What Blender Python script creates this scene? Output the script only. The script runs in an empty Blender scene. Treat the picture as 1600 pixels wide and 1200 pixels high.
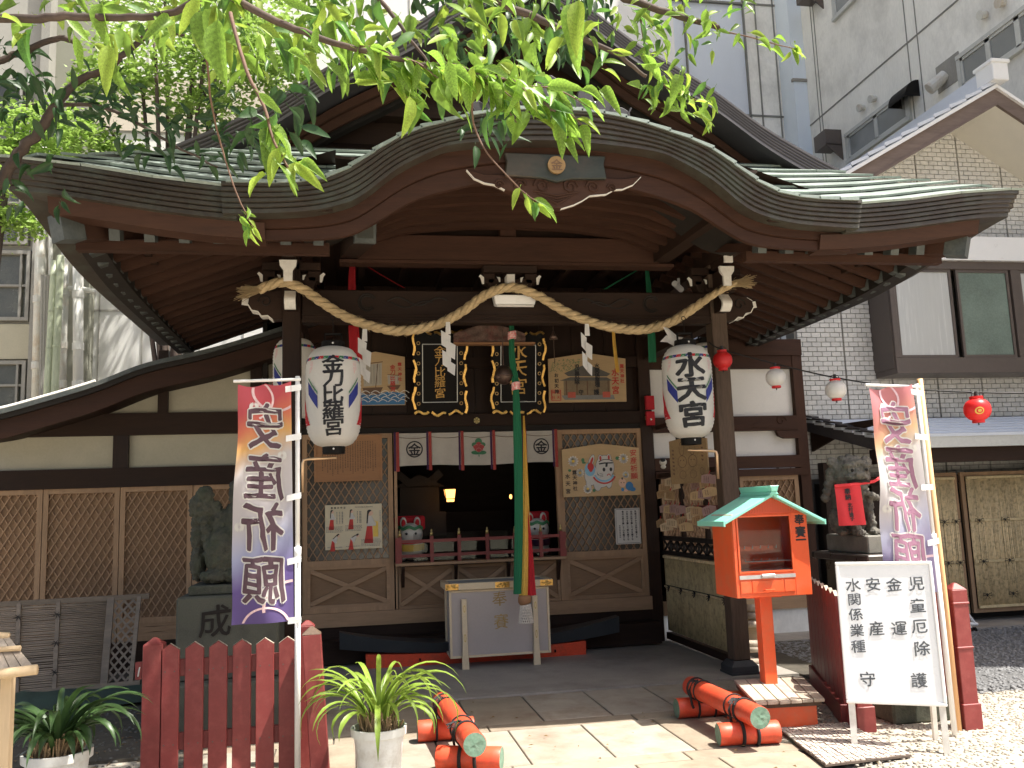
import bpy, math, random
from math import sin, cos, pi, radians, sqrt, atan2, exp
from mathutils import Vector, Matrix, noise as mnoise
SC = bpy.context.scene
COL = SC.collection
# ------------------------------------------------ camera, sky, sun, exposure
def cam_axes(yaw=10.3, pitch=8.0, roll=2.03):
    y, p, r = radians(yaw), radians(pitch), radians(roll)
    f = Vector((sin(y)*cos(p), cos(y)*cos(p), sin(p)))
    r0 = Vector((cos(y), -sin(y), 0)); u0 = r0.cross(f)
    return r0*cos(r)-u0*sin(r), u0*cos(r)+r0*sin(r), f
CR, CU, CF = cam_axes()
EYE = Vector((0, 0, 1.5)); FPX = 1384.0
cd = bpy.data.cameras.new('camera'); cam = bpy.data.objects.new('camera', cd); COL.objects.link(cam)
cd.sensor_width = 36; cd.lens = FPX/1600*36; cd.clip_end = 500; cd.clip_start = 0.05
cam.matrix_world = Matrix(((CR.x, CU.x, -CF.x, 0), (CR.y, CU.y, -CF.y, 0), (CR.z, CU.z, -CF.z, 1.5), (0, 0, 0, 1)))
SC.camera = cam
SUN = Vector((0.42, -0.205, 1.0)).normalized()
w = bpy.data.worlds.new('World'); SC.world = w; w.use_nodes = True
nt = w.node_tree; nt.nodes.clear()
sky = nt.nodes.new('ShaderNodeTexSky'); sky.sky_type = 'NISHITA'; sky.sun_disc = False
sky.sun_elevation = math.asin(SUN.z); sky.sun_rotation = atan2(SUN.x, SUN.y)
sky.dust_density = 5.0; sky.air_density = 0.8; sky.ozone_density = 0.4
bg = nt.nodes.new('ShaderNodeBackground'); bg.inputs[1].default_value = 0.105
wo = nt.nodes.new('ShaderNodeOutputWorld')
nt.links.new(sky.outputs[0], bg.inputs[0]); nt.links.new(bg.outputs[0], wo.inputs[0])
ld = bpy.data.lights.new('sun', 'SUN'); ld.energy = 4.5; ld.angle = radians(0.53); ld.color = (1.0, 0.955, 0.88)
lo = bpy.data.objects.new('sun', ld); COL.objects.link(lo)
lo.rotation_mode = 'QUATERNION'; lo.rotation_quaternion = SUN.to_track_quat('Z', 'Y')
SC.view_settings.view_transform = 'Standard'; SC.view_settings.look = 'None'
SC.view_settings.gamma = 1; SC.view_settings.exposure = 1.22; SC.view_settings.use_curve_mapping = False
SC.render.engine = 'CYCLES'
SC.cycles.max_bounces = 7; SC.cycles.diffuse_bounces = 4; SC.cycles.glossy_bounces = 3
SC.cycles.transmission_bounces = 6; SC.cycles.transparent_max_bounces = 10

# ------------------------------------------------ helpers
def at(px, py, X=None, Y=None, Z=None):
    d = CF+CR*((px-800)/FPX)-CU*((py-600)/FPX)
    t = X/d.x if X is not None else Y/d.y if Y is not None else (Z-1.5)/d.z
    return EYE+d*t
def rect(x0, y0, x1, y1, Y):
    xm, ym = (x0+x1)/2, (y0+y1)/2
    return at(x0, ym, Y=Y).x, at(x1, ym, Y=Y).x, at(xm, y1, Y=Y).z, at(xm, y0, Y=Y).z
V = Vector
def vnoise(x, y, z=0): return mnoise.noise(V((x, y, z)))
ORG = {}
class MB:
    def __init__(s): s.v = []; s.f = []
    def add(s, vs, fs):
        n = len(s.v); s.v += [tuple(p) for p in vs]; s.f += [tuple(i+n for i in f) for f in fs]; return s
    def box(s, x0, x1, y0, y1, z0, z1):
        return s.add([(x0,y0,z0),(x1,y0,z0),(x1,y1,z0),(x0,y1,z0),(x0,y0,z1),(x1,y0,z1),(x1,y1,z1),(x0,y1,z1)],
            [(0,3,2,1),(4,5,6,7),(0,1,5,4),(1,2,6,5),(2,3,7,6),(3,0,4,7)])
    def hexa(s, a, b):   # two quads (4 pts each) joined
        return s.add(list(a)+list(b), [(3,2,1,0),(4,5,6,7),(0,1,5,4),(1,2,6,5),(2,3,7,6),(3,0,4,7)])
    def bar(s, p, q, w, h, up=(0,0,1), w2=None, h2=None):
        p, q = V(p), V(q); d = (q-p).normalized(); up = V(up)
        if abs(d.dot(up)) > .98: up = V((0,1,0))
        sx = d.cross(up).normalized(); sz = sx.cross(d)
        w2 = w if w2 is None else w2; h2 = h if h2 is None else h2
        o = lambda c, ww, hh: [c-sx*ww/2-sz*hh/2, c+sx*ww/2-sz*hh/2, c+sx*ww/2+sz*hh/2, c-sx*ww/2+sz*hh/2]
        return s.hexa(o(p, w, h), o(q, w2, h2))
    def tube(s, pts, r, n=8, cap=True, flat=1.0):
        pts = [V(p) for p in pts]; m = len(pts); rs = r if isinstance(r, (list, tuple)) else [r]*m
        vs = []; fs = []; ref = None
        for i, p in enumerate(pts):
            d = (pts[min(i+1, m-1)]-pts[max(i-1, 0)]).normalized()
            if ref is None: ref = V((0,0,1)) if abs(d.z) < .9 else V((1,0,0))
            a = (ref-d*ref.dot(d)); a = a.normalized() if a.length > 1e-5 else d.orthogonal().normalized(); ref = a
            b = d.cross(a)
            for k in range(n):
                t = 2*pi*k/n; vs.append(p+(a*cos(t)*flat+b*sin(t))*rs[i])
        for i in range(m-1):
            for k in range(n): fs.append((i*n+k, i*n+(k+1) % n, (i+1)*n+(k+1) % n, (i+1)*n+k))
        if cap: fs.append(tuple(range(n-1, -1, -1))); fs.append(tuple(range((m-1)*n, m*n)))
        return s.add(vs, fs)
    def cyl(s, p, q, r, n=16, r2=None): return s.tube([p, q], [r, r if r2 is None else r2], n)
    def lathe(s, prof, c, n=24, sq=None):
        vs = []; fs = []; m = len(prof)
        for (r, z) in prof:
            for k in range(n):
                t = 2*pi*k/n; vs.append((c[0]+r*cos(t), c[1]+r*sin(t), c[2]+z))
        for i in range(m-1):
            for k in range(n): fs.append((i*n+k, i*n+(k+1) % n, (i+1)*n+(k+1) % n, (i+1)*n+k))
        return s.add(vs, fs)
    def ball(s, c, r, n=14, m=8, rot=None):
        r = (r, r, r) if not isinstance(r, (list, tuple)) else r; vs = []; fs = []; c = V(c)
        for i in range(m+1):
            a = pi*i/m
            for k in range(n):
                t = 2*pi*k/n; p = V((r[0]*sin(a)*cos(t), r[1]*sin(a)*sin(t), r[2]*cos(a)))
                if rot: p = rot @ p
                vs.append(c+p)
        for i in range(m):
            for k in range(n): fs.append((i*n+k, (i+1)*n+k, (i+1)*n+(k+1) % n, i*n+(k+1) % n))
        return s.add(vs, fs)
    def prism(s, pts, o, ax, ay, dep):   # outline in the (ax, ay) plane, extruded by dep (vector)
        o, ax, ay, dep = V(o), V(ax), V(ay), V(dep); n = len(pts)
        a = [o+ax*x+ay*y for x, y in pts]; b = [p+dep for p in a]
        return s.add(a+b, [tuple(range(n)), tuple(range(2*n-1, n-1, -1))]+[(i, (i+1) % n+0, (i+1) % n+n, i+n)[::-1] for i in range(n)])
    def grid(s, fn, nu, nv, close=False):
        vs = [fn(i/nu, j/nv) for i in range(nu+1) for j in range(nv+1)]
        return s.add(vs, [(i*(nv+1)+j, (i+1)*(nv+1)+j, (i+1)*(nv+1)+j+1, i*(nv+1)+j+1) for i in range(nu) for j in range(nv)])
    def slab(s, fn, nu, nv, th):   # grid with thickness downwards along th vector
        th = V(th); a = [V(fn(i/nu, j/nv)) for i in range(nu+1) for j in range(nv+1)]; N = len(a); W = nv+1
        fs = []
        for i in range(nu):
            for j in range(nv):
                q = (i*W+j, (i+1)*W+j, (i+1)*W+j+1, i*W+j+1); fs.append(q); fs.append(tuple(k+N for k in q[::-1]))
        ring = [i*W for i in range(nu+1)]+[nu*W+j for j in range(1, nv+1)]+[i*W+nv for i in range(nu-1, -1, -1)]+[j for j in range(nv-1, 0, -1)]
        for k in range(len(ring)):
            p, q = ring[k], ring[(k+1) % len(ring)]; fs.append((q, p, p+N, q+N))
        return s.add(a+[p+th for p in a], fs)
    def build(s, name, mat, parent=None, smooth=False, bev=0, kind=None, label=None, sub=0, auto=None):
        me = bpy.data.meshes.new(name)
        o = V((0,0,0))
        if parent is not None: o = ORG[parent.name]
        me.from_pydata([tuple(V(p)-o) for p in s.v], [], s.f); me.validate(); me.update()
        import bmesh
        b = bmesh.new(); b.from_mesh(me); bmesh.ops.recalc_face_normals(b, faces=b.faces) if len(b.faces) < 40000 else None
        if auto is not None:
            for e in b.edges:
                if len(e.link_faces) == 2 and e.calc_face_angle(0) > auto: e.smooth = False
            smooth = True
        b.to_mesh(me); b.free()
        ob = bpy.data.objects.new(name, me); COL.objects.link(ob); me.materials.append(mat)
        if smooth: me.polygons.foreach_set('use_smooth', [True]*len(me.polygons))
        if parent is not None: ob.parent = parent
        ORG[ob.name] = o
        if bev:
            m = ob.modifiers.new('bevel', 'BEVEL'); m.width = bev; m.segments = 1; m.limit_method = 'ANGLE'; m.angle_limit = radians(40)
        if sub:
            m = ob.modifiers.new('sub', 'SUBSURF'); m.levels = sub; m.render_levels = sub
        if kind: ob['kind'] = kind
        if label: ob['label'] = label
        return ob
def each(mb, name, m, parent, **k):   # one object per separate piece
    par = list(range(len(mb.v)))
    def fd(a):
        while par[a] != a: par[a] = par[par[a]]; a = par[a]
        return a
    for f in mb.f:
        r = fd(f[0])
        for i in f[1:]: par[fd(i)] = r
    g = {}
    for f in mb.f: g.setdefault(fd(f[0]), []).append(f)
    out = []
    for fs in g.values():
        ids = sorted({i for f in fs for i in f}); mp = {a: b for b, a in enumerate(ids)}
        b = MB(); b.v = [mb.v[i] for i in ids]; b.f = [tuple(mp[i] for i in f) for f in fs]; out.append(b.build(name, m, parent, **k))
    return out
def thing(name, label, cat, loc=(0,0,0), group=None):
    o = bpy.data.objects.new(name, None); COL.objects.link(o); o.location = loc; o.empty_display_size = .1
    ORG[o.name] = V(loc); o['label'] = label; o['category'] = cat
    if group: o['group'] = group
    return o
def tag(o, label, cat, group=None):
    o['label'] = label; o['category'] = cat
    if group: o['group'] = group
    return o
def inst(src, name, parent, mw=None):
    o = bpy.data.objects.new(name, src.data); COL.objects.link(o); o.parent = parent
    if mw is not None: o.matrix_basis = mw
    ORG[o.name] = ORG[parent.name] if parent else V((0,0,0))
    return o
def copy_tree(o, parent=None, n=0):
    c = o.copy(); COL.objects.link(c); c.parent = parent; ORG[c.name] = ORG[o.name]
    for ch in list(o.children):
        copy_tree(ch, c)
    return c
def catmull(P, n=6, closed=False):
    P = [V(p) for p in P]; out = []
    for i in range(len(P)-1):
        a, b, c, d = P[max(i-1, 0)], P[i], P[i+1], P[min(i+2, len(P)-1)]
        for k in range(n):
            t = k/n; out.append(.5*((2*b)+(c-a)*t+(2*a-5*b+4*c-d)*t*t+(3*b-a-3*c+d)*t**3))
    out.append(P[-1]); return out
def lerp(tab, x):
    if x <= tab[0][0]: return tab[0][1]
    for (a, va), (b, vb) in zip(tab, tab[1:]):
        if x <= b: return va+(vb-va)*(x-a)/(b-a)
    return tab[-1][1]
def smoothtab(tab, n=8):
    return [(p.x, p.y) for p in catmull([(a, b, 0) for a, b in tab], n)]

# ------------------------------------------------ materials
def N(nt, t, **k):
    n = nt.nodes.new(t)
    for a, v in k.items(): setattr(n, a, v)
    return n
def mat(name, col, rough=.6, var=.25, scale=6, stretch=(1,1,1), bump=.15, fine=60, col2=None, metal=0, spec=.5, transl=0, emit=0, coat=0, dirt=None, dsc=1.5, damt=.5, bdist=.004):
    m = bpy.data.materials.new(name); m.use_nodes = True; t = m.node_tree; L = t.links; b = t.nodes['Principled BSDF']
    b.inputs['Roughness'].default_value = rough; b.inputs['Metallic'].default_value = metal; b.inputs['Specular IOR Level'].default_value = spec
    if coat: b.inputs['Coat Weight'].default_value = coat; b.inputs['Coat Roughness'].default_value = .15
    tc = N(t, 'ShaderNodeTexCoord'); mp = N(t, 'ShaderNodeMapping'); mp.inputs['Scale'].default_value = stretch
    gi = N(t, 'ShaderNodeObjectInfo'); ad = N(t, 'ShaderNodeVectorMath', operation='ADD'); sc = N(t, 'ShaderNodeVectorMath', operation='SCALE'); sc.inputs[0].default_value = (17, 31, 23)
    L.new(gi.outputs['Random'], sc.inputs['Scale']); L.new(tc.outputs['Object'], ad.inputs[0]); L.new(sc.outputs[0], ad.inputs[1]); L.new(ad.outputs[0], mp.inputs[0])
    n1 = N(t, 'ShaderNodeTexNoise'); n1.inputs['Scale'].default_value = scale; n1.inputs['Detail'].default_value = 6; n1.inputs['Roughness'].default_value = .6
    n2 = N(t, 'ShaderNodeTexNoise'); n2.inputs['Scale'].default_value = fine; n2.inputs['Detail'].default_value = 4
    L.new(mp.outputs[0], n1.inputs[0]); L.new(mp.outputs[0], n2.inputs[0])
    c = V(col[:3]); lo_ = c*(1-var); hi = c*(1+var*.8)
    if col2: lo_, hi = V(col2[:3]), c
    r = N(t, 'ShaderNodeValToRGB'); r.color_ramp.elements[0].position = .32; r.color_ramp.elements[1].position = .68
    r.color_ramp.elements[0].color = (*[max(0, min(1, x)) for x in lo_], 1); r.color_ramp.elements[1].color = (*[max(0, min(1, x)) for x in hi], 1)
    mx = N(t, 'ShaderNodeMix', data_type='FLOAT'); mx.inputs[0].default_value = .35; L.new(n1.outputs[0], mx.inputs[2]); L.new(n2.outputs[0], mx.inputs[3])
    L.new(mx.outputs[0], r.inputs[0]); out = r.outputs[0]
    rv = N(t, 'ShaderNodeMapRange'); rv.inputs['To Min'].default_value = 1-var*.5; rv.inputs['To Max'].default_value = 1+var*.5; L.new(gi.outputs['Random'], rv.inputs['Value'])
    vm = N(t, 'ShaderNodeVectorMath', operation='SCALE'); L.new(out, vm.inputs[0]); L.new(rv.outputs[0], vm.inputs['Scale']); out = vm.outputs[0]
    if dirt:
        n3 = N(t, 'ShaderNodeTexNoise'); n3.inputs['Scale'].default_value = dsc; n3.inputs['Detail'].default_value = 8; n3.inputs['Roughness'].default_value = .7
        L.new(ad.outputs[0], n3.inputs[0])
        r3 = N(t, 'ShaderNodeMapRange'); r3.inputs['From Min'].default_value = .48; r3.inputs['From Max'].default_value = .72; r3.inputs['To Max'].default_value = damt; L.new(n3.outputs[0], r3.inputs['Value'])
        m3 = N(t, 'ShaderNodeMix', data_type='RGBA'); L.new(r3.outputs[0], m3.inputs[0]); L.new(out, m3.inputs[6]); m3.inputs[7].default_value = (*dirt[:3], 1); out = m3.outputs[2]
    L.new(out, b.inputs['Base Color'])
    rr = N(t, 'ShaderNodeMapRange'); rr.inputs['To Min'].default_value = max(.03, rough-.12); rr.inputs['To Max'].default_value = min(1, rough+.12); L.new(n1.outputs[0], rr.inputs['Value']); L.new(rr.outputs[0], b.inputs['Roughness'])
    if bump:
        bp = N(t, 'ShaderNodeBump'); bp.inputs['Strength'].default_value = bump; bp.inputs['Distance'].default_value = bdist; L.new(mx.outputs[0], bp.inputs['Height']); L.new(bp.outputs[0], b.inputs['Normal'])
    if transl:
        tr = N(t, 'ShaderNodeBsdfTranslucent'); ms = N(t, 'ShaderNodeMixShader'); ms.inputs[0].default_value = transl
        L.new(out, tr.inputs[0]); L.new(b.outputs[0], ms.inputs[1]); L.new(tr.outputs[0], ms.inputs[2]); L.new(ms.outputs[0], t.nodes['Material Output'].inputs[0])
    if emit: b.inputs['Emission Color'].default_value = (*col[:3], 1); b.inputs['Emission Strength'].default_value = emit
    return m
def wood(name, col, axis='x', **k):
    st = {'x': (.12,1,1), 'y': (1,.12,1), 'z': (1,1,.12)}[axis]
    k.setdefault('var', .3); k.setdefault('scale', 14); k.setdefault('fine', 90); k.setdefault('bump', .3); k.setdefault('rough', .66); k.setdefault('spec', .22)
    return mat(name, col, stretch=st, **k)
DK = (.031, .0165, .0105)
RB = (.050, .0225, .0135)
M = dict(
 wx=wood('dark wood x', DK, 'x'), wy=wood('dark wood y', DK, 'y'), wz=wood('dark wood z', DK, 'z', rough=.5),
 rx=wood('red brown wood x', RB, 'x'), ry=wood('red brown wood y', RB, 'y'), rz=wood('red brown wood z', RB, 'z'),
 bk=wood('blackened wood', (.022,.018,.015), 'x'),
 tanx=wood('tan wood x', (.38,.245,.145), 'x', var=.2), tanz=wood('tan wood z', (.38,.245,.145), 'z', var=.2), tanp=wood('tan panel', (.28,.175,.10), 'x', var=.2, scale=5),
 old=wood('weathered plank', (.5,.42,.33), 'y', var=.35, dirt=(.18,.14,.11), dsc=3), oldx=wood('weathered post', (.115,.078,.055), 'z', var=.4),
 pale=wood('pale wood', (.62,.47,.29), 'z', var=.15), palex=wood('pale wood x', (.60,.45,.28), 'x', var=.15), ema=wood('votive board wood', (.56,.40,.22), 'x', var=.12, scale=5, bump=.1),
 info=wood('engraved board', (.38,.2,.1), 'x', var=.12),
 cop=mat('patinated copper', (.036,.042,.034), .5, .35, 5, (.25,1,1), .15, 40, metal=.25, dirt=(.10,.07,.05), dsc=2, damt=.7),
 copb=mat('brown copper fascia', (.058,.046,.034), .5, .4, 3, (.5,1,1), .25, 40, metal=.2, dirt=(.085,.095,.075), dsc=3.5, damt=.9),
 cops=mat('copper roof sheet', (.25,.30,.265), .5, .25, 3, (1,1,1), .12, 50, metal=.2, dirt=(.33,.37,.34), dsc=2.5, damt=.6),
 cap=mat('copper cap', (.075,.085,.08), .5, .3, 9, metal=.2, dirt=(.13,.14,.125), dsc=9, damt=.6),
 tile=mat('dark roof tile', (.048,.043,.046), .45, .3, 8, (.2,1,1), .15, 50),
 plaster=mat('white plaster', (.74,.72,.68), .85, .06, 3, bump=.08), plasterg=mat('cream plaster', (.44,.41,.31), .85, .1, 3, bump=.08),
 wpaint=mat('white paint', (.78,.75,.68), .6, .08, 20, bump=.1, dirt=(.5,.45,.36), dsc=12, damt=.5),
 conc=mat('pale concrete', (.84,.83,.77), .85, .12, 1.2, (1,1,.35), .2, 30, dirt=(.3,.29,.26), dsc=.55, damt=.55),
 concw=mat('white wall panel', (.80,.79,.75), .8, .06, 1.5, bump=.1, dirt=(.55,.52,.46), dsc=.7, damt=.3),
 concd=mat('dark concrete', (.30,.29,.26), .85, .2, 2, (1,1,.4), .2),
 blue=mat('pale blue sheet', (.70,.76,.84), .5, .05, 1.5, (1,1,.3), .03, dirt=(.62,.67,.74), dsc=.6, damt=.4),
 floor=mat('porch concrete', (.34,.31,.27), .6, .2, 2.5, bump=.2, dirt=(.20,.18,.16), dsc=1.6, damt=.8),
 stone=mat('pale paving granite', (.34,.30,.24), .8, .2, 5, bump=.35, fine=220, dirt=(.22,.16,.11), dsc=2.4, damt=.9),
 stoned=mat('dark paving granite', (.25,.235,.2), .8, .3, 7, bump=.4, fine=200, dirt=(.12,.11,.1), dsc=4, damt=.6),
 granite=mat('grey granite', (.21,.2,.17), .8, .3, 9, bump=.5, fine=120, dirt=(.07,.08,.05), dsc=3, damt=.7),
 mossy=mat('mossy dark stone', (.07,.07,.05), .9, .5, 12, bump=.7, fine=90, dirt=(.045,.06,.032), dsc=5, damt=.9, bdist=.01),  # darkened beyond the moss to hold the left lion's shade
 lion=mat('weathered lion stone', (.19,.175,.145), .9, .5, 14, bump=.7, fine=100, dirt=(.07,.07,.06), dsc=6, damt=.9, bdist=.01),
 soil=mat('dark soil', (.07,.06,.045), .95, .4, 12, bump=.6), ground=mat('pale earth', (.43,.385,.31), .9, .15, 3, bump=.5, fine=120, dirt=(.42,.35,.26), dsc=4, damt=.5, bdist=.01),
 gravelb=mat('dark gravel bed', (.13,.13,.13), .9, .5, 30, bump=.8, fine=120),
 brick=mat('glazed cream brick', (.60,.59,.55), .35, .2, 8, bump=.05, spec=.5), brickt=mat('cream brick', (.68,.67,.63), .4, .2, 8, bump=.05),
 mortar=mat('grey mortar', (.20,.19,.17), .9, .1, 20),
 alu=mat('aluminium frame', (.55,.56,.53), .4, .08, 20, metal=.3, bump=.03), bronze=mat('bronze window frame', (.105,.083,.07), .4, .1, 20, bump=.03),
 glassd=mat('frosted window glass', (.24,.25,.24), .12, .1, 2, bump=.02, spec=.7), curtain=mat('net curtain behind glass', (.50,.51,.49), .25, .07, 6, (6,1,.3), .05, coat=.8),
 glassg=mat('green glass window', (.15,.2,.165), .08, .3, 2, bump=.02, spec=.8),
 red=mat('faded red paint', (.22,.036,.033), .5, .15, 6, bump=.15, dirt=(.34,.11,.09), dsc=12, damt=.35), redl=mat('red railing paint', (.20,.028,.022), .5, .2, 8, bump=.1),
 verm=mat('vermilion paint', (.85,.125,.035), .38, .06, 5, bump=.04, coat=.2, dirt=(.62,.20,.10), dsc=7, damt=.55), vermd=mat('vermilion log paint', (.72,.085,.035), .45, .2, 5, bump=.25, dirt=(.40,.10,.055), dsc=6, damt=.8),
 mint=mat('mint painted metal', (.28,.74,.58), .4, .04, 5, bump=.02), green_end=mat('green painted log end', (.16,.27,.19), .7, .3, 15, bump=.4, dirt=(.35,.38,.3), dsc=14, damt=.6),
 black=mat('black lacquer', (.010,.009,.008), .6, spec=.15, var=.1, scale=10, bump=.03), bmisc=mat('black misc', (.012,.012,.012), .5, .1, 10, bump=.03), blackm=mat('black rope', (.02,.018,.018), .8, .3, 60), navy=mat('black boat hull', (.025,.03,.033), .5, .2, 4, bump=.1),
 gold=mat('gold leaf', (.58,.35,.10), .3, .2, 20, metal=.9, bump=.2), brass=mat('brass', (.55,.42,.17), .35, .2, 12, metal=.8), copper=mat('new copper pipe', (.86,.60,.36), .38, .1, 9, metal=.75),
 bronzeb=mat('bronze bell', (.13,.085,.065), .4, .25, 10, metal=.6),
 white=mat('white enamel', (.82,.82,.80), .3, .03, 5, bump=.01), paper=mat('white paper', (.82,.80,.75), .8, .03, 10, bump=.05, transl=.3),
 lant=mat('lantern paper', (.84,.82,.76), .6, .05, 6, bump=.05, transl=.35), lred=mat('red lantern vinyl', (.82,.04,.04), .35, .06, 8, bump=.03, transl=.3), lwht=mat('white lantern vinyl', (.86,.84,.80), .35, .04, 8, bump=.02, transl=.3),
 cred=mat('red cloth', (.55,.02,.03), .8, .12, 20, bump=.1, transl=.15), cgrn=mat('green cloth', (.018,.19,.085), .8, .15, 20, (1,1,.1), .2, transl=.1), cyel=mat('yellow cloth', (.85,.53,.10), .8, .1, 20, bump=.1, transl=.2), cblu=mat('navy print', (.02,.03,.22), .7, .05), cprp=mat('purple cloth', (.06,.02,.07), .8, .1, transl=.1),
 noren=mat('linen curtain', (.60,.56,.49), .9, .08, 8, bump=.15, transl=.2), ink=mat('black ink', (.015,.015,.018), .6, .1), grey_ink=mat('grey brush ink', (.10,.11,.12), .7, .2), redink=mat('red print', (.55,.04,.03), .6, .1), pink=mat('pale pink print', (.85,.5,.5), .6, .05),
 greenp=mat('green print', (.05,.2,.09), .6, .15), bluep=mat('blue print', (.05,.2,.42), .6, .1), lblue=mat('light blue print', (.25,.5,.68), .6, .1), yelp=mat('yellow print', (.8,.55,.1), .6, .1), greyp=mat('grey print', (.22,.22,.21), .6, .2), skin=mat('skin print', (.75,.5,.36), .6, .05), hull=mat('brown print', (.16,.09,.05), .6, .2),
 board=mat('whiteboard', (.92,.94,.94), .3, .03, 3, bump=.02, coat=.3, dirt=(.78,.79,.78), dsc=3, damt=.5), cream=mat('cream poster', (.66,.58,.40), .5, .04, 3, bump=.02), lace=mat('cream lacquered wood', (.74,.60,.39), .4, .08, 5, bump=.04), lav=mat('lavender grey panel', (.48,.42,.38), .5, .06, 4, bump=.04),
 rope=mat('straw rope', (.44,.33,.18), .85, .3, 40, (.3,1,1), .5, 140, bdist=.006), tassel=mat('white cord', (.75,.68,.58), .8, .2, 60),
 bamb=mat('bamboo strips', (.78,.62,.36), .55, .25, 10, (1,1,.15), .3, 70, dirt=(.16,.12,.06), dsc=22, damt=.75), bambl=mat('pale bamboo', (.62,.50,.28), .55, .2, 10, (1,1,.15), .3, 70, dirt=(.3,.2,.1), dsc=25, damt=.7), bambg=mat('grey bamboo', (.24,.19,.14), .7, .35, 10, (.15,1,1), .3), bpole=mat('green grey bamboo pole', (.42,.46,.32), .5, .2, 8, (1,1,.2), .1),
 pipe=mat('painted pipe', (.60,.60,.55), .5, .1, 5, bump=.08, dirt=(.4,.25,.12), dsc=5, damt=.6),
 bark=mat('cherry bark', (.075,.052,.04), .85, .4, 14, bump=.7, fine=70, dirt=(.15,.115,.09), dsc=6), twig=mat('twig', (.16,.09,.06), .8, .3, 20),
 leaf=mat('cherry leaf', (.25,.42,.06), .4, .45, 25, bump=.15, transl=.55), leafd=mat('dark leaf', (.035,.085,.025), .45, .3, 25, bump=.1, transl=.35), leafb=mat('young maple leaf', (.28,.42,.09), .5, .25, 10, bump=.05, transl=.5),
 blade=mat('strap leaf', (.27,.40,.06), .4, .3, 8, (1,1,.3), .1, transl=.4), blade_shaded=mat('shaded strap leaf', (.05,.10,.03), .4, .3, 8, (1,1,.3), .1, transl=.3), pot=mat('white plastic pot', (.72,.73,.70), .4, .06, 4, bump=.05, dirt=(.40,.36,.28), dsc=6, damt=.7),
 root=mat('dry roots', (.28,.19,.1), .9, .4, 30, bump=.5), lampglow=mat('lit paper lantern', (1,.42,.10), .6, .1, emit=2.0), cable=mat('black cable', (.01,.01,.01), .5, 0, bump=0),
 scorrug=mat('white corrugated canopy', (.60,.64,.70), .4, .06, 5, bump=.02), mat_=mat('woven stone mat', (.52,.45,.38), .9, .2, 20, bump=.3), rub=mat('black rubber', (.03,.03,.032), .8, .2, 30),
 dogw=mat('white papier mache', (.70,.67,.6), .45, .08, 6), tarp=mat('green tarp', (.03,.06,.045), .6, .3, 6), dim=wood('dim interior wood', (.05,.03,.018), 'z'),
 soff=mat('cream soffit', (.72,.69,.60), .7, .05, 3), brd=wood('grey brown verge board', (.17,.13,.11), 'x', var=.25))
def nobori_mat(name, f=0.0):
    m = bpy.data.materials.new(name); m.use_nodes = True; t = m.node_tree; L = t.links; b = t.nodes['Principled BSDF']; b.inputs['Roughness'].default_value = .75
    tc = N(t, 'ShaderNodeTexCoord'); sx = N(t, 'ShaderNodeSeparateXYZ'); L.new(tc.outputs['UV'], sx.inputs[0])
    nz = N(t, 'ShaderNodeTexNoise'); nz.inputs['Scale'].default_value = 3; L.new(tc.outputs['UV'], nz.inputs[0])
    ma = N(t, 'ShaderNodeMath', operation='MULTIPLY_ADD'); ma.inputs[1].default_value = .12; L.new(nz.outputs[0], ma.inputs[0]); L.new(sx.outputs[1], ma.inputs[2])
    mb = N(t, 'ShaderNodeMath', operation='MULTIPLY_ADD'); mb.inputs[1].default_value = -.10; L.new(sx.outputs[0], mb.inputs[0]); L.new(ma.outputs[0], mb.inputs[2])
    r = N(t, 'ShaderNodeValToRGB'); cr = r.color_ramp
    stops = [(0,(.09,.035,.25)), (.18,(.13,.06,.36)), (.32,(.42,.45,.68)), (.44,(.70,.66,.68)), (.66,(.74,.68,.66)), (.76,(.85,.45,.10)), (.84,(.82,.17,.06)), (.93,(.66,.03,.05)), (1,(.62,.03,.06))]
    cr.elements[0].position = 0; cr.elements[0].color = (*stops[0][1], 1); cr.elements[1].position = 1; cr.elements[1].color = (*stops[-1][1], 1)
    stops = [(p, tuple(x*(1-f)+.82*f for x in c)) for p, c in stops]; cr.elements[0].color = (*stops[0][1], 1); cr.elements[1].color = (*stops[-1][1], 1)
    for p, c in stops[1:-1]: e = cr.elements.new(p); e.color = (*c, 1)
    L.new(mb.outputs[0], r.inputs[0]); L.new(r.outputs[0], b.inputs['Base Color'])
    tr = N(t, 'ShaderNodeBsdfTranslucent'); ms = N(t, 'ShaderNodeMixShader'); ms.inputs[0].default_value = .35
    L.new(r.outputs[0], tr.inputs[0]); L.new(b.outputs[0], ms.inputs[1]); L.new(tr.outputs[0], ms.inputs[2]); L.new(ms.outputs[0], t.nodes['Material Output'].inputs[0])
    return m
M['nobori'] = nobori_mat('printed banner cloth', .10)
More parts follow.
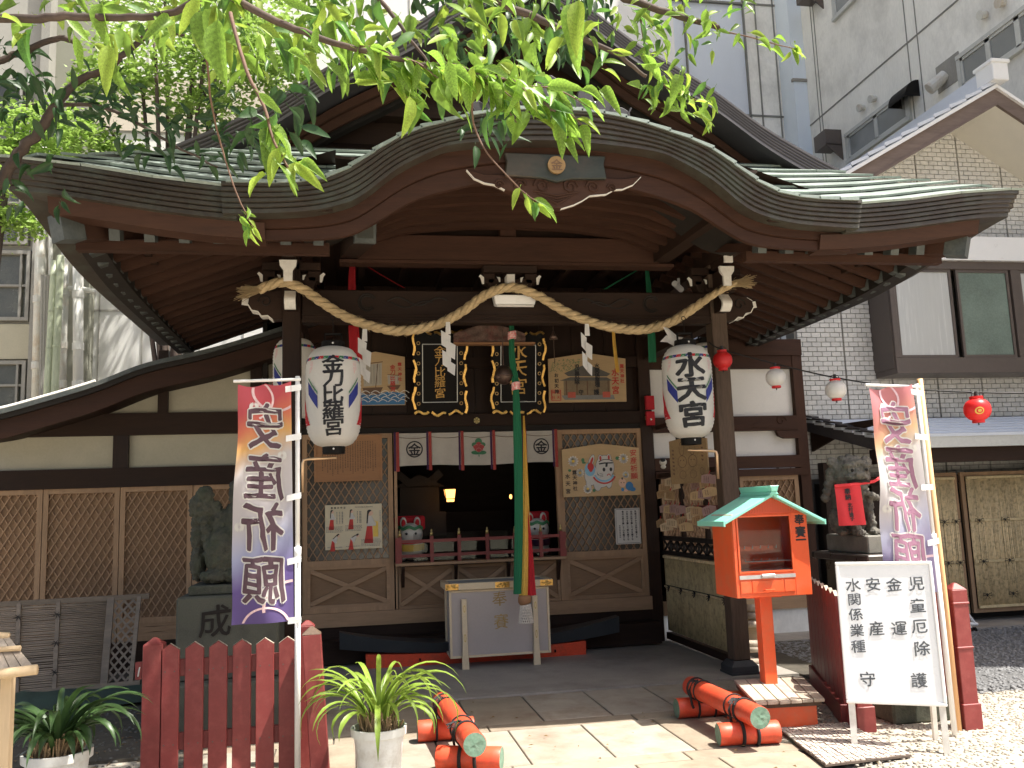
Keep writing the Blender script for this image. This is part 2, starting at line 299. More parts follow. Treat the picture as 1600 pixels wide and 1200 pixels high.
def veins():
    t = M['leaf'].node_tree; L = t.links; b = t.nodes['Principled BSDF']; tc = N(t, 'ShaderNodeTexCoord'); sx = N(t, 'ShaderNodeSeparateXYZ'); L.new(tc.outputs['Object'], sx.inputs[0])
    ab = N(t, 'ShaderNodeMath', operation='ABSOLUTE'); L.new(sx.outputs[0], ab.inputs[0])
    a = N(t, 'ShaderNodeMath', operation='MULTIPLY_ADD'); a.inputs[1].default_value = -1.1; L.new(ab.outputs[0], a.inputs[0]); L.new(sx.outputs[1], a.inputs[2])
    s = N(t, 'ShaderNodeMath', operation='MULTIPLY'); s.inputs[1].default_value = 62; L.new(a.outputs[0], s.inputs[0]); w_ = N(t, 'ShaderNodeMath', operation='SINE'); L.new(s.outputs[0], w_.inputs[0])
    mr = N(t, 'ShaderNodeMapRange'); mr.inputs['From Min'].default_value = -1; mr.inputs['To Min'].default_value = .90; mr.inputs['To Max'].default_value = 1.08; L.new(w_.outputs[0], mr.inputs['Value'])
    mid = N(t, 'ShaderNodeMapRange'); mid.inputs['From Max'].default_value = .014; mid.inputs['To Min'].default_value = 1.35; mid.inputs['To Max'].default_value = 1; L.new(ab.outputs[0], mid.inputs['Value'])
    mm = N(t, 'ShaderNodeMath', operation='MULTIPLY'); L.new(mr.outputs[0], mm.inputs[0]); L.new(mid.outputs[0], mm.inputs[1])
    src = b.inputs['Base Color'].links[0].from_socket; v = N(t, 'ShaderNodeVectorMath', operation='SCALE'); L.new(src, v.inputs[0]); L.new(mm.outputs[0], v.inputs['Scale'])
    for l in list(src.links):
        if l.to_node != v: L.new(v.outputs[0], l.to_socket)
veins()
M['leafy'] = mat('yellow green cherry leaf', (.36,.50,.07), .45, .4, 25, bump=.15, transl=.55)
M['leafm'] = mat('mid green cherry leaf', (.12,.27,.05), .38, .4, 25, bump=.15, transl=.45)
def clear_mat():
    m = bpy.data.materials.new('clear acrylic'); m.use_nodes = True; t = m.node_tree; L = t.links
    g = N(t, 'ShaderNodeBsdfGlossy'); g.inputs[0].default_value = (.35,.38,.35,1); g.inputs['Roughness'].default_value = .03; tp = N(t, 'ShaderNodeBsdfTransparent'); tp.inputs[0].default_value = (.93,.93,.93,1)
    fr = N(t, 'ShaderNodeFresnel'); fr.inputs[0].default_value = 1.5; ms = N(t, 'ShaderNodeMixShader')
    L.new(fr.outputs[0], ms.inputs[0]); L.new(tp.outputs[0], ms.inputs[1]); L.new(g.outputs[0], ms.inputs[2]); L.new(ms.outputs[0], t.nodes['Material Output'].inputs[0]); return m
M['clear'] = clear_mat()
# ------------------------------------------------ lettering
_tc = {}
def glyph(ch, bold=0.0, subdiv=0):
    k = (ch, bold, subdiv)
    if k in _tc: return _tc[k]
    c = bpy.data.curves.new('lettering', 'FONT'); c.body = ch; c.size = 1; c.align_x = 'CENTER'; c.align_y = 'CENTER'; c.offset = bold; c.resolution_u = 2
    o = bpy.data.objects.new('t', c); COL.objects.link(o)
    dg = bpy.context.evaluated_depsgraph_get(); me = bpy.data.meshes.new_from_object(o.evaluated_get(dg))
    bpy.data.objects.remove(o); bpy.data.curves.remove(c)
    import bmesh
    b = bmesh.new(); b.from_mesh(me); bmesh.ops.triangulate(b, faces=b.faces)
    for _ in range(subdiv): bmesh.ops.subdivide_edges(b, edges=[e for e in b.edges if e.calc_length() > .12], cuts=1)
    b.verts.index_update()
    vs = [tuple(v.co) for v in b.verts]; fs = [tuple(v.index for v in f.verts) for f in b.faces]; b.free(); bpy.data.meshes.remove(me)
    if vs:
        x0 = min(v[0] for v in vs); x1 = max(v[0] for v in vs); y0 = min(v[1] for v in vs); y1 = max(v[1] for v in vs)
        cx, cy = (x0+x1)/2, (y0+y1)/2
        if ord(ch[0]) > 0x2000: vs = [(a-cx, b_-cy, 0) for a, b_, _ in vs]
    _tc[k] = (vs, fs); return _tc[k]
def write(items, fn, m, parent, name='lettering', bold=.012, subdiv=0, brush=0):
    """items: (char, u, v, size); fn maps plane u,v to a point"""
    if name == 'lettering' and 1 < len(items) <= 20 and min(abs((i[3][0] if isinstance(i[3], tuple) else i[3])) for i in items) > .065:
        return [write([i], fn, m, parent, 'character', bold, subdiv, brush) for i in items][0]
    mb = MB()
    for ch, u, v, s in items:
        sx, sy = s if isinstance(s, tuple) else (s, s)
        cjk = ord(ch[0]) > 0x2000; vs, fs = glyph(ch, 0 if cjk else bold, subdiv)
        if brush:
            q = []
            for a, b, _ in vs:
                q.append((a+brush*vnoise(a*4+u*9, b*4, 3), b+brush*vnoise(a*4, b*4+v*9, 7)+a*.06, 0))
            vs = q
        nn = (fn(u+.01, v)-fn(u, v)).cross(fn(u, v+.01)-fn(u, v)).normalized()
        if nn.y > 0: nn = -nn
        cp = [(0, 0)]
        if cjk and bold > .004: k = 4 if bold < .02 else 8; cp += [(bold*cos(2*pi*i/k+.4), bold*sin(2*pi*i/k+.4)) for i in range(k)]
        for i, (du, dv) in enumerate(cp): mb.add([fn(u+(a+du)*sx, v+(b+dv)*sy)+nn*(.00016*i) for a, b, _ in vs], fs)
    return mb.build(name, m, parent)
def column(s, u, v0, step, size): return [(c, u, v0-i*step, size) for i, c in enumerate(s) if c != ' ']
def plane_fn(o, ax, ay): o, ax, ay = V(o), V(ax), V(ay); return lambda u, v: o+ax*u+ay*v
def disc(mb, fn, u, v, r, r2=0, n=20, sy=1, a0=0, a1=2*pi):
    if r2 == 0:
        k = len(mb.v); ps = [fn(u+r*cos(a0+(a1-a0)*i/n), v+r*sy*sin(a0+(a1-a0)*i/n)) for i in range(n+1)]
        mb.add([fn(u, v)]+ps, [(0, i, i+1) for i in range(1, n+1)])
    else:
        ps = []
        for i in range(n+1):
            t = a0+(a1-a0)*i/n; ps += [fn(u+r*cos(t), v+r*sy*sin(t)), fn(u+r2*cos(t), v+r2*sy*sin(t))]
        mb.add(ps, [(2*i, 2*i+2, 2*i+3, 2*i+1) for i in range(n)])
    return mb
def poly(mb, fn, pts): return mb.add([fn(*p) for p in pts], [tuple(range(len(pts)))])
def stroke(mb, fn, pts, w):
    ps = []
    for i, p in enumerate(pts):
        a, b = pts[max(i-1, 0)], pts[min(i+1, len(pts)-1)]; dx, dy = b[0]-a[0], b[1]-a[1]; l = sqrt(dx*dx+dy*dy) or 1
        ww = w[i] if isinstance(w, list) else w
        ps += [fn(p[0]-dy/l*ww/2, p[1]+dx/l*ww/2), fn(p[0]+dy/l*ww/2, p[1]-dx/l*ww/2)]
    return mb.add(ps, [(2*i, 2*i+2, 2*i+3, 2*i+1) for i in range(len(pts)-1)])
# ================================================= SETTING: ground
def struct(mb, name, m, parent=None, **k):
    o = mb.build(name, m, parent, **k)
    o['kind'] = 'structure'; return o
mb = MB(); mb.box(-60, 60, -30, 60, -.3, -.02); struct(mb, 'ground', M['ground'])
mb = MB(); mb.box(-.95, 3.75, 7.34, 9.9, -.05, .012); struct(mb, 'porch_floor', M['floor'])
mb = MB(); mb.box(-4.6, -.99, 6.3, 10.2, -.04, .002); mb.box(3.77, 5.2, 7.0, 9.9, -.04, .006); struct(mb, 'yard', M['soil'])
# gravel sheet with real relief + scattered stones
def gravel_fn(x0, x1, y0, y1, h, sc):
    def f(u, v):
        x, y = x0+(x1-x0)*u, y0+(y1-y0)*v
        e = min(1, min(u, 1-u, v, 1-v)*12)
        return (x, y, -.016+e*(.012+h*(.5+.5*vnoise(x*sc, y*sc, 1))+h*.6*vnoise(x*sc*2.3, y*sc*2.3, 5)))
    return f
mb = MB(); mb.grid(gravel_fn(2.72, 7.5, 3.6, 6.35, .011, 22), 330, 200); o = mb.build('gravel', M['ground'], smooth=True); o['kind'] = 'stuff'
mb = MB(); mb.grid(gravel_fn(4.05, 10.5, 6.2, 9.05, .014, 20), 330, 170); o = mb.build('gravel', M['gravelb'], smooth=True); o['kind'] = 'stuff'
mb = MB(); mb.box(4.05, 10.5, 9.05, 10.6, -.04, .015); struct(mb, 'pavement', M['floor'])
def pebbles(n, area, s0, s1, m, seed, lab):
    rnd = random.Random(seed); mb = MB()
    ico = [(0,0,1),(.89,0,.45),(.28,.85,.45),(-.72,.53,.45),(-.72,-.53,.45),(.28,-.85,.45),(.72,.53,-.2),(-.28,.85,-.2),(-.89,0,-.2),(-.28,-.85,-.2),(.72,-.53,-.2)]
    fc = [(0,1,2),(0,2,3),(0,3,4),(0,4,5),(0,5,1),(1,6,2),(2,6,7),(2,7,3),(3,7,8),(3,8,4),(4,8,9),(4,9,5),(5,9,10),(5,10,1),(1,10,6)]
    for _ in range(n):
        x = rnd.uniform(area[0], area[1]); y = rnd.uniform(area[2], area[3]); s = rnd.uniform(s0, s1); a = rnd.uniform(0, 6.3); fl = rnd.uniform(.4, .8); k = rnd.uniform(.6, 1)
        mb.add([(x+s*(px*cos(a)-py*sin(a)*k), y+s*(px*sin(a)+py*cos(a)*k), .002+s*pz*fl) for px, py, pz in ico], fc)
    o = mb.build('gravel', m, smooth=True); o['kind'] = 'stuff'
pebbles(9000, (2.75, 7.0, 3.7, 6.2), .007, .017, mat('pale pebble', (.38,.345,.285), .85, .35, 20, bump=.2), 1, '')
pebbles(12000, (4.1, 9.5, 6.2, 9.0), .009, .024, mat('dark pebble', (.25,.25,.25), .8, .5, 20, bump=.2), 2, '')
pebbles(1500, (-3.5, -1.0, 5.2, 9.0), .006, .02, mat('yard pebble', (.12,.115,.1), .9, .5, 20), 3, '')
# paving slabs
pav = bpy.data.objects.new('paving', None); COL.objects.link(pav); pav['kind'] = 'structure'; ORG[pav.name] = V((0,0,0))
mb = MB(); mb.box(-1.2, 2.72, 2.4, 7.335, -.1, -.012); mb.box(2.72, 3.9, 6.36, 7.335, -.1, -.012); mb.build('joint_bed', mat('paving joint', (.12,.1,.08), .95, .2, 20), pav)
rnd = random.Random(5)
def slab(x0, x1, y0, y1, m, h=.0):
    g = .005; b = MB(); r = [rnd.uniform(-.0015, .0015) for _ in range(4)]
    b.hexa([(x0+g, y0+g, -.08), (x1-g, y0+g, -.08), (x1-g, y1-g, -.08), (x0+g, y1-g, -.08)],
           [(x0+g, y0+g, h+r[0]), (x1-g, y0+g, h+r[1]), (x1-g, y1-g, h+r[2]), (x0+g, y1-g, h+r[3])])
    b.build('slab', m, pav, bev=.004)
st2 = mat('paving granite warm', (.31,.26,.19), .8, .2, 5, bump=.35, fine=220, dirt=(.19,.13,.09), dsc=2.2, damt=.9)
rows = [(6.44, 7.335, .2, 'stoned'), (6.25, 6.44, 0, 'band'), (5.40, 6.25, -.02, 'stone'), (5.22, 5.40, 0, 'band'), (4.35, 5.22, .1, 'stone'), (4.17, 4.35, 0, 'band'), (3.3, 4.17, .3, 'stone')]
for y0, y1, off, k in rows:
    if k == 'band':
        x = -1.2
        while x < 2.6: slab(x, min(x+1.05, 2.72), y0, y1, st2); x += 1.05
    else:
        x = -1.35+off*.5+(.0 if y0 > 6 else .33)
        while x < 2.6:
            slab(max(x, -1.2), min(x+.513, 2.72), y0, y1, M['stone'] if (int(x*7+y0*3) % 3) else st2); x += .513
for x in (2.72, 3.2): slab(x, x+.48, 6.44, 7.335, M['stone'])

# ================================================= SHRINE
C = 1.4
SH = thing('shrine_hall', 'dark timber shrine hall with undulating patinated copper porch roof and big gable behind', 'shrine', (C, 9.5, 0))
KT = smoothtab([(0, 4.185), (.3, 4.17), (.57, 4.12), (.8, 4.05), (1.0, 3.985), (1.15, 3.9), (1.3, 3.79), (1.45, 3.69), (1.6, 3.632), (1.85, 3.603), (2.2, 3.6)])
KB = smoothtab([(0, 3.985), (.35, 3.968), (.7, 3.93), (.87, 3.87), (1.1, 3.74), (1.3, 3.575), (1.43, 3.5), (1.67, 3.44), (2.0, 3.415), (2.2, 3.41)])
KW = smoothtab([(0, 3.77), (.4, 3.74), (.75, 3.66), (.97, 3.585), (1.1, 3.51), (1.24, 3.42), (1.4, 3.335), (1.6, 3.30), (2.0, 3.285), (2.2, 3.285)])
XL, XR, YE = -2.1, 4.93, 5.62
VG = smoothtab([(0, 5.96), (.3, 5.75), (.6, 5.57), (.95, 5.31), (1.53, 4.975), (2.0, 4.64), (2.4, 4.41), (2.78, 4.215), (3.6, 3.75)])
def sweep(x, y):   # eave up-sweep near corners
    d = max(0, abs(x-C)-2.2)/1.33; e = max(0, 1-(y-YE)/3.6)
    return (d**2)*.15*e**1.5
def sidesweep(y): return .15*max(0, 1-(y-YE)/2.6)**2
def g(t): return .70*t if t < 1.1 else .77+.62*(t-1.1)
def main_top(x, y):
    t = min(x-XL, XR-x, y-YE)
    t = max(t, 0)
    cor = .17*exp(-((3.53-abs(x-C))**2+(y-YE)**2)/.9)
    z = 3.545+g(t)+cor
    if y > 6.75: z = min(z, lerp(VG, abs(x-C))-.12)
    return z
# karahafu as extension: roof heights for the bulge, fades as it runs back into the skirt
def kara_top(x, y): return lerp(KT, abs(x-C))
# --- copper fascia of the eaves (stepped layers), swept
def band(prof, path, name, m, par=SH):
    """prof: list of (out, z) offsets; path: list of (point, outward dir)"""
    mb = MB(); n = len(prof); vs = []
    for p, o in path:
        for a, z in prof: vs.append(V(p)+V(o)*a+V((0,0,z)))
    fs = [(i*n+j, (i+1)*n+j, (i+1)*n+(j+1) % n, i*n+(j+1) % n) for i in range(len(path)-1) for j in range(n)]
    fs += [tuple(range(n)), tuple(range((len(path)-1)*n, len(path)*n))[::-1]]
    mb.add(vs, fs); return mb.build(name, m, par)
def stepped(h, k, rec, deep=.25, gv=.006):
    if gv == .006: gv = .004
    pr = [(-deep, 0), (0, 0)]
    for i in range(k):
        z1 = -h*(i+1)/k; o = -rec*i
        if i: pr += [(-rec*(i-1)-.03, -h*i/k+gv), (-rec*i-.03, -h*i/k-.001), (o, -h*i/k-.002)]
        pr.append((o+.002, z1+.006 if i < k-1 else z1))
    pr.append((-deep, -h)); return pr
# karahafu front band
path = []
for i in range(-44, 45):
    d = i*.05; z = lerp(KT, abs(d)); path.append(((C+d, 5.55, z), (0, -1, 0)))
def kband(tabT, tabB, k, rec, y0, deep, name, m):
    mb = MB(); vs = []; n = None
    for i in range(-44, 45):
        d = i*.05; zt, zb = lerp(tabT, abs(d)), lerp(tabB, abs(d)); h = zt-zb
        pr = stepped(h, k, rec, deep); n = len(pr)
        for a, z in pr: vs.append((C+d*(1+(-a)*.0), y0-a, zt+z))
    fs = [(i*n+j, (i+1)*n+j, (i+1)*n+(j+1) % n, i*n+(j+1) % n) for i in range(88) for j in range(n)]
    fs += [tuple(range(n)), tuple(range(88*n, 89*n))[::-1]]
    mb.add(vs, fs); return mb.build(name, m, SH, auto=radians(28))
kband(KT, KB, 6, .013, 5.55, .3, 'porch_gable_copper_band', M['copb'])
kband(smoothtab([(a, z+.005) for a, z in KB[::8]]), KW, 2, .02, 5.74, .06, 'porch_gable_bargeboard', M['rx'])
KW2 = [(a, z-.03) for a, z in KW]
# ribs of the arch (one object each)
def arch(y0, y1, off0, off1, name, m, dmax=1.45):
    mb = MB(); vs = []; k = 0
    for i in range(-29, 30):
        d = i*dmax/29; zt = lerp(KW, abs(d))+off0+.2*(d/1.3)**2; zb = zt-off1
        vs += [(C+d, y0, zt), (C+d, y1, zt), (C+d, y1, zb), (C+d, y0, zb)]; k += 1
    fs = [(i*4+j, (i+1)*4+j, (i+1)*4+(j+1) % 4, i*4+(j+1) % 4) for i in range(k-1) for j in range(4)]+[(0,1,2,3), (4*k-1,4*k-2,4*k-3,4*k-4)]
    mb.add(vs, fs); return mb.build(name, m, SH, auto=.5)
for i in range(8):
    y = 5.86+i*.21; arch(y, y+.07, .27, .11, 'arch_rib', M['rx'], 1.32)
arch(5.72, 7.75, .29, .02, 'arch_ceiling', M['wx'], 1.5)
# skirt roof top sheets, right and left of the arch, and bulge tiles
def sheet(p00, p10, p11, p01, th=.012, lift=.004):
    b = MB(); q = [V(p) for p in (p00, p10, p11, p01)]; nrm = (q[1]-q[0]).cross(q[3]-q[0]).normalized()
    if nrm.z < 0: nrm = -nrm
    a = [q[0]+nrm*(lift+th), q[1]+nrm*(lift+th), q[2]+nrm*lift, q[3]+nrm*lift]
    t_ = .017 if th > .02 else .02
    b.hexa([p-nrm*t_ for p in a], a); return b
rnd = random.Random(11)
rowsY = [YE-.02+i*.148 for i in range(9)]
def skirtz(x, y): return main_top(x, y)
for j in range(8):
    y0, y1 = rowsY[j], rowsY[j+1]+.012
    for side in (-1, 1):
        x = (1.15 if j > 1 else (2.2 if j == 0 else 1.62))+.03*(j % 2)
        lim0 = 3.53-(y0-YE); 
        while x < lim0-.02:
            xe = min(x+.42+.1*(j % 2)*(x < 1.3), 3.55-(y0-YE)); xe1 = min(xe, 3.55-(y1-YE))
            f = lambda d, y: (C+side*d, y, skirtz(C+side*d, y))
            xs1 = min(x, xe1-.01)
            b = sheet(f(x+.002, y0), f(xe-.002, y0), f(max(xe1-.002, xs1), y1), f(xs1+.002, y1), th=.026)
            b.build('roof_sheet', M['cops'], SH); x = xe
# arch top sheets running across the bulge
xs = [i*.155 for i in range(0, 15)]
for side in (-1, 1):
    for a, b_ in zip(xs, xs[1:]):
        a2, b2 = a+.002, b_+.012 if b_ < 2.1 else b_
        z0, z1 = lerp(KT, a), lerp(KT, b_)
        L_ = 1.25 if a < 1.0 else (.95 if a < 1.3 else .42 if a < 1.6 else .1)
        for s_, (ya, yb) in enumerate([(5.535, 5.535+min(L_, .62)), (5.535+.62, 5.535+L_)]):
            if yb-ya < .04: continue
            bb = MB(); nz = V((z0-z1, 0, b_-a)).normalized(); nz.x *= side
            p = lambda d, y, z, l: V((C+side*d, y, z))+nz*l
            bb.hexa([p(a2, ya, z0, -.01), p(b2, ya, z1, -.01), p(b2, yb, z1, -.01), p(a2, yb, z0, -.01)],
                    [p(a2, ya, z0, .006), p(b2, ya, z1, .016), p(b2, yb, z1, .016), p(a2, yb, z0, .006)])
            bb.build('roof_sheet', M['cops'], SH)
# under-sheathing of whole lower roof (boards under the sheets)
for xa, xb, ya in ((XL+.02, C-1.52, YE+.03), (C+1.52, XR-.02, YE+.03), (C-1.52, C+1.52, 6.95)):
    mb = MB(); mb.slab(lambda u, v: (xa+(xb-xa)*u, ya+v*(10.05-ya), main_top(xa+(xb-xa)*u, ya+v*(10.05-ya))-.02), 24, 30, (0, 0, -.10)); mb.build('roof_deck', M['wy'], SH)
mb = MB()
mb.slab(lambda u, v: (C-1.75+3.5*u, 5.6+v*1.2, kara_top(C-1.75+3.5*u, 0)-.01), 40, 1, (0, 0, -.06)); mb.build('arch_deck', M['bk'], SH)
# copper fascia front left/right + sides
def eave_fascia():
    pr = stepped(.185, 6, .012, .3)
    for side in (-1, 1):
        path = []
        for i in range(21):
            d = 2.12+(3.53-2.12)*i/20; path.append(((C+side*d, YE-.02, main_top(C+side*d, YE)+.012), (0, -1, 0)))
        # slanted end cap via extra point
        o = band(pr, path, 'eave_copper_band', M['copb'])
        me = o.data; xe = C+side*3.53
        for v in me.vertices:
            wx = v.co.x+C
            if abs(wx-xe) < .004:
                zt = main_top(xe, YE)+.012; v.co.x -= side*(zt-v.co.z)*.75 if (zt-v.co.z) > 0 else 0
        path = []
        xo = XL if side < 0 else XR
        for i in range(25):
            y = YE-.02+4.3*i/24; path.append(((xo, y, main_top(xo, y)+.012-.0), (side, 0, 0)))
        o = band(pr, path, 'side_eave_copper_band', M['copb'])
        for v in o.data.vertices:
            if abs(v.co.y+9.5-(YE-.02)) < .004:
                zt = main_top(xo, YE)+.012; v.co.y += max(0, zt-v.co.z)*.4
        # wood boards below (kayaoi)
        pr2 = [(-.2, 0), (-.0, 0), (-.035, -.10), (-.2, -.10)]
        path = [((C+side*(1.95+(3.26-1.95)*i/16), YE+.09, main_top(C+side*(1.95+(3.26-1.95)*i/16), YE)-.17), (0, -1, 0)) for i in range(17)]
        band(pr2, path, 'eave_board', M['rx'])
        path = [((xo-side*.22, YE+.25+4.0*i/20, main_top(xo, YE+.25+4.0*i/20)-.17-.0), (side, 0, 0)) for i in range(21)]
        band(pr2, path, 'eave_board', M['bk'])
eave_fascia()
# ridge end ornament of the arch (scaled wing shapes)
orn = MB()
def fin(side):
    pts = [(p.x, p.y) for p in catmull([(0, 0, 0), (.0, .14, 0), (.06, .2, 0), (.12, .14, 0), (.15, .25, 0), (.23, .25, 0), (.27, .17, 0), (.31, .22, 0), (.39, .20, 0), (.41, .12, 0), (.46, .14, 0), (.52, .1, 0), (.52, .03, 0), (.45, -.03, 0), (.3, -.02, 0), (.2, .0, 0)], 4)]
    return [(side*a, b) for a, b in pts]
for sd in (-1, 1): orn.prism(fin(sd), (C+sd*.06, 5.78, 4.19), (1,0,0), (0,0,1), (0, .09, 0))
orn.box(C-.1, C+.1, 5.76, 6.5, 4.17, 4.36)
orn.prism([(-.16, 0), (.16, 0), (.2, .16), (.1, .3), (0, .36), (-.1, .3), (-.2, .16)], (C, 5.74, 4.17), (1,0,0), (0,0,1), (0, .14, 0))
ORN = orn.build('ridge_ornament', M['tile'], SH, bev=.008)
mb = MB()
for sd in (-1, 1):
    for k, (x, z, r) in enumerate([(.12, .07, .1), (.24, .09, .12), (.36, .08, .12), (.47, .03, .11)]):
        mb.tube([(C+sd*(.06+x-.10), 5.775, 4.19+z-.06), (C+sd*(.06+x), 5.765, 4.19+z-.01), (C+sd*(.06+x+.06), 5.77, 4.19+z+r*.9)], .007, 5)
each(mb, 'wing_ridge', M['tile'], ORN)
mb = MB(); 
for i in range(3): mb.box(C-.13+.03*i, C+.13-.03*i, 5.6, 6.7, 4.19+.035*i, 4.19+.035*i+.035)
mb.build('arch_ridge', M['cops'], SH)
# plaque & carved pendant on the arch
mb = MB(); f = plane_fn((C, 5.555, 0), (1,0,0), (0,0,1))
mb.prism([(-.36, 3.92), (.36, 3.92), (.345, 3.86), (.36, 3.755), (.1, 3.745), (0, 3.72), (-.1, 3.745), (-.36, 3.755), (-.345, 3.86)], (C, 5.70, 0), (1,0,0), (0,0,1), (0, .05, 0))
PLQ = mb.build('copper_plaque', M['cop'], SH, bev=.006)
mb = MB(); mb.cyl((C, 5.68, 3.836), (C, 5.71, 3.836), .062, 28); md = mb.build('medallion', mat('dull gold', (.34,.21,.09), .6, .2, 20, metal=.2), PLQ)
write([('金', 0, 3.836, .085)], plane_fn((C, 5.677, 0), (1,0,0), (0,0,1)), M['hull'], PLQ, 'emblem')
mb = MB()
pend = [(-.62, 3.80), (-.5, 3.77), (.5, 3.77), (.62, 3.79), (.56, 3.73), (.48, 3.695), (.42, 3.69), (.36, 3.655), (.24, 3.64), (.18, 3.60), (.12, 3.57), (.03, 3.54), (-.03, 3.545), (-.12, 3.57), (-.18, 3.605), (-.26, 3.64), (-.36, 3.665), (-.43, 3.70), (-.5, 3.71), (-.57, 3.74)]
mb.prism(pend, (C, 5.73, 0), (1,0,0), (0,0,1), (0, .07, 0)); PEN = mb.build('carved_pendant', M['rx'], SH, bev=.004)
mb = MB()
for (a, b), (c, d) in zip(pend[3:], pend[4:]+pend[:1]):
    if a > .3 or (.1 < a < .25) or a < -.3: mb.bar((C+a, 5.745, b-.002), (C+c, 5.745, d-.002), .03, .004)
each(mb, 'white_edge', M['wpaint'], PEN)
mb = MB()
for cx, r, s in [(-.26, .05, 1), (.26, .05, -1), (-.1, .06, -1), (.1, .06, 1), (-.4, .035, 1), (.4, .035, -1)]:
    pts = [(C+cx+s*r*(1-t/14)*cos(t*.9), 5.727, 3.70+r*(1-t/14)*sin(t*.9)) for t in range(12)]
    mb.tube(pts, .0075, 5)
for k in range(4): mb.tube([(C-.16+.03*k, 5.727, 3.66-.018*k), (C, 5.725, 3.61-.02*k+.02), (C+.16-.03*k, 5.727, 3.66-.018*k)], .006, 5)
each(mb, 'scroll_carving', M['rx'], PEN)

# --- main gable behind
def gable_band(off0, h, k, rec, y0, deep, name, m, dmax=2.78, n=30):
    for side in (-1, 1):
        mb = MB(); vs = []
        for i in range(n+1):
            d = dmax*i/n; zt = lerp(VG, d)-off0; pr = stepped(h, k, rec, deep, .014)
            q = len(pr)
            for a, z in pr: vs.append((C+side*d, y0-a, zt+z))
        fs = [(i*q+j, (i+1)*q+j, (i+1)*q+(j+1) % q, i*q+(j+1) % q) for i in range(n) for j in range(q)]+[tuple(range(q)), tuple(range(n*q, (n+1)*q))[::-1]]
        mb.add(vs, fs); mb.build(name, m, SH)
gable_band(0, .255, 6, -.018, 6.6, .4, 'gable_verge_tiles', M['tile'])
for side in (-1, 1):
    for k in range(1, 6):
        mb = MB(); vs = []
        for i in range(29):
            d = 2.76*i/28; z = lerp(VG, d)-.0425*k; y = 6.6-.018*k-.003; vs += [(C+side*d, y, z+.006), (C+side*d, y+.03, z+.006), (C+side*d, y+.03, z-.007), (C+side*d, y, z-.007)]
        mb.add(vs, [(i*4+j, (i+1)*4+j, (i+1)*4+(j+1) % 4, i*4+(j+1) % 4) for i in range(28) for j in range(4)]); mb.build('verge_groove_shade', M['bk'], SH)  # dark strips stand in for the shade in grooves between verge layers
gable_band(.275, .17, 2, .03, 6.78, .06, 'gable_bargeboard', M['rx'], 2.5)
gable_band(.36, .1, 1, .0, 6.9, .1, 'gable_soffit_board', M['bk'], 2.45)
mb = MB(); P_ = [(-2.5, 4.0)]+[(-d, lerp(VG, d)-.3) for d in (2.4, 1.8, 1.2, .6)]+[(0, lerp(VG, 0)-.3)]+[(d, lerp(VG, d)-.3) for d in (.6, 1.2, 1.8, 2.4)]+[(2.5, 4.0)]
mb.prism(P_, (C, 7.15, 0), (1,0,0), (0,0,1), (0, .08, 0)); mb.build('gable_wall', M['wx'], SH)
for side in (-1, 1):
    mb = MB(); mb.slab(lambda u, v: (C+side*(2.78+.75*0)*u, 6.62+v*5.5, lerp(VG, 2.78*u)-.02), 16, 1, (0, 0, -.2)); mb.build('upper_roof', M['tile'], SH)
mb = MB(); mb.box(C-1.9, C+1.9, 7.0, 7.14, 4.25, 4.42); mb.box(C-1.2, C+1.2, 7.0, 7.14, 4.75, 4.87); mb.box(C-.09, C+.09, 7.0, 7.14, 4.42, 5.6)
mb.build('gable_beam', M['wx'], SH)
mb = MB(); mb.box(C-.12, C+.12, 6.55, 12, 5.92, 6.12); mb.build('main_ridge', M['tile'], SH)

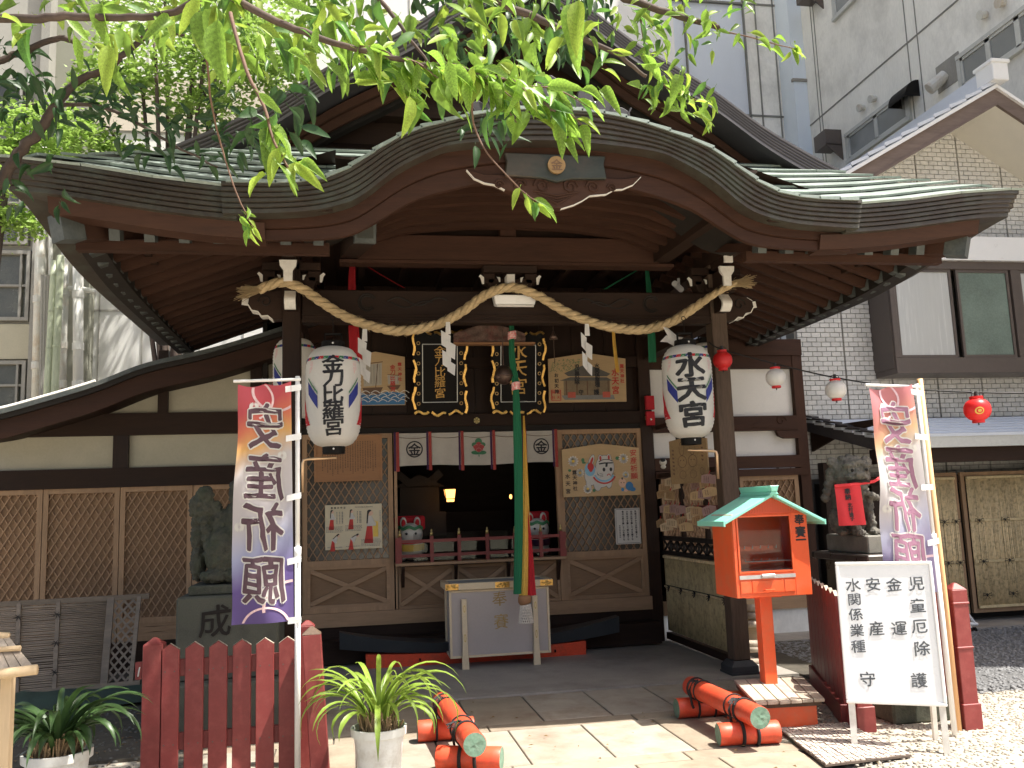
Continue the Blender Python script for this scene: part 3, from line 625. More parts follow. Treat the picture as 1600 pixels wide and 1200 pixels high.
# --- rafters
rb = MB(); rb.box(-.03, .03, 0, 1, -.037, .037)   # unit rafter along +y, scaled by matrix
RAFT = {}
def rafter(p, q, w=.055, h=.07, m='ry', name='rafter', tip=None):
    b = MB(); b.bar(p, q, w, h); o = b.build(name, M[m], SH)
    if tip:
        p, q = V(p), V(q); d = (q-p).normalized(); c = MB(); c.bar(p-d*.012, p+d*tip, w+.012, h+.012); c.build('tip_cap', M['cap'], o)
    return o
for side in (-1, 1):
    for i in range(8):
        d = 1.62+.218*i
        z = 3.365+.03*max(0, (d-2.4))**2+(.0)
        rafter((C+side*d, 5.98, z), (C+side*d, 7.4, z+.42), tip=.09)
    # corner rafter
    rafter((C+side*3.24, 5.86, 3.37), (C+side*1.95, 7.2, 3.80), .13, .16, 'rx', 'corner_rafter', tip=.14)
    # side rafters
    for i in range(18):
        y = 6.15+.215*i; zz = 3.30+.15*max(0, 1-(y-YE)/2.6)**2
        rafter((C+side*3.18, y, zz), (C+side*1.75, y, zz+.52), .06, .075, 'rx', tip=.10)
    mb = MB(); mb.bar((C+side*2.65, 5.95, 3.34+.01), (C+side*1.2, 5.95, 3.34-.02), .05, .05); 
    # eave purlins along the side & front plank under tips
    mb = MB(); mb.box(*sorted((C+side*1.55, C+side*3.2)), 6.10, 6.17, 3.30, 3.375); mb.build('eave_batten', M['rx'], SH)
    mb = MB(); mb.box(*sorted((C+side*1.84, C+side*1.98)), 6.4, 9.7, 3.66, 3.86); mb.build('side_purlin', M['wy'], SH)
    for k in range(3):
        mb = MB(); mb.box(*sorted((C+side*(2.2+.33*k), C+side*(2.25+.33*k))), 6.2, 9.7, 3.70-.125*k, 3.73-.125*k); mb.build('ceiling_batten', M['wy'], SH)
    # ceiling boards above the rafters (front strip + side strip)
    mb = MB(); x0, x1 = C+side*3.3, C+side*1.5
    mb.add([(x0, 6.0, 3.44), (x1, 6.0, 4.02), (x1, 9.8, 4.02), (x0, 9.8, 3.40)], [(0,1,2,3)]); mb.add([(x0, 5.75, 3.44), (x1, 5.75, 3.44), (x1, 7.6, 3.97), (x0-side*1.4, 7.6, 3.97)], [(0,1,2,3)])
    mb.build('ceiling_boards', M['wx'], SH)
# --- front posts, stone bases, beams
for x0 in (-.575, 3.232):
    mb = MB(); mb.box(x0, x0+.15, 7.48, 7.63, .125, 3.66); p = mb.build('post', M['oldx'] if x0 > 0 else M['wz'], SH, bev=.008)
    mb = MB(); c = x0+.075
    q = lambda h, z: [(c-h, 7.555-h, z), (c+h, 7.555-h, z), (c+h, 7.555+h, z), (c-h, 7.555+h, z)]
    mb.hexa(q(.13, 0), q(.13, .03)); mb.hexa(q(.122, .03), q(.122, .08)); mb.hexa(q(.122, .08), q(.085, .125)); mb.build('post_base', mat('dark base stone', (.05,.052,.055), .6, .3, 8, bump=.2), p)
mb = MB(); mb.box(-.42, 3.232, 7.5, 7.62, 3.112, 3.40); LB = mb.build('lintel_beam', M['wx'], SH, bev=.01)
mb = MB(); mb.box(-.42, 3.232, 7.49, 7.5, 3.112, 3.135); mb.box(-.42, 3.232, 7.485, 7.5, 3.17, 3.18); mb.box(-.1, 2.9, 7.492, 7.5, 3.145, 3.152); mb.build('moulding', M['wx'], LB)
mb = MB()
for cx, s in ((.55, 1), (2.25, -1)):
    for k, (dx, r) in enumerate([(0-.42*s, .075), (-.42*s, .055)]): mb.tube([(cx+dx*1+s*0+r*cos(t*.5)*1.0, 7.497, 3.29+r*sin(t*.5)) for t in range(1, 12)], .008, 5)
    mb.tube([(cx+s*(-.25+.04*t), 7.497, 3.30+.035*sin(t*.7)) for t in range(14)], .008, 5)
    mb.tube([(cx+s*(-.22+.04*t), 7.497, 3.275+.03*cos(t*.7+1)) for t in range(10)], .007, 5)
each(mb, 'wave_carving', M['bk'], LB)
mb = MB(); mb.box(.05, 2.76, 7.48, 7.60, 3.662, 3.893); mb.build('tie_beam', M['rx'], SH, bev=.006)
mb = MB(); mb.box(-.1, 2.9, 7.47, 7.61, 3.632, 3.660); mb.build('tie_beam_fillet', M['rx'], SH)
# porch purlin noses with copper caps
def nose(p, q, w=.14, h=.2, capd=.05):
    b = MB(); b.bar(p, q, w, h); o = b.build('purlin', M['wy'], SH); p, q = V(p), V(q); d = (q-p).normalized()
    c = MB(); c.bar(p-d*.012, p+d*capd, w+.012, h+.012); c.build('tip_cap', M['cap'], o, bev=.006)
    d2 = MB(); d2.bar(p-d*.02, p-d*.011, w-.035, h-.06); d2.build('cap_panel', M['cop'], o)
nose((2.80, 6.06, 3.73), (2.78, 7.5, 3.775)); nose((.10, 6.30, 3.53), (-.02, 7.5, 3.76), .15, .16)
# back wall of the arch + little post
mb = MB(); P_ = [(-1.45, 3.8)]+[(d/10, lerp(KW, abs(d/10))+.27+.2*(d/13)**2) for d in range(-14, 15)]+[(1.45, 3.8)]
mb.prism(P_, (C, 7.62, 0), (1,0,0), (0,0,1), (0, .04, 0)); mb.build('arch_back_wall', M['wx'], SH)
mb = MB(); mb.box(C-.1, C+.05, 7.5, 7.6, 3.893, 4.15); mb.box(C-.18, C+.14, 7.44, 7.6, 4.1, 4.16); mb.build('king_strut', M['rz'], SH, bev=.01)
mb = MB(); mb.box(C-.185, C-.15, 7.43, 7.46, 4.09, 4.17); mb.box(C+.11, C+.145, 7.43, 7.46, 4.09, 4.12); mb.build('white_block', M['wpaint'], SH)
# bracket sets on the posts and in the middle
def bracket(cx, s=1, side=0):
    b = MB(); b.box(cx-.24, cx+.24, 7.48, 7.62, 3.565, 3.63); b.box(cx-.12, cx+.12, 7.46, 7.64, 3.40, 3.44)
    for dx in (-.24, .24):
        b.prism([(-.04, 0), (.04, 0), (.055, .04), (.055, .09), (-.055, .09), (-.055, .04)], (cx+dx*.78, 7.5, 3.47), (1,0,0), (0,0,1), (0, .12, 0))
    b.prism([(-.2, .07), (-.17, 0), (.17, 0), (.2, .07), (.2, .11), (-.2, .11)], (cx, 7.5, 3.40), (1,0,0), (0,0,1), (0, .12, 0))
    o = b.build('bracket_arm', M['wx'], SH, bev=.005)
    w_ = MB()
    for dx in (-1, 1):
        w_.prism([(0, 0), (.018, .0), (.03, .05), (.045, .07), (.03, .085), (.0, .06)], (cx+dx*.235 if dx > 0 else cx-.235, 7.49, 3.46), (dx, 0, 0), (0,0,1), (0, .012, 0))
        w_.prism([(0, 0), (.012, .0), (.02, .03), (.03, .045), (.0, .04)], (cx+dx*.09, 7.49, 3.48), (dx, 0, 0), (0,0,1), (0, .012, 0))
    each(w_, 'white_tip', M['wpaint'], o)
    return o
o = bracket(C-.02); mb = MB(); mb.box(C-.07, C, 7.38, 7.5, 3.44, 3.52); mb.build('white_block', M['wpaint'], o)
for cx, sd in ((-.50, -1), (3.307, 1)):
    o = bracket(cx)
    b = MB()  # stepped white-faced bracket ends pointing at the viewer
    b.prism([(-.035, 0), (.035, 0), (.037, .09), (.065, .13), (.07, .175), (-.07, .175), (-.065, .13), (-.037, .09)], (cx-.01, 7.22, 3.40), (1,0,0), (0,0,1), (0, .03, 0))
    b.box(cx-.045, cx+.035, 7.18, 7.2, 3.60, 3.66)
    if sd > 0: b.box(cx-.09, cx+.05, 7.14, 7.16, 3.70, 3.74)
    b.build('white_face', M['wpaint'], o)
    b = MB(); b.box(cx-.04, cx+.04, 7.25, 7.5, 3.41, 3.57); b.box(cx-.05, cx+.04, 7.2, 7.5, 3.6, 3.68); b.build('bracket_nose', M['wy'], o)
    # elephant-nose beam end toward viewer, white S shaped face
    b = MB(); b.slab(lambda u, v: (cx-.045+.09*u, 7.33-.05*sin(v*pi*1.6)-.02*v, 3.19+.20*v), 2, 10, (0, .03, 0)); b.build('white_face', M['wpaint'], o)
    b = MB(); b.box(cx-.045, cx+.045, 7.35, 7.49, 3.2, 3.4); b.build('beam_nose', M['wy'], o)
    # side scroll nose
    pts = [(0, .0), (.08, .0), (.12, .035), (.17, .03), (.2, .07), (.25, .08), (.28, .13), (.27, .19), (.22, .22), (.1, .24), (0, .26)]
    xo = cx+sd*.075
    b = MB(); b.prism([(sd*a, z) for a, z in pts], (xo, 7.5, 3.14), (1,0,0), (0,0,1), (0, .12, 0)); b.build('carved_nose', M['wx'], o, bev=.004)
    b = MB()
    for (a, z), (c_, d_) in zip(pts[1:8], pts[2:9]): b.bar((xo+sd*a, 7.56, 3.14+z-.003), (xo+sd*c_, 7.56, 3.14+d_-.003), .118, .008)
    b.build('white_edge', M['wpaint'], o)
    b = MB(); b.tube([(xo+sd*(.14+.06*(1-t/16)*cos(t*.6)), 7.497, 3.29+.06*(1-t/16)*sin(t*.6)) for t in range(14)], .006, 5); b.build('scroll_carving', M['bk'], o)
# inner beams running across behind the lintel
for z0, z1, y in ((3.38, 3.55, 8.5), (3.62, 3.74, 8.95)):
    mb = MB(); mb.box(-.5, 3.3, y, y+.12, z0, z1); mb.build('inner_beam', M['wx'], SH)
for x in (-.575, 3.232):
    mb = MB(); mb.box(x+.015, x+.135, 7.63, 9.5, 3.12, 3.36); mb.build('connecting_beam', M['wy'], SH)
for k in range(9):
    mb = MB(); mb.box(-.35+.42*k, -.29+.42*k, 7.65, 9.5, 3.9, 3.96); mb.build('ceiling_rafter', M['wy'], SH)
mb = MB(); mb.box(-1.0, 3.8, 7.66, 12.6, 4.0, 4.03); mb.build('ceiling', M['wy'], SH)
# --- facade wall at Y = 9.55
YW = 9.55
for x0, x1 in ((-.69, -.535), (3.19, 3.33)):
    mb = MB(); mb.box(x0, x1, YW-.02, YW+.14, 0, 3.98); mb.build('wall_post', M['wz'], SH, bev=.006)
mb = MB(); mb.box(-.535, 3.19, YW-.03, YW+.1, 2.405, 2.54); NG = mb.build('door_head_beam', M['wx'], SH, bev=.004)
mb = MB(); mb.box(-.535, 3.19, YW, YW+.1, 2.345, 2.405); mb.build('door_head', M['bk'], SH)
mb = MB()
for i in range(10): mb.box(-.535+.3725*i+.002, -.535+.3725*(i+1)-.002, YW+.06, YW+.09, 2.54, 3.98)
mb.build('upper_wall_board', M['wz'], SH)
mb = MB(); mb.box(-.535, 3.19, YW, YW+.08, 3.05, 3.17); mb.build('upper_beam', M['wx'], SH)
def hexstud(px, py):
    p = at(px, py, Y=YW-.035); b = MB(); b.lathe([(0, 0)], p, 1) if 0 else None
    b.tube([p, p+V((0,.006,0))], .036, 6); b.ball(p, (.014, .01, .014), 8, 5)
    o = b.build('gold_stud', M['brass'], SH)
    r = MB(); f_ = plane_fn(p-V((0,.001,0)), (1,0,0), (0,0,1))
    for k in range(6): disc(r, f_, .022*cos(k*pi/3), .022*sin(k*pi/3), .006, 0, 6)
    r.build('stud_hole', M['bk'], o)
hexstud(745, 657); hexstud(1012, 653)
def lattice(mb, x0, x1, z0, z1, y, px=.083, pz=.135, w=.011, d=.012):
    """diagonal slats clipped to a rectangle"""
    sl = pz/px; n = int((x1-x0)/px)+int((z1-z0)/pz)+2
    for s, yy in ((1, y), (-1, y+d)):
        k = -int((z1-z0)/pz)-1
        while True:
            xs = x0+k*px
            if xs > x1+ (z1-z0)/sl: break
            # line z = z0 + s'*(x-xs)
            if s > 0: a, b = xs, xs+(z1-z0)/sl; za, zb = z0, z1
            else: a, b = xs, xs+(z1-z0)/sl; za, zb = z1, z0
            ca, cb = max(a, x0), min(b, x1)
            if cb-ca > .01:
                fa = za+(zb-za)*(ca-a)/(b-a); fb = za+(zb-za)*(cb-a)/(b-a)
                mb.bar((ca, yy, fa), (cb, yy, fb), d, w, up=(0,0,1))
            k += 1
    return mb
def frame(mb, x0, x1, z0, z1, y0, y1, w):
    mb.box(x0, x0+w, y0, y1, z0, z1); mb.box(x1-w, x1, y0, y1, z0, z1); mb.box(x0+w, x1-w, y0+.001, y1-.001, z1-w, z1); mb.box(x0+w, x1-w, y0+.001, y1-.001, z0, z0+w)
def xpanel(x0, x1, z0, z1, y, par):
    b = MB(); b.box(x0, x1, y+.03, y+.045, z0, z1); b.build('panel', M['tanp'], par)
    b = MB(); frame(b, x0, x1, z0, z1, y, y+.04, .03); b.build('panel_frame', M['tanx'], par)
    for s in (0, 1):
        b = MB(); b.bar((x0+.03, y+.02-s*.004, z0+.04 if s else z1-.04), (x1-.03, y+.02-s*.004, z1-.04 if s else z0+.04), .03, .045); b.build('cross_brace', M['tanx'], par)
def door(x0, x1, z0, z1, zm, y, par, back='glass'):
    d = MB(); frame(d, x0, x1, z0, z1, y, y+.05, .05); d.box(x0+.05, x1-.05, y, y+.05, zm-.03, zm+.03); o = d.build('lattice_door', M['tanz'], par)
    l = MB(); lattice(l, x0+.05, x1-.05, zm+.03, z1-.05, y+.018); k = l.build('lattice_slats', M['tanz'], o); k['kind'] = 'stuff'
    b = MB(); b.box(x0+.05, x1-.05, y+.044, y+.048, zm+.03, z1-.05); b.build('pane', back, o)
    xpanel(x0+.05, x1-.05, z0+.05, zm-.03, y+.005, o); return o
dglass = mat('dark lattice backing', (.13,.12,.10), .18, .3, 3, bump=.02, spec=.7)
door(-.53, .41, .50, 2.345, 1.0, YW, SH, dglass)
door(2.225, 3.19, .46, 2.345, .98, YW, SH, dglass)
# centre: low panels, counter, opening
for x0, x1 in ((.445, 1.05), (1.06, 1.62), (1.63, 2.19)): xpanel(x0, x1, .5, .93, YW, SH)
mb = MB(); mb.box(.42, 2.24, YW-.14, YW+.12, .945, .975); mb.build('counter_ledge', M['tanx'], SH, bev=.004)
for x in (.50, 1.055, 1.62, 2.17):
    mb = MB(); mb.prism([(0, 0), (.1, .2), (.1, .22), (0, .22)], (x-.015, YW, .72), (0,-1,0), (0,0,1), (.03, 0, 0)); mb.build('ledge_bracket', M['wz'], SH)
for x in (.425, 2.195): 
    mb = MB(); mb.box(x, x+.03, YW, YW+.06, .5, 2.345); mb.build('door_jamb', M['tanz'], SH)
mb = MB(); mb.box(-.54, 3.2, YW-.05, YW+.1, .36, .5); mb.build('sill_beam', M['tanx'], SH)
mb = MB(); mb.box(-.54, 3.2, YW-.02, YW+.12, .0, .36); mb.build('plinth_board', M['wx'], SH)
mb = MB(); mb.box(-.6, 3.2, YW-.30, YW-.05, .20, .25); mb.box(-.6, 3.2, YW-.28, YW-.24, .03, .2); mb.build('step', M['wx'], SH)
# interior
mb = MB(); mb.box(-.9, 3.7, 12.5, 12.6, 0, 4); mb.box(-.95, -.9, 9.7, 12.6, 0, 4); mb.box(3.7, 3.75, 9.7, 12.6, 0, 4); mb.build('interior_wall', M['bk'], SH)
mb = MB(); mb.box(-.9, 3.7, 9.7, 12.5, .4, .48); mb.build('interior_floor', M['wy'], SH)
mb = MB()
for k in range(4): mb.box(.5+.1*k, 2.4-.1*k, 11.2+.25*k, 12.3, .48+.25*k, .73+.25*k)
mb.build('altar_step', M['bk'], SH)
# --- side facade (right) and its plaster bays
XS0, XS1 = 3.33, 5.16
mb = MB()
mb.box(XS0, XS1+.05, YW-.03, YW+.1, 3.17, 3.36); mb.box(XS0, XS1, YW, YW+.1, 3.02, 3.17); mb.build('wall_plate', M['rx'], SH)
mb = MB(); mb.box(XS1-.07, XS1+.05, YW-.01, YW+.12, 0, 3.17); mb.box(XS0+.9, XS0+1.0, YW-.01, YW+.1, 0, 1.9); mb.build('side_wall_post', M['rz'], SH)
mb = MB(); mb.box(XS0, XS1, YW+.07, YW+.1, 2.0, 3.05); mb.build('plaster_panel', M['plaster'], SH)
mb = MB(); mb.box(XS0, XS1-.07, YW-.02, YW+.06, 2.29, 2.46); SB = mb.build('side_rail', M['rx'], SH)
mb = MB(); mb.prism([(0, 0), (.1, .06), (.2, .07), (.32, .1), (.45, .13), (.55, .0), (.5, -.03)], (4.5, YW-.03, 2.33), (1,0,0), (0,0,1), (0, .02, 0)); mb.tube([(4.88+.07*(1-t/16)*cos(t*.6), YW-.034, 2.40+.06*(1-t/16)*sin(t*.6)) for t in range(14)], .008, 5); mb.build('cloud_carving', M['rx'], SB)
mb = MB(); mb.prism([(0, .0), (.03, -.06), (.1, -.09), (.3, -.09), (.3, 0)], (4.82, YW-.02, 2.285), (1,0,0), (0,0,1), (0, .06, 0)); mb.build('side_rail_corbel', M['rx'], SH)
mb = MB(); mb.box(XS0, XS1, YW-.02, YW+.06, 1.86, 2.0); mb.box(XS0, XS1, YW-.03, YW+.05, 1.77, 1.85); mb.build('side_rail', M['rx'], SH)
door(4.33, 5.06, .42, 1.77, .95, YW+.01, SH, M['tanp']); door(3.4, 4.2, .42, 1.77, .95, YW+.01, SH, M['tanp'])
mb = MB(); mb.box(XS0, XS1, YW-.04, YW+.1, .28, .42); mb.build('side_sill', M['tanx'], SH)
mb = MB(); mb.box(XS0, XS1, YW, YW+.14, 0, .28); mb.build('foundation', M['conc'], SH)
# --- left wing
WG = thing('side_wing', 'low timber wing with cream plaster bays and lattice doors, left of the shrine', 'building', (-3, 9.8, 0))
YL = 9.8
for (a, b_), (c_, d_) in [((0, 652), (370, 625)), ]: pass
for z0, z1 in ((2.40, 2.63), (1.86, 2.06)):
    mb = MB(); mb.box(-4.6, -.7, YL-.02, YL+.06, z0, z1); mb.build('wall_beam', M['wx'], WG)
for px, z0, z1, wd in ((190, 2.06, 2.40, .15), (103, 2.63, 2.9, .1), (254, 2.63, 3.3, .1), (400, 2.06, 3.4, .12)):
    x = at(px, 650, Y=YL).x; mb = MB(); mb.box(x-wd/2, x+wd/2, YL-.01, YL+.06, z0, z1); mb.build('wall_stud', M['wz'], WG)
lx = [-4.55, -3.85, -3.12, -2.38, -1.66, -.98, -.60]
for a, b_ in zip(lx, lx[1:]): door(a+.004, b_-.004, .3, 1.86, .5, YL, WG, M['tanp'])
mb = MB(); mb.box(-4.6, -.7, YL-.04, YL+.1, 0, .3); mb.build('sill', M['wx'], WG)
# verge roof: curve from lower left to upper right
vp = [at(*q, Y=9.25) for q in ((-60, 650), (0, 641), (70, 622), (150, 598), (230, 568), (330, 545), (430, 515), (520, 486))]
vc = catmull(vp, 5)
mb = MB(); mb.prism([(-4.6, 1.7), (-.56, 1.7), (-.56, 3.3)]+[(p.x, p.z-.12) for p in vc[::-1] if -4.5 < p.x < -.6]+[(-4.6, 2.6)], (0, YL+.05, 0), (1,0,0), (0,0,1), (0, .1, 0)); mb.build('plaster_panel', M['plasterg'], WG)
def verge(zo, h, y0, dep, name, m, dx=0):
    b = MB(); vs = []
    for p in vc: vs += [(p.x+dx, y0, p.z+zo), (p.x+dx, y0+dep, p.z+zo), (p.x+dx, y0+dep, p.z+zo-h), (p.x+dx, y0, p.z+zo-h)]
    k = len(vc); b.add(vs, [(i*4+j, (i+1)*4+j, (i+1)*4+(j+1) % 4, i*4+(j+1) % 4) for i in range(k-1) for j in range(4)]+[(0,1,2,3), (4*k-1,4*k-2,4*k-3,4*k-4)]); return b.build(name, m, WG)
verge(0, .045, 9.2, .1, 'verge_cap', M['cap']); verge(-.045, .05, 9.22, .1, 'verge_flashing', M['bk']); verge(-.09, .19, 9.27, .06, 'bargeboard', M['rx']); verge(-.0, .03, 9.3, 4, 'roof_surface', M['tile']); verge(-.2, .03, 9.3, .6, 'soffit', M['wy'])
mb = MB(); mb.tube([(p.x, 9.24, p.z+.012) for p in vc[:16]], .022, 8); mb.build('verge_roll', M['wpaint'], WG)
# ================================================= NEIGHBOURING BUILDINGS
def clipquad(pts, ): return pts
# --- tiled annex on the right
AX = thing('brick_tiled_house', 'cream brick-tiled house with pitched white-edged roof, bay window and bamboo doors, far right', 'house', (7.5, 9.9, 0))
YA = 9.9; XA0 = 5.34
def axz(x):   # gable line height
    return min(6.90, 5.08+ (x-5.45)*.595) if x < 8.55 else 6.92-(x-8.55)*.6
mb = MB(); P_ = [(5.34, 0), (12, 0), (12, 4.9), (8.55, 6.9), (5.6, 5.15), (5.34, 5.0)]
mb.prism(P_, (0, YA+.012, 0), (1,0,0), (0,0,1), (0, .2, 0)); AW = mb.build('wall', M['mortar'], AX)
bw, bh, gp = .118, .052, .008
vis = []; hidden = []
def brick_ok(x0, x1, z0, z1):
    if x1 > 9.5: return False
    if z1 > axz(max(x0, 5.3))-.05 or z1 > axz(x1)-.05: return False
    if 6.62 < x1 and z0 > 3.02 and z1 < 4.78: return False
    if z0 < 1.72: return False
    return True
rowz = 1.72; r = 0; bricks = []
SEG = .62
while rowz < 6.9:
    for sgi in range(-1, 8):
        s0 = 5.36+sgi*SEG; off = (r % 2)*(bw+gp)/2
        x = s0+.012-(off)
        while x < s0+SEG-.02:
            a, b_ = max(x, s0+.012), min(x+bw, s0+SEG-.012)
            if b_-a > .02 and a > 5.34: bricks.append((a, b_, rowz, rowz+bh))
            x += bw+gp
    rowz += bh+gp; r += 1
bricks = [b for b in bricks if brick_ok(*b)]
# the tiles hidden behind the shrine roof are dropped; nearest visible ones become single parts
def pproj(p):
    d = V(p)-EYE; z = d.dot(CF); return 800+FPX*d.dot(CR)/z, 600-FPX*d.dot(CU)/z
def hid(b):
    px, py = pproj(((b[0]+b[1])/2, YA, (b[2]+b[3])/2))
    return px > 1640 or py < -20 or px < 1225
show = [b for b in bricks if not hid(b)]
big = bpy.data.meshes.new('brick')
def unit():
    b = MB(); b.box(-.5, .5, -.5, .5, -.5, .5); o = ORG[AX.name]; b.v = [tuple(V(p)+o) for p in b.v]; return b
bb = unit()
B0 = bb.build('brick', M['brick'], AX); B1 = None
full = [b for b in show if b[1]-b[0] > .11]
rnd = random.Random(8)
pts = sorted(full, key=lambda b: (b[2] > 4.9, b[0]*.4-b[2]*.2))
parts = pts[:290]; pset = set(parts)
bu = unit(); B1 = bu.build('brick', M['brickt'], AX)
first = {0: True, 1: True}
for b in parts:
    k = 1 if b[2] > 4.85 else 0; src = (B0, B1)[k]
    mw = Matrix.Translation(V(((b[0]+b[1])/2, YA+.002, (b[2]+b[3])/2))-ORG[AX.name]) @ Matrix.Diagonal((b[1]-b[0], .024, b[3]-b[2]+rnd.uniform(-.002, .002), 1))
    if first[k]: src.matrix_basis = mw; first[k] = False
    else: inst(src, 'brick', AX, mw)
if first[1]: bpy.data.objects.remove(B1)
for k in (0, 1):
    mb = MB()
    for b in show:
        if b not in pset and (b[2] > 4.85) == bool(k): mb.box(b[0], b[1], YA-.010, YA+.014, b[2], b[3])
    if mb.v: o = mb.build('brick_courses', (M['brick'], M['brickt'])[k], AX); o['kind'] = 'stuff'
# gable roof with overhang, white coping
apx = at(1556, 128, Y=9.0); lft = at(1302, 276, Y=9.0); rgt = V((apx.x+1.6, 9.0, apx.z-1.0))
def vbar(p, q, y0, y1, zo0, zo1, name, m, par=AX, **k):
    b = MB(); p, q = V(p), V(q)
    b.hexa([(p.x, y0, p.z+zo1), (q.x, y0, q.z+zo1), (q.x, y1, q.z+zo1), (p.x, y1, p.z+zo1)], [(p.x, y0, p.z+zo0), (q.x, y0, q.z+zo0), (q.x, y1, q.z+zo0), (p.x, y1, p.z+zo0)])
    return b.build(name, m, par, **k)
for p, q in ((lft, apx), (apx, rgt)):
    vbar(p, q, 9.0, 10.1, -.02, -.06, 'roof_sheet', M['scorrug'])
    vbar(p, q, 9.03, 9.07, -.06, -.27, 'bargeboard', M['brd']); vbar(p, q, 9.015, 9.03, -.255, -.285, 'bargeboard_trim', M['brd'])
    vbar(p, q, 8.99, 9.03, -.03, -.075, 'roof_trim', M['white'])
    vbar(p, q, 9.07, 9.92, -.26, -.275, 'soffit', M['soff'])
d = (apx-lft)
for i in range(10):
    a = lft+d*(i/10); b_ = lft+d*((i+1)/10+.004)
    c = MB(); u = V((0, 0, 1)); c.hexa([(a.x, 8.98, a.z), (b_.x, 8.98, b_.z-.02), (b_.x, 9.2, b_.z-.02), (a.x, 9.2, a.z)], [(a.x, 8.98, a.z+.05), (b_.x, 8.98, b_.z+.015), (b_.x, 9.2, b_.z+.015), (a.x, 9.2, a.z+.05)]); c.build('coping_tile', M['scorrug'], AX)
mb = MB(); mb.box(apx.x-.11, apx.x+.11, 8.9, 9.2, apx.z-.02, apx.z+.26); mb.box(apx.x-.13, apx.x+.13, 8.88, 9.22, apx.z+.2, apx.z+.25); mb.build('ridge_end_tile', M['white'], AX, bev=.01)
mb = MB(); mb.box(apx.x-.06, apx.x+.06, 9.2, 11.5, apx.z, apx.z+.2); mb.build('ridge_cap', M['scorrug'], AX)
mb = MB(); 
for k in range(5): mb.box(8.75, 9.15, 9.3+.05*k, 9.325+.05*k, 6.28, 6.30)
mb.build('soffit_vent', M['bronze'], AX)
mb = MB(); mb.hexa([(apx.x-.7,8.2,8.1+0),(apx.x+.2,8.2,8.1),(apx.x+.2,8.25,8.1),(apx.x-.7,8.25,8.1)],[(apx.x-.7,8.2,8.12),(apx.x+.2,8.2,8.12),(apx.x+.2,8.25,8.12),(apx.x-.7,8.25,8.12)]) if 0 else None
# bay window
YB = 9.45
bx0 = 6.38; bz0, bz1 = 3.0, 4.28
mb = MB(); mb.box(bx0, 10, YB, YA+.1, 2.93, 3.12); mb.box(bx0, 10, YB-.0, YA+.1, 4.22, 4.32); mb.box(bx0, bx0+.07, YB+.001, YB+.05, 3.12, 4.22); BW = mb.build('bay_window', M['bronze'], AX, bev=.005)
mb = MB(); mb.box(bx0-.02, 10, YB-.06, YA+.1, 4.32, 4.62); mb.build('bay_roof', M['white'], BW)
mb = MB(); mb.box(bx0+.005, bx0+.03, YB+.05, YA, 3.12, 4.22); mb.build('side_panel', M['wpaint'], BW)
mb = MB(); mb.box(bx0-.01, bx0+.005, YB+.03, YA, 3.0, 4.3); mb.build('side_frame', M['bronze'], BW)
for a, b_, m_ in ((bx0+.07, bx0+.86, 'curtain'), (bx0+.93, bx0+1.66, 'glassg'), (bx0+1.80, bx0+2.6, 'curtain'), (bx0+2.65, bx0+3.5, 'curtain')):
    mb = MB(); frame(mb, a, b_, 3.12, 4.22, YB+.02, YB+.05, .035); s_ = mb.build('window_sash', M['bronze'], BW)
    mb = MB(); mb.box(a+.035, b_-.035, YB+.035, YB+.04, 3.155, 4.185); mb.build('pane', M[m_], s_)
mb = MB(); mb.box(bx0+1.68, bx0+1.79, YB, YB+.05, 3.12, 4.22); mb.build('mullion', M['bronze'], BW)
# lower canopy: white corrugated sheet roof
ca, cb = at(1268, 653, Y=9.85), at(1345, 685, Y=8.75)
mb = MB()
for i in range(7):
    t0, t1 = i/7, (i+1)/7
    y0, y1 = 9.85-t0*1.1, 9.85-t1*1.1-.02; z0, z1 = 2.43-t0*.30, 2.43-t1*.30
    mb.add([(5.36+.03*i, y0, z0), (10, y0, z0), (10, y1, z1+.02), (5.36+.03*i, y1, z1+.02), (5.36+.03*i, y0, z0-.03), (10, y0, z0-.03), (10, y1, z1-.012), (5.36+.03*i, y1, z1-.012)], [(0,1,2,3), (7,6,5,4), (3,2,6,7), (0,3,7,4)])
mb.build('canopy_sheet', M['scorrug'], AX)
mb = MB(); mb.box(5.6, 10, 8.74, 8.80, 2.0, 2.12); mb.build('canopy_fascia', M['alu'], AX)
mb = MB(); mb.hexa([(5.36, 9.86, 2.30), (5.41, 9.86, 2.30), (5.63, 8.76, 1.98), (5.58, 8.76, 1.98)], [(5.36, 9.86, 2.46), (5.41, 9.86, 2.46), (5.63, 8.76, 2.14), (5.58, 8.76, 2.14)]); mb.build('canopy_verge', M['tile'], AX)
for i in range(6):
    mb = MB(); a = V((5.36, 9.86, 2.47)); b_ = V((5.6, 8.76, 2.15)); p = a+(b_-a)*(i/6); q = a+(b_-a)*((i+1)/6); mb.bar(p+V((0,0,.012)), q+V((0,0,.03)), .11, .02); mb.build('verge_tile', M['tile'], AX)
mb = MB(); mb.prism([(0, 0), (.0, -.28), (.5, -.13), (1.1, -.06), (1.1, 0.0)], (5.42, 9.86, 2.33), (.18,-.98,0), (0,0,1), (.03, 0, 0)); mb.build('canopy_gable_board', M['wy'], AX)
mb = MB(); mb.box(5.6, 10, 8.82, 8.94, 1.84, 2.0); mb.box(5.5, 10, 9.5, 9.85, 1.62, 1.72); mb.build('canopy_beam', M['wx'], AX)
mb = MB(); mb.box(5.42, 10, 9.7, 9.86, 0, 1.66); mb.build('recess_wall', M['bk'], AX)
for x in (5.42, 5.72, 6.0, 6.25, 6.5):
    mb = MB(); mb.box(x, x+.1, 9.6, 9.72, 0, 1.66); mb.build('recess_post', M['wz'], AX)
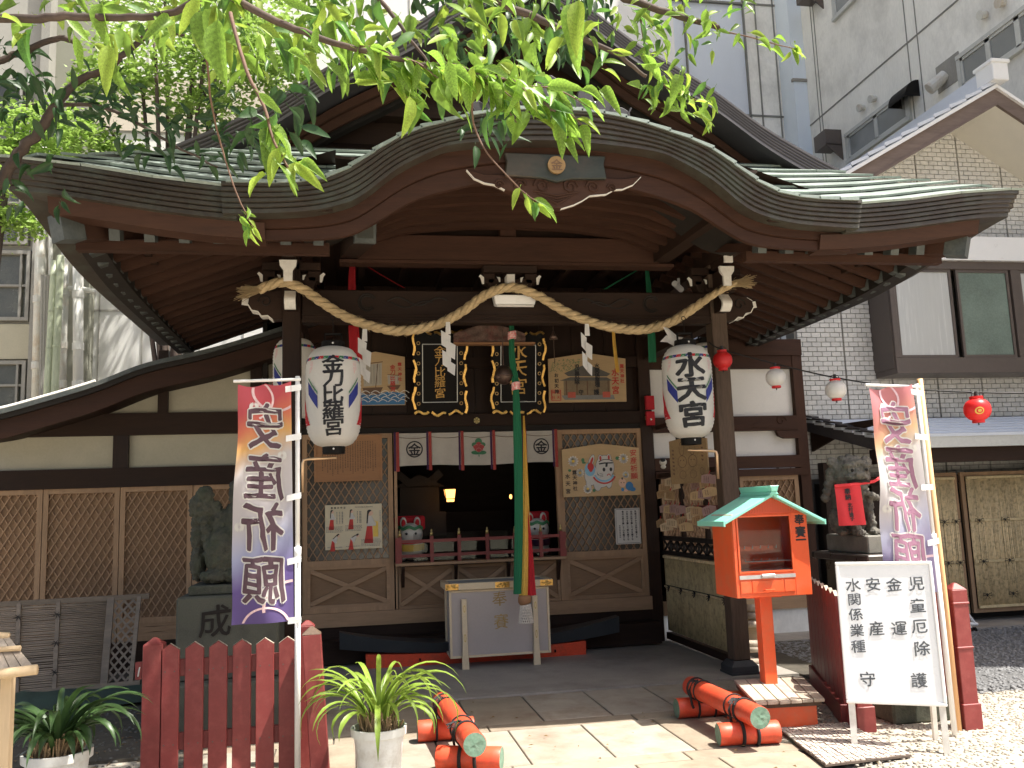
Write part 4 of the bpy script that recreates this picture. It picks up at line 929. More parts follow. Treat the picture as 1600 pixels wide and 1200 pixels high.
mb = MB(); mb.box(5.35, 5.47, 9.5, 9.62, 0, 1.9); mb.build('recess_post', M['wz'], AX)
# bamboo doors
def bdoor(x0, x1, y, z0, z1, knots=True):
    b = MB(); frame(b, x0-.05, x1+.05, z0-.05, z1+.05, y+.02, y+.06, .05); o = b.build('bamboo_door', M['tanz'], AX)
    n = int((x1-x0)/.0165); b = MB(); rr = random.Random(int(x0*100))
    for i in range(n):
        x = x0+(i+.5)*(x1-x0)/n; b.tube([(x, y, z0), (x+rr.uniform(-.003, .003), y+rr.uniform(-.004, .004), (z0+z1)/2), (x, y, z1)], .0078+rr.uniform(-.001, .001), 6)
    s_ = b.build('bamboo_rods', M['bamb'], o, smooth=True); s_['kind'] = 'stuff'
    for z in (z0+.02, z0+.39*(z1-z0)*.9, z0+.66*(z1-z0), z1-.02, ):
        b = MB(); b.box(x0, x1, y-.022, y-.006, z-.014, z+.014); b.build('bamboo_batten', M['bambl'], o)
    for z in (z0+.351*(z1-z0), z0+.66*(z1-z0), z0+.10*(z1-z0)):
        if not knots: break
        for x in (x0+.12*(x1-x0), x0+.5*(x1-x0), x0+.88*(x1-x0)):
            b = MB()
            for s in (-1, 1): b.tube([(x, y-.028, z), (x+s*.05, y-.035, z+.025), (x+s*.06, y-.03, z-.01), (x, y-.028, z)], .0035, 4); b.tube([(x, y-.03, z), (x+s*.03, y-.034, z-.045)], .003, 4)
            b.tube([(x, y-.026, z-.018), (x, y-.026, z+.018)], .006, 5); b.build('cord_knot', M['blackm'], o)
bdoor(7.13, 8.03, 9.45, .16, 1.69); bdoor(6.58, 6.98, 9.45, .16, 1.69)
mb = MB(); mb.box(8.14, 9.4, 9.42, 9.46, .0, 1.8); mb.build('steel_door', M['concd'], AX)
mb = MB(); mb.box(8.3, 8.5, 9.41, 9.42, 1.5, 1.68); mb.build('notice', M['paper'], AX)

# --- grey concrete block on the right (side wall runs away from the viewer)
GB = thing('concrete_building', 'tall stained grey concrete building with slanting rows of aluminium windows, upper right', 'building', (10, 13, 0))
XG = 9.6; k_ = XG/9.0
def gz(z): return 1.5+(z-1.5)*k_
mb = MB(); mb.box(XG, XG+6, 5.0, 15.7*k_, 0, 22); mb.build('wall', M['conc'], GB)
joint = mat('wall joint', (.22,.22,.20), .9, .1)
def gq(x0, y0, x1, y1): a, b_ = at(x0, y0, X=XG), at(x1, y1, X=XG); return a, b_
zj = at(1257, 202, X=XG).z-.03
mb = MB(); mb.box(XG-.012, XG+.01, 5, 15.7*k_, zj-.014, zj+.014); mb.box(XG-.012, XG+.01, 5, 15.7*k_, zj+3.3, zj+3.34); mb.build('wall_joint', joint, GB)
for px, py in ((1270, 60), (1285, 180), (1438, 100), (1417, 60)):
    y = at(px, py, X=XG).y; mb = MB(); mb.box(XG-.01, XG+.01, y-.009, y+.009, 3, 22); mb.build('wall_joint', joint, GB)
def gwin(pts, nsash):   # quad from image corners on the wall: left x, right x, top-left y, bottom-left y
    xl, yt, yb, xr, yr = pts
    a, b_, c = at(xl, yt, X=XG), at(xl, yb, X=XG), at(xr, yr, X=XG)
    y0, y1, z1, z0 = a.y, c.y, a.z, b_.z
    mb = MB(); mb.box(XG-.05, XG+.02, min(y0, y1)-.08, max(y0, y1)+.08, z1, z1+.07); mb.box(XG-.07, XG+.02, min(y0, y1)-.08, max(y0, y1)+.08, z0-.07, z0)
    mb.box(XG-.04, XG+.02, max(y0, y1), max(y0, y1)+.08, z0, z1); mb.box(XG-.04, XG+.02, min(y0, y1)-.08, min(y0, y1), z0, z1); o = mb.build('window', M['alu'], GB)
    for i in range(nsash):
        ya, yb_ = y0+(y1-y0)*i/nsash, y0+(y1-y0)*(i+1)/nsash; lo_, hi = min(ya, yb_), max(ya, yb_)
        m = MB(); m.box(XG-.03, XG+.01, lo_, lo_+.05, z0, z1); m.box(XG-.03, XG+.01, hi-.05, hi, z0, z1); m.box(XG-.03, XG+.01, lo_, hi, z1-.05, z1); m.box(XG-.03, XG+.01, lo_, hi, z0, z0+.05); m.build('window_sash', M['alu'], o)
        m = MB(); m.box(XG-.012, XG-.002, lo_+.05, hi-.05, z0+.05, z1-.05); m.build('pane', M['glassd'], o)
gwin((1326, 213, 252, 1418, 155), 2); gwin((1502, 92, 140, 1640, -8), 3); gwin((1302, -30, 32, 1352, -80), 1)
def vent(px, py, kind):
    p = at(px, py, X=XG); b = MB()
    if kind == 'box': b.box(XG-.35, XG, p.y-.22, p.y+.22, p.z-.02, p.z+.3); b.prism([(0, 0), (-.35, 0), (-.35, -.02), (0, -.32)], (XG, p.y-.22, p.z), (1,0,0), (0,0,1), (0, .03, 0))
    elif kind == 'hood':
        b.tube([(XG-.22+.22*cos(t*pi/8) if 0 else XG-.26*sin(t*pi/16), p.y, p.z+.26*cos(t*pi/16)-.1) for t in range(0, 9)], .02, 4)
        b.grid(lambda u, v: (XG-.28*sin(u*pi/2), p.y-.25+.5*v, p.z-.1+.3*cos(u*pi/2)), 8, 1); b.grid(lambda u, v: (XG-.28*sin(u*pi/2)*v, p.y+.25, p.z-.1+.3*cos(u*pi/2)*v), 8, 1); b.grid(lambda u, v: (XG-.28*sin(u*pi/2)*v, p.y-.25, p.z-.1+.3*cos(u*pi/2)*v), 8, 1)
    elif kind == 'small': b.cyl((XG, p.y, p.z), (XG-.12, p.y, p.z-.02), .055, 10, .075)
    elif kind == 'hole': b.box(XG-.012, XG+.001, p.y-.28, p.y+.28, p.z-.24, p.z+.22)
    return b.build({'box': 'vent_box', 'hood': 'vent_hood', 'small': 'vent_cap', 'hole': 'wall_recess'}[kind], {'box': M['bronze'], 'hood': M['black'], 'small': M['pipe'], 'hole': M['concd']}[kind], GB)
vent(1307, 232, 'box'); vent(1423, 152, 'hood'); vent(1350, 168, 'small'); vent(1368, 154, 'small'); vent(1541, 23, 'small'); vent(1569, 4, 'small'); vent(1482, 113, 'hole'); vent(1277, 0, 'box')
p = at(1484, 118, X=XG); mb = MB(); mb.cyl((XG-.01, p.y+.1, p.z+.05), (XG-.25, p.y+.2, p.z-.15), .1, 12); mb.build('vent_pipe', M['pipe'], GB)
p = at(1251, 100, X=XG); yb_ = at(1255, 235, X=XG).y; mb = MB(); mb.tube([(XG-.15, yb_-.0, z) for z in (4, 8, 12, 18, 22)], .075, 10); mb.tube([(XG-.15, yb_, 12.9), (XG-.15, yb_+.8, 12.2)], .05, 8); mb.build('drain_pipe', M['pipe'], GB)
# --- pale blue sheet clad building, centre back
BB = thing('sheet_clad_building', 'pale blue sheet-metal clad building behind the right slope of the big gable', 'building', (5, 17, 0))
YBB = 17.0
x0, x1 = at(900, 100, Y=YBB).x, at(1168, 130, Y=YBB).x
mb = MB(); mb.box(x0, x1, YBB, YBB+3, 0, 24); mb.build('blue_panel', M['blue'], BB)
x2 = at(1218, 130, Y=YBB).x
mb = MB(); mb.box(x1, x2, YBB-.05, YBB+3, 0, 24); mb.build('grey_panel', M['conc'], BB)
for px in (1012, 1075, 1168, 1186, 1214): 
    x = at(px, 130, Y=YBB).x; mb = MB(); mb.box(x-.014, x+.014, YBB-.07, YBB, 0, 24); mb.build('panel_joint', joint, BB)
for py in (10, 183): z = at(1190, py, Y=YBB).z; mb = MB(); mb.box(x0, x2, YBB-.07, YBB, z-.02, z+.02); mb.build('panel_joint', joint, BB)
mb = MB(); mb.box(x2, x2+.42, YBB-.6, YBB+1, 0, 24); mb.build('duct', mat('blue duct', (.72,.80,.87), .45, .05, 2, bump=.03), BB)
mb = MB(); mb.box(x2-.03, x2+.45, YBB-.63, YBB-.55, at(1230, 146, Y=YBB).z-.03, at(1230, 146, Y=YBB).z+.03); mb.build('duct_flange', M['concd'], BB)
mb = MB(); mb.box(x2+.42, x2+2.5, YBB+.6, YBB+.8, 0, 24); mb.build('shadow_gap_wall', M['concd'], BB)
# --- white panelled building, left back
WB = thing('white_panel_building', 'sunlit white panelled building behind the trees on the left', 'building', (-4, 15, 0))
YWB = 14.0
xw0, xw1 = at(-10, 100, Y=YWB).x-3, x0+1.0
xs_ = at(128, 500, Y=YWB).x
mb = MB(); mb.box(xs_, xw1, YWB, YWB+3, 0, 24); mb.build('wall', M['concw'], WB)
for py in (137, 205, 485): z = at(150, py, Y=YWB).z; mb = MB(); mb.box(xs_, xw1, YWB-.012, YWB+.01, z-.012, z+.012); mb.build('panel_joint', mat('pale joint', (.42,.40,.36), .9), WB)
for px, py in ((155, 500), (318, 100), (383, 150), (560, 60), (640, 20), (232, 100)): x = at(px, py, Y=YWB).x; mb = MB(); mb.box(x-.01, x+.01, YWB-.012, YWB+.01, 0, 24); mb.build('panel_joint', mat('pale joint', (.42,.40,.36), .9), WB)
z0, z1 = at(200, 205, Y=YWB).z, at(200, 137, Y=YWB).z
mb = MB(); mb.box(xs_, xw1, YWB-.03, YWB-.013, z0, z0+.9); mb.build('beige_band', mat('beige band', (.62,.55,.46), .8, .08, 2), WB)
# left block with window and pipes
LBk = thing('window_block', 'grey rendered block with wired windows and pipes at far left', 'building', (-6, 13.5, 0))
YLB = 13.4
def lb(px, py): return at(px, py, Y=YLB)
mb = MB(); mb.box(lb(-80, 500).x-3, lb(46, 500).x, YLB+.12, YLB+2, 0, 20); mb.build('wall', mat('grey render', (.36,.35,.31), .85, .1, 2), LBk)
mb = MB(); mb.box(lb(46, 500).x, lb(60, 500).x, YLB, YLB+2, 0, 20); mb.build('concrete_pilaster', M['concd'], LBk)
mb = MB(); mb.box(lb(60, 500).x, lb(128, 500).x, YLB+.3, YLB+2, 0, 20); mb.build('recess_wall', mat('olive render', (.25,.25,.2), .85, .1, 2), LBk)
for (a, b_, c, d_) in ((-40, 390, 45, 500), (-40, 250, 45, 380), (-40, 120, 45, 235), (-40, 563, 38, 640)):
    q0, q1, z0, z1 = rect(a, b_, c, d_, YLB)
    mb = MB(); frame(mb, q0, q1, z0, z1, YLB+.02, YLB+.12, .05); mb.box(q0+(q1-q0)*.8, q0+(q1-q0)*.8+.03, YLB+.03, YLB+.1, z0+.05, z1-.05); mb.box(q0+.05, q1-.05, YLB+.04, YLB+.1, (z0+z1)/2-.015, (z0+z1)/2+.015); o = mb.build('window', M['concd'], LBk)
    mb = MB(); mb.box(q0, q1, YLB+.1, YLB+.115, z0, z1); mb.build('pane', mat('dark wired glass', (.10,.10,.08), .25, .3, 3, spec=.7), o)
q0, q1, z0, z1 = rect(-40, 505, 45, 560, YLB); mb = MB(); mb.box(q0, q1, YLB+.05, YLB+.12, z0, z1); mb.build('spandrel', M['plasterg'], LBk)
def vpipe(px, r, py0, py1, m, y=YLB-.25, name='pipe', dx=0):
    a, b_ = at(px, py0, Y=y), at(px+dx, py1, Y=y); mb = MB(); mb.tube([a, b_], r, 12)
    o = mb.build(name, m, LBk, smooth=True)
    for t in (.3, .62, .85):
        p = a+(b_-a)*t; d_ = (b_-a).normalized(); c = MB(); c.tube([p-d_*.05, p+d_*.05], r*1.15, 12); c.build('pipe_collar', m, o)
vpipe(67, .07, 200, 640, M['pipe'], dx=-10); vpipe(79, .03, 200, 620, M['pipe'], dx=0); vpipe(103, .055, 380, 640, M['pipe'], dx=-7); vpipe(122, .07, 385, 640, M['concw'], dx=0)
mb = MB(); mb.tube([at(98, 451, Y=YLB-.25), at(125, 451, Y=YLB-.25), at(150, 456, Y=YLB-.2)], .04, 10); mb.build('pipe', M['pipe'], LBk)
GP = 'green bamboo poles stood beside the drain pipes'
for i, (a, b_, r, t) in enumerate([(85, 72, .045, 'long pale green pole standing left of its partner beside the wall pipes'), (95, 84, .05, 'long pale green pole with cap band, nearest the wall pipes')]):
    p, q = at(a, 408 if i == 0 else 400, Y=12.9), at(b_, 640, Y=12.7); mb = MB(); n_ = 7; mb.tube([p+(q-p)*(k/n_) for k in range(n_+1)], r, 12); o = mb.build('bamboo_pole', M['bpole'], smooth=True); tag(o, t, 'pole', GP)
    for k in (.1, .35, .6, .85):
        c = p+(q-p)*k; d_ = (q-p).normalized(); m2 = MB(); m2.tube([c-d_*.012, c+d_*.012], r*1.1, 12); m2.build('pole_node', M['bpole'], o)
for i, (a, dx) in enumerate(((67, 0), (72, -2), (77, -3))):
    p, q = at(a, 430, Y=13.0), at(a+dx-3, 640, Y=13.0); mb = MB(); mb.tube([p, q], .028, 8); tag(mb.build('dark_pole', M['concd']), ['thin dark pole behind the green poles, left one', 'thin dark pole behind the green poles, middle one', 'thin dark pole behind the green poles, right one'][i], 'pole', 'thin dark poles behind the green poles')
# ================================================= THINGS HANGING IN THE PORCH
# straw rope
rp = [at(*q, Y=7.28) for q in ((405, 452), (440, 441), (470, 450), (500, 470), (535, 492), (575, 508), (625, 517), (680, 508), (720, 488), (760, 460), (800, 449), (840, 462), (880, 485), (920, 502), (965, 513), (1005, 515), (1045, 505), (1080, 484), (1112, 462), (1140, 447), (1150, 443))]
rc = catmull(rp, 9); n_ = len(rc)
RO = thing('straw_rope', 'thick twisted straw rope slung in waves across the porch lintel', 'rope', tuple(rp[10]))
fr_len = 0; arc = [0]
for a, b_ in zip(rc, rc[1:]): arc.append(arc[-1]+(b_-a).length)
for s_ in range(3):
    pts = []; rs = []
    for i, p in enumerate(rc):
        d = (rc[min(i+1, n_-1)]-rc[max(i-1, 0)]).normalized(); a = V((0, -1, 0)); b_ = d.cross(a); t = -arc[i]/.26*2*pi+s_*2*pi/3
        rr = .019*(1-.5*max(0, (arc[i]-arc[-1]+.5)/.5)); pts.append(p+(a*cos(t)+b_*sin(t))*rr); rs.append(.0245*(1-.35*max(0, (arc[i]-arc[-1]+.5)/.5))*(1+.06*vnoise(i*.7, s_)))
    mb = MB(); mb.tube(pts, rs, 10); mb.build('rope_strand', M['rope'], RO, smooth=True)
rnd = random.Random(3)
mb = MB()
for k in range(420):
    i = rnd.randrange(4, n_-4); p = rc[i]; a = rnd.uniform(0, 6.3); d = (rc[i+1]-rc[i]).normalized(); nn = V((0, -cos(a), 0))+V((0, 0, 1))*sin(a); q = p+nn*.042
    mb.tube([q, q+d*rnd.uniform(.01, .035)+nn*rnd.uniform(.004, .018)], .0012, 3)
for end, dr in ((rp[0], V((-1, 0, -.25))), (rp[-1], V((1, 0, .12)))):
    for k in range(110):
        s = V((rnd.uniform(-.02, .02), rnd.uniform(-.03, .03), rnd.uniform(-.03, .03))); L_ = rnd.uniform(.1, .17); e = end+s+dr*L_+s*rnd.uniform(.2, 1.4)+V((0, 0, rnd.uniform(-.02, .01)))
        mb.tube([end+s*.7-dr*.04, (end+e)/2+s*.2, e], .0023, 3)
o = mb.build('straw_fibres', M['rope'], RO); o['kind'] = 'stuff'
# paper streamers
GS = 'white zigzag paper streamers on the straw rope'
def streamer(px, py0, py1, lab, lean=0, ang=0.3, wid=.075, y=7.2):
    a = at(px, py0, Y=y); b_ = at(px+lean, py1, Y=y); L_ = a.z-b_.z; pts = []
    mb = MB(); n = 4; rr = random.Random(px)
    ca, sa = cos(ang), sin(ang)
    mb.add([a+V((-.018, 0, 0)), a+V((.018, 0, 0)), a+V((.02+(b_.x-a.x)*.2, -.012, -L_*.24)), a+V((-.025+(b_.x-a.x)*.2, -.012, -L_*.24))], [(0,1,2,3)])
    for k in range(n):
        t0, t1 = .18+k*.19, .18+k*.19+.32; off = (k % 2)*.035-.0175; w = wid*(1-.06*k); tw = ang*(1 if k % 2 else -1)+rr.uniform(-.2, .2)
        c = a+(b_-a)*t0; c2 = a+(b_-a)*min(t1, 1)
        mb.add([c+V((off-w/2, -.006*k, .01)), c+V((off+w/2*cos(tw), -.006*k-w*.5*sin(tw), -.035)), c2+V((off+w/2*cos(tw)-.01, -.02-.006*k-w*.5*sin(tw), -.02)), c2+V((off-w/2, -.012-.006*k, .025))], [(0,1,2,3)])
    o = mb.build('paper_streamer', M['paper']); tag(o, lab, 'paper streamer', GS)
streamer(570, 514, 597, 'leftmost zigzag paper streamer, beside the left big lantern')
streamer(700, 503, 585, 'zigzag paper streamer in front of the left gold-edged plaque', 2, .25, .085)
streamer(917, 506, 586, 'narrow twisted paper streamer in front of the framed temple picture board', 2, 1.15)
p = at(1048, 530, Y=7.2); mb = MB(); f_ = lambda *q: [at(x, y, Y=7.2+dy) for x, y, dy in q]
mb.add(f_((1036, 511, 0), (1043, 512, .01), (1064, 530, -.02), (1052, 541, 0)), [(0,1,2,3)]); mb.add(f_((1041, 524, -.01), (1068, 527, .0), (1060, 536, .01), (1031, 534, -.04)), [(0,1,2,3)]); mb.add(f_((1044, 524, -.02), (1062, 532, -.05), (1055, 542, -.02), (1043, 535, .0)), [(0,1,2,3)])
tag(mb.build('paper_streamer', M['paper']), 'crumpled star-shaped paper streamer above the right big lantern', 'paper streamer', GS)
# ---- big lanterns
def lantern_prof(R_, H_, n=54):
    pr = []
    for i in range(n+1):
        t = i/n; z = -H_/2+H_*t
        s = abs(2*t-1); r = R_*(1-.0*s) if s < .45 else R_*(.40+.60*sqrt(max(0, 1-((s-.45)/.55)**2.4)))
        r *= 1-.05*max(0, -(2*t-1))*.6
        pr.append((r-(.0048 if i % 2 else 0), z))
    return pr
def big_lantern(px, pyc, text, lab, Y=7.15, R_=.222, H_=.80, rot=0, group='tall white paper lanterns under the porch', col='l'):
    c = at(px, pyc, Y=Y); T = thing('paper_lantern', lab, 'lantern', tuple(c-V((0,0,H_/2+.06))), group)
    pr = lantern_prof(R_, H_); mb = MB(); mb.lathe(pr, c, 40); mb.build('lantern_body', M['lant'], T, smooth=True)
    mb = MB(); mb.lathe([(0, -.0), (.085, 0), (.088, .06), (.0, .06)], c+V((0, 0, -H_/2-.055)), 24); mb.lathe([(.0, 0), (.095, 0), (.09, .055), (0, .055)], c+V((0, 0, H_/2-.01)), 24); each(mb, 'lantern_rim', M['black'], T, auto=.6)
    mb = MB(); mb.box(c.x-.07, c.x-.06, c.y-.01, c.y+.01, c.z+H_/2, c.z+H_/2+.11); mb.box(c.x+.06, c.x+.07, c.y-.01, c.y+.01, c.z+H_/2, c.z+H_/2+.11); mb.box(c.x-.07, c.x+.07, c.y-.01, c.y+.01, c.z+H_/2+.1, c.z+H_/2+.115); mb.tube([c+V((0, 0, H_/2+.11)), c+V((0, 0, H_/2+.22))], .004, 5); mb.tube([c+V((.018*cos(t), 0, H_/2+.24+.018*sin(t))) for t in [k*.7 for k in range(10)]], .004, 5); mb.build('hanger', M['black'], T)
    mb = MB(); mb.ball(c+V((0, -.088, -H_/2-.02)), .008, 8, 5); mb.ball(c+V((0, -.092, H_/2+.02)), .008, 8, 5); each(mb, 'rim_stud', M['white'], T)
    rad = lambda v: lerp([(z, r) for r, z in pr], v)
    view = atan2(c.x, c.y)+rot  # face the approach
    def fn(u, v, e=.0035):
        r = rad(v)+e; t = u/R_; return c+V((r*sin(t-view*.55), -r*cos(t-view*.55), v))
    n = len(text); 
    if n:
        sz = {5: .15, 3: .225}.get(n, .2); st = {5: .122, 3: .205}.get(n, .2); v0 = {5: .235, 3: .20}.get(n, .2)
        it = [(ch, 0, v0-i*st, (sz*1.2, sz*.97)) for i, ch in enumerate(text)]
        write(it, fn, M['ink'], T, 'lettering', .024 if n == 5 else .036, 1, .02)
    # twisted tri-colour cord print round the shoulder
    for k in range(3):
        mb = MB()
        for i in range(-15, 16):
            if i % 3 != k: continue
            u = i*.042; z = .285; mb.add([fn(u, z-.012), fn(u+.042, z-.012), fn(u+.052, z+.012), fn(u+.012, z+.012)], [(0,1,2,3)])
        mb.build('cord_print', M[('cred', 'greenp', 'cblu')[k]], T, kind='stuff')
    mb = MB()
    for sd in (-1, 1):
        for k in range(4): mb.add([fn(sd*.19+k*.009-.015, .262), fn(sd*.19+k*.009-.012, .262), fn(sd*.19+k*.009-.012+sd*.004, .262-.10+.012*k), fn(sd*.19+k*.009-.016+sd*.004, .262-.10+.012*k)], [(0,1,2,3)])
    mb.build('tassel_print', M['pink'], T)
    for sd in (-1, 1):
        q = lambda pts: [fn(sd*u, v) for u, v in pts]
        mb = MB(); mb.add(q([(.19, -.07), (.225, .0), (.262, .03), (.262, -.02), (.30, -.02), (.31, .06), (.33, .06), (.33, -.24), (.30, -.22), (.265, -.26), (.24, -.225), (.20, -.235), (.205, -.215), (.225, -.17), (.25, -.05)]), [tuple(range(15))]) if 0 else mb.grid(lambda a, b: fn(sd*(.215+.13*a*(1)+(.055*(1-a))*(b)), -.235+.30*b*(.35+.65*a)), 5, 8)
        mb.build('red_print', M['cred'], T)
        mb = MB(); mb.grid(lambda a, b: fn(sd*(.125+.10*a), -.115+.10*b+.12*a-.0*b, .0045), 4, 3); mb.build('blue_print', M['cblu'], T)
        mb = MB(); mb.grid(lambda a, b: fn(sd*(.125+.10*a), -.002+.02*b+.12*a, .0045), 4, 1); mb.build('green_stripe', M['greenp'], T)
    return T
big_lantern(521, 620, '金刀比羅宮', 'tall white paper lantern with five black characters, hanging at the left post', Y=7.1, R_=.218, H_=.795)
big_lantern(1075, 612, '水天宮', 'tall white paper lantern with three black characters, hanging at the right post', Y=7.1, R_=.213, H_=.795)
big_lantern(461, 592, '', 'white paper lantern half hidden behind the left front post', Y=8.3, R_=.2, H_=.75)
big_lantern(1105, 590, '', 'white paper lantern half hidden behind the right big lantern', Y=8.3, R_=.19, H_=.7)
# ---- string of small lanterns
cb_ = catmull([at(x, y, Y=Y_) for x, y, Y_ in ((1108, 535, 7.4), (1128, 546, 7.3), (1210, 568, 7.0), (1305, 590, 6.7), (1420, 607, 6.4), (1525, 613, 6.1), (1640, 615, 5.8))], 8)
mb = MB(); mb.tube(cb_, .006, 6); tag(mb.build('lantern_cable', M['cable']), 'thin black cable carrying four small round lanterns to the right', 'cable')
GL = 'small round lanterns on the black cable'
for px, py, Y_, c_, r_, lab in ((1129, 563, 7.25, 'lred', .085, 'small red round lantern nearest the right front post'), (1212, 590, 6.95, 'lwht', .084, 'small white round lantern in front of the white plaster bay'), (1306, 609, 6.65, 'lwht', .085, 'small white round lantern in front of the brick tiles'), (1527, 640, 6.05, 'lred', .098, 'biggest small red round lantern, near the right edge')):
    c = at(px, py, Y=Y_); T = thing('round_lantern', lab, 'lantern', tuple(c), GL); H2 = r_*.92
    pr = [(r_*sqrt(max(0.18, 1-(abs(-1+2*i/24))**2.3))*1.0-(.0016 if i % 2 else 0), -H2+2*H2*i/24) for i in range(25)]
    mb = MB(); mb.lathe(pr, c, 28); mb.build('lantern_body', M[c_], T, smooth=True)
    mb = MB(); mb.lathe([(0, 0), (r_*.5, 0), (r_*.5, .016), (0, .016)], c+V((0, 0, H2-.004)), 20); mb.lathe([(0, 0), (r_*.46, 0), (r_*.46, .018), (0, .018)], c+V((0, 0, -H2-.012)), 20); each(mb, 'lantern_rim', M['lred'], T, auto=.6)
    mb = MB(); mb.tube([c+V((0, 0, H2)), c+V((0, 0, H2+.05))], .013, 6); mb.tube([c+V((-.04, 0, H2+.01)), c+V((-.03, 0, H2+.04)), c+V((0, 0, H2+.045)), c+V((.03, 0, H2+.04)), c+V((.04, 0, H2+.01))], .003, 4); mb.tube([c+V((0, 0, -H2-.01)), c+V((0, 0, -H2-.03))], .005, 5); mb.build('lamp_socket', M['cable'], T)
    mb = MB(); f_ = lambda u, v: c+V((u, -sqrt(max(0, (r_+.001)**2-u*u-v*v*.9)), v)); 
    if c_ == 'lred' and r_ > .09: disc(mb, f_, -.045, -.015, .028, .02); disc(mb, f_, -.045, -.015, .012, 0); mb.build('pale_crest', M['yelp'], T)
# ---- copper steady pipes on the posts
for (a, b_, c_, lab) in (((473, 770), (473, 718), (526, 715), 'bent copper pipe bracket below the left big lantern'), ((1122, 748), (1120, 705), (1075, 703), 'bent copper pipe bracket below the right big lantern')):
    a, b_, c_ = (at(*q, Y=7.15) for q in (a, b_, c_)); k = b_+(a-b_).normalized()*.03; k2 = b_+(c_-b_).normalized()*.03
    mb = MB(); mb.tube([a, k, (k+k2)/2+(b_-(k+k2)/2)*.55, k2, c_], .0115, 10); tag(mb.build('copper_bracket', M['copper'], smooth=True), lab, 'pipe', 'copper pipe brackets on the posts')
# ---- porch lamp
q0, q1, z0, z1 = rect(770, 462, 838, 477, 7.42)
mb = MB(); mb.hexa([(q0+.02, 7.40, z0), (q1-.02, 7.40, z0), (q1-.02, 7.48, z0), (q0+.02, 7.48, z0)], [(q0, 7.38, z1), (q1, 7.38, z1), (q1, 7.48, z1), (q0, 7.48, z1)])
T = thing('tube_light', 'short white tube light fixed to the lintel above the rope dip', 'lamp', (q0, 7.45, z0)); mb.build('housing', M['white'], T, bev=.006)
mb = MB(); mb.tube([(q0+.03, 7.40, z0-.008), (q1-.03, 7.40, z0-.008)], .012, 8); mb.build('tube', M['paper'], T)
# ---- coloured cloth strips behind the lintel
def strip(pts, w, m, lab, fold=True):
    ps = [at(x, y, Y=Y_) for x, y, Y_ in pts]; c = catmull(ps, 6); mb = MB(); vs = []; n = len(c)
    for i, p in enumerate(c):
        ww = w[0]+(w[1]-w[0])*i/(n-1); 
        for j in range(7): u = j/6-.5; vs.append(p+V((u*ww, .012*sin(u*14+i*.3)*(1 if fold else 0), 0)))
    mb.add(vs, [(i*7+j, (i+1)*7+j, (i+1)*7+j+1, i*7+j+1) for i in range(n-1) for j in range(6)]); o = mb.build('cloth_streamer', M[m], smooth=True); tag(o, lab, 'cloth streamer', 'coloured cloth streamers under the porch ceiling')
strip([(551, 408, 8.3), (550, 450, 8.3), (553, 520, 8.3), (557, 568, 8.3)], (.05, .12), 'cred', 'red cloth streamer hanging behind the lintel at left')
strip([(560, 408, 8.3), (600, 432, 8.1), (632, 450, 7.9)], (.02, .02), 'cred', 'thin red ribbon running diagonally under the porch ceiling', False)
strip([(1010, 415, 8.3), (1014, 450, 8.3), (1017, 510, 8.2), (1019, 566, 8.2)], (.04, .085), 'cgrn', 'green cloth streamer hanging at right of the orange one')
strip([(1005, 417, 8.2), (970, 437, 8.0), (945, 452, 7.9)], (.03, .03), 'cgrn', 'thin green ribbon running diagonally under the porch ceiling', False)
strip([(958, 512, 8.2), (961, 545, 8.2), (965, 582, 8.2)], (.035, .03), 'cyel', 'orange cloth streamer hanging in front of the framed temple picture board')
# ---- bell rope
T = thing('bell_rope', 'green, yellow and red cloth bell pull hanging in front of the offering box', 'bell rope', tuple(at(820, 975, Y=8.3)))
def clothtube(pts, ws, m, name, dy=0, n=12, fold=6, dep=.035):
    c = catmull([at(x, y, Y=Y_) for x, y, Y_ in pts], 8); k = len(c); mb = MB(); vs = []
    for i, p in enumerate(c):
        w_ = lerp([(j/(len(ws)-1), q) for j, q in enumerate(ws)], i/(k-1))
        for j in range(n+1): u = j/n-.5; vs.append(p+V((u*w_, dy-dep*cos(u*pi)+.010*sin(u*fold*pi+1.5), 0)))
    mb.add(vs, [(i*(n+1)+j, (i+1)*(n+1)+j, (i+1)*(n+1)+j+1, i*(n+1)+j+1) for i in range(k-1) for j in range(n)]); return mb.build(name, M[m], T, smooth=True)
YB_ = 8.3
clothtube([(799, 508, YB_), (800, 560, YB_), (806, 602, YB_)], (.05, .06, .075), 'cgrn', 'green_cloth')
clothtube([(806, 602, YB_), (809, 680, YB_), (811, 800, YB_), (809, 928, YB_)], (.055, .085, .085, .08), 'cgrn', 'green_cloth', fold=8)
clothtube([(818, 650, YB_+.01), (821, 760, YB_+.01), (821, 850, YB_+.01), (819, 930, YB_)], (.015, .05, .09, .10), 'cyel', 'yellow_cloth', dy=-.004)
clothtube([(823, 790, YB_+.015), (827, 860, YB_+.01), (830, 930, YB_)], (.01, .06, .09), 'cred', 'red_cloth', dy=-.006)
for (x, y) in ((800, 524), (806, 603)):
    p = at(x, y, Y=YB_-.02); mb = MB()
    for k in range(5): mb.tube([p+V((.036*cos(t*pi/6), -.0+.034*sin(t*pi/6), -.03+.015*k+.006*cos(t*pi/6))) for t in range(13)], .0085, 6)
    mb.build('knotted_cord', mat('red white cord', (.75,.12,.12), .7, .5, 60, col2=(.8,.7,.65), bump=.3), T, smooth=True)
mb = MB(); mb.tube([at(820, 930, Y=YB_-.01), at(820, 934, Y=YB_-.01), at(820, 940, Y=YB_-.01), at(821, 944, Y=YB_-.01)], [.055, .064, .064, .05], 18); mb.build('wooden_collar', M['info'], T, smooth=True)
mb = MB(); c0 = at(821, 944, Y=YB_-.01)
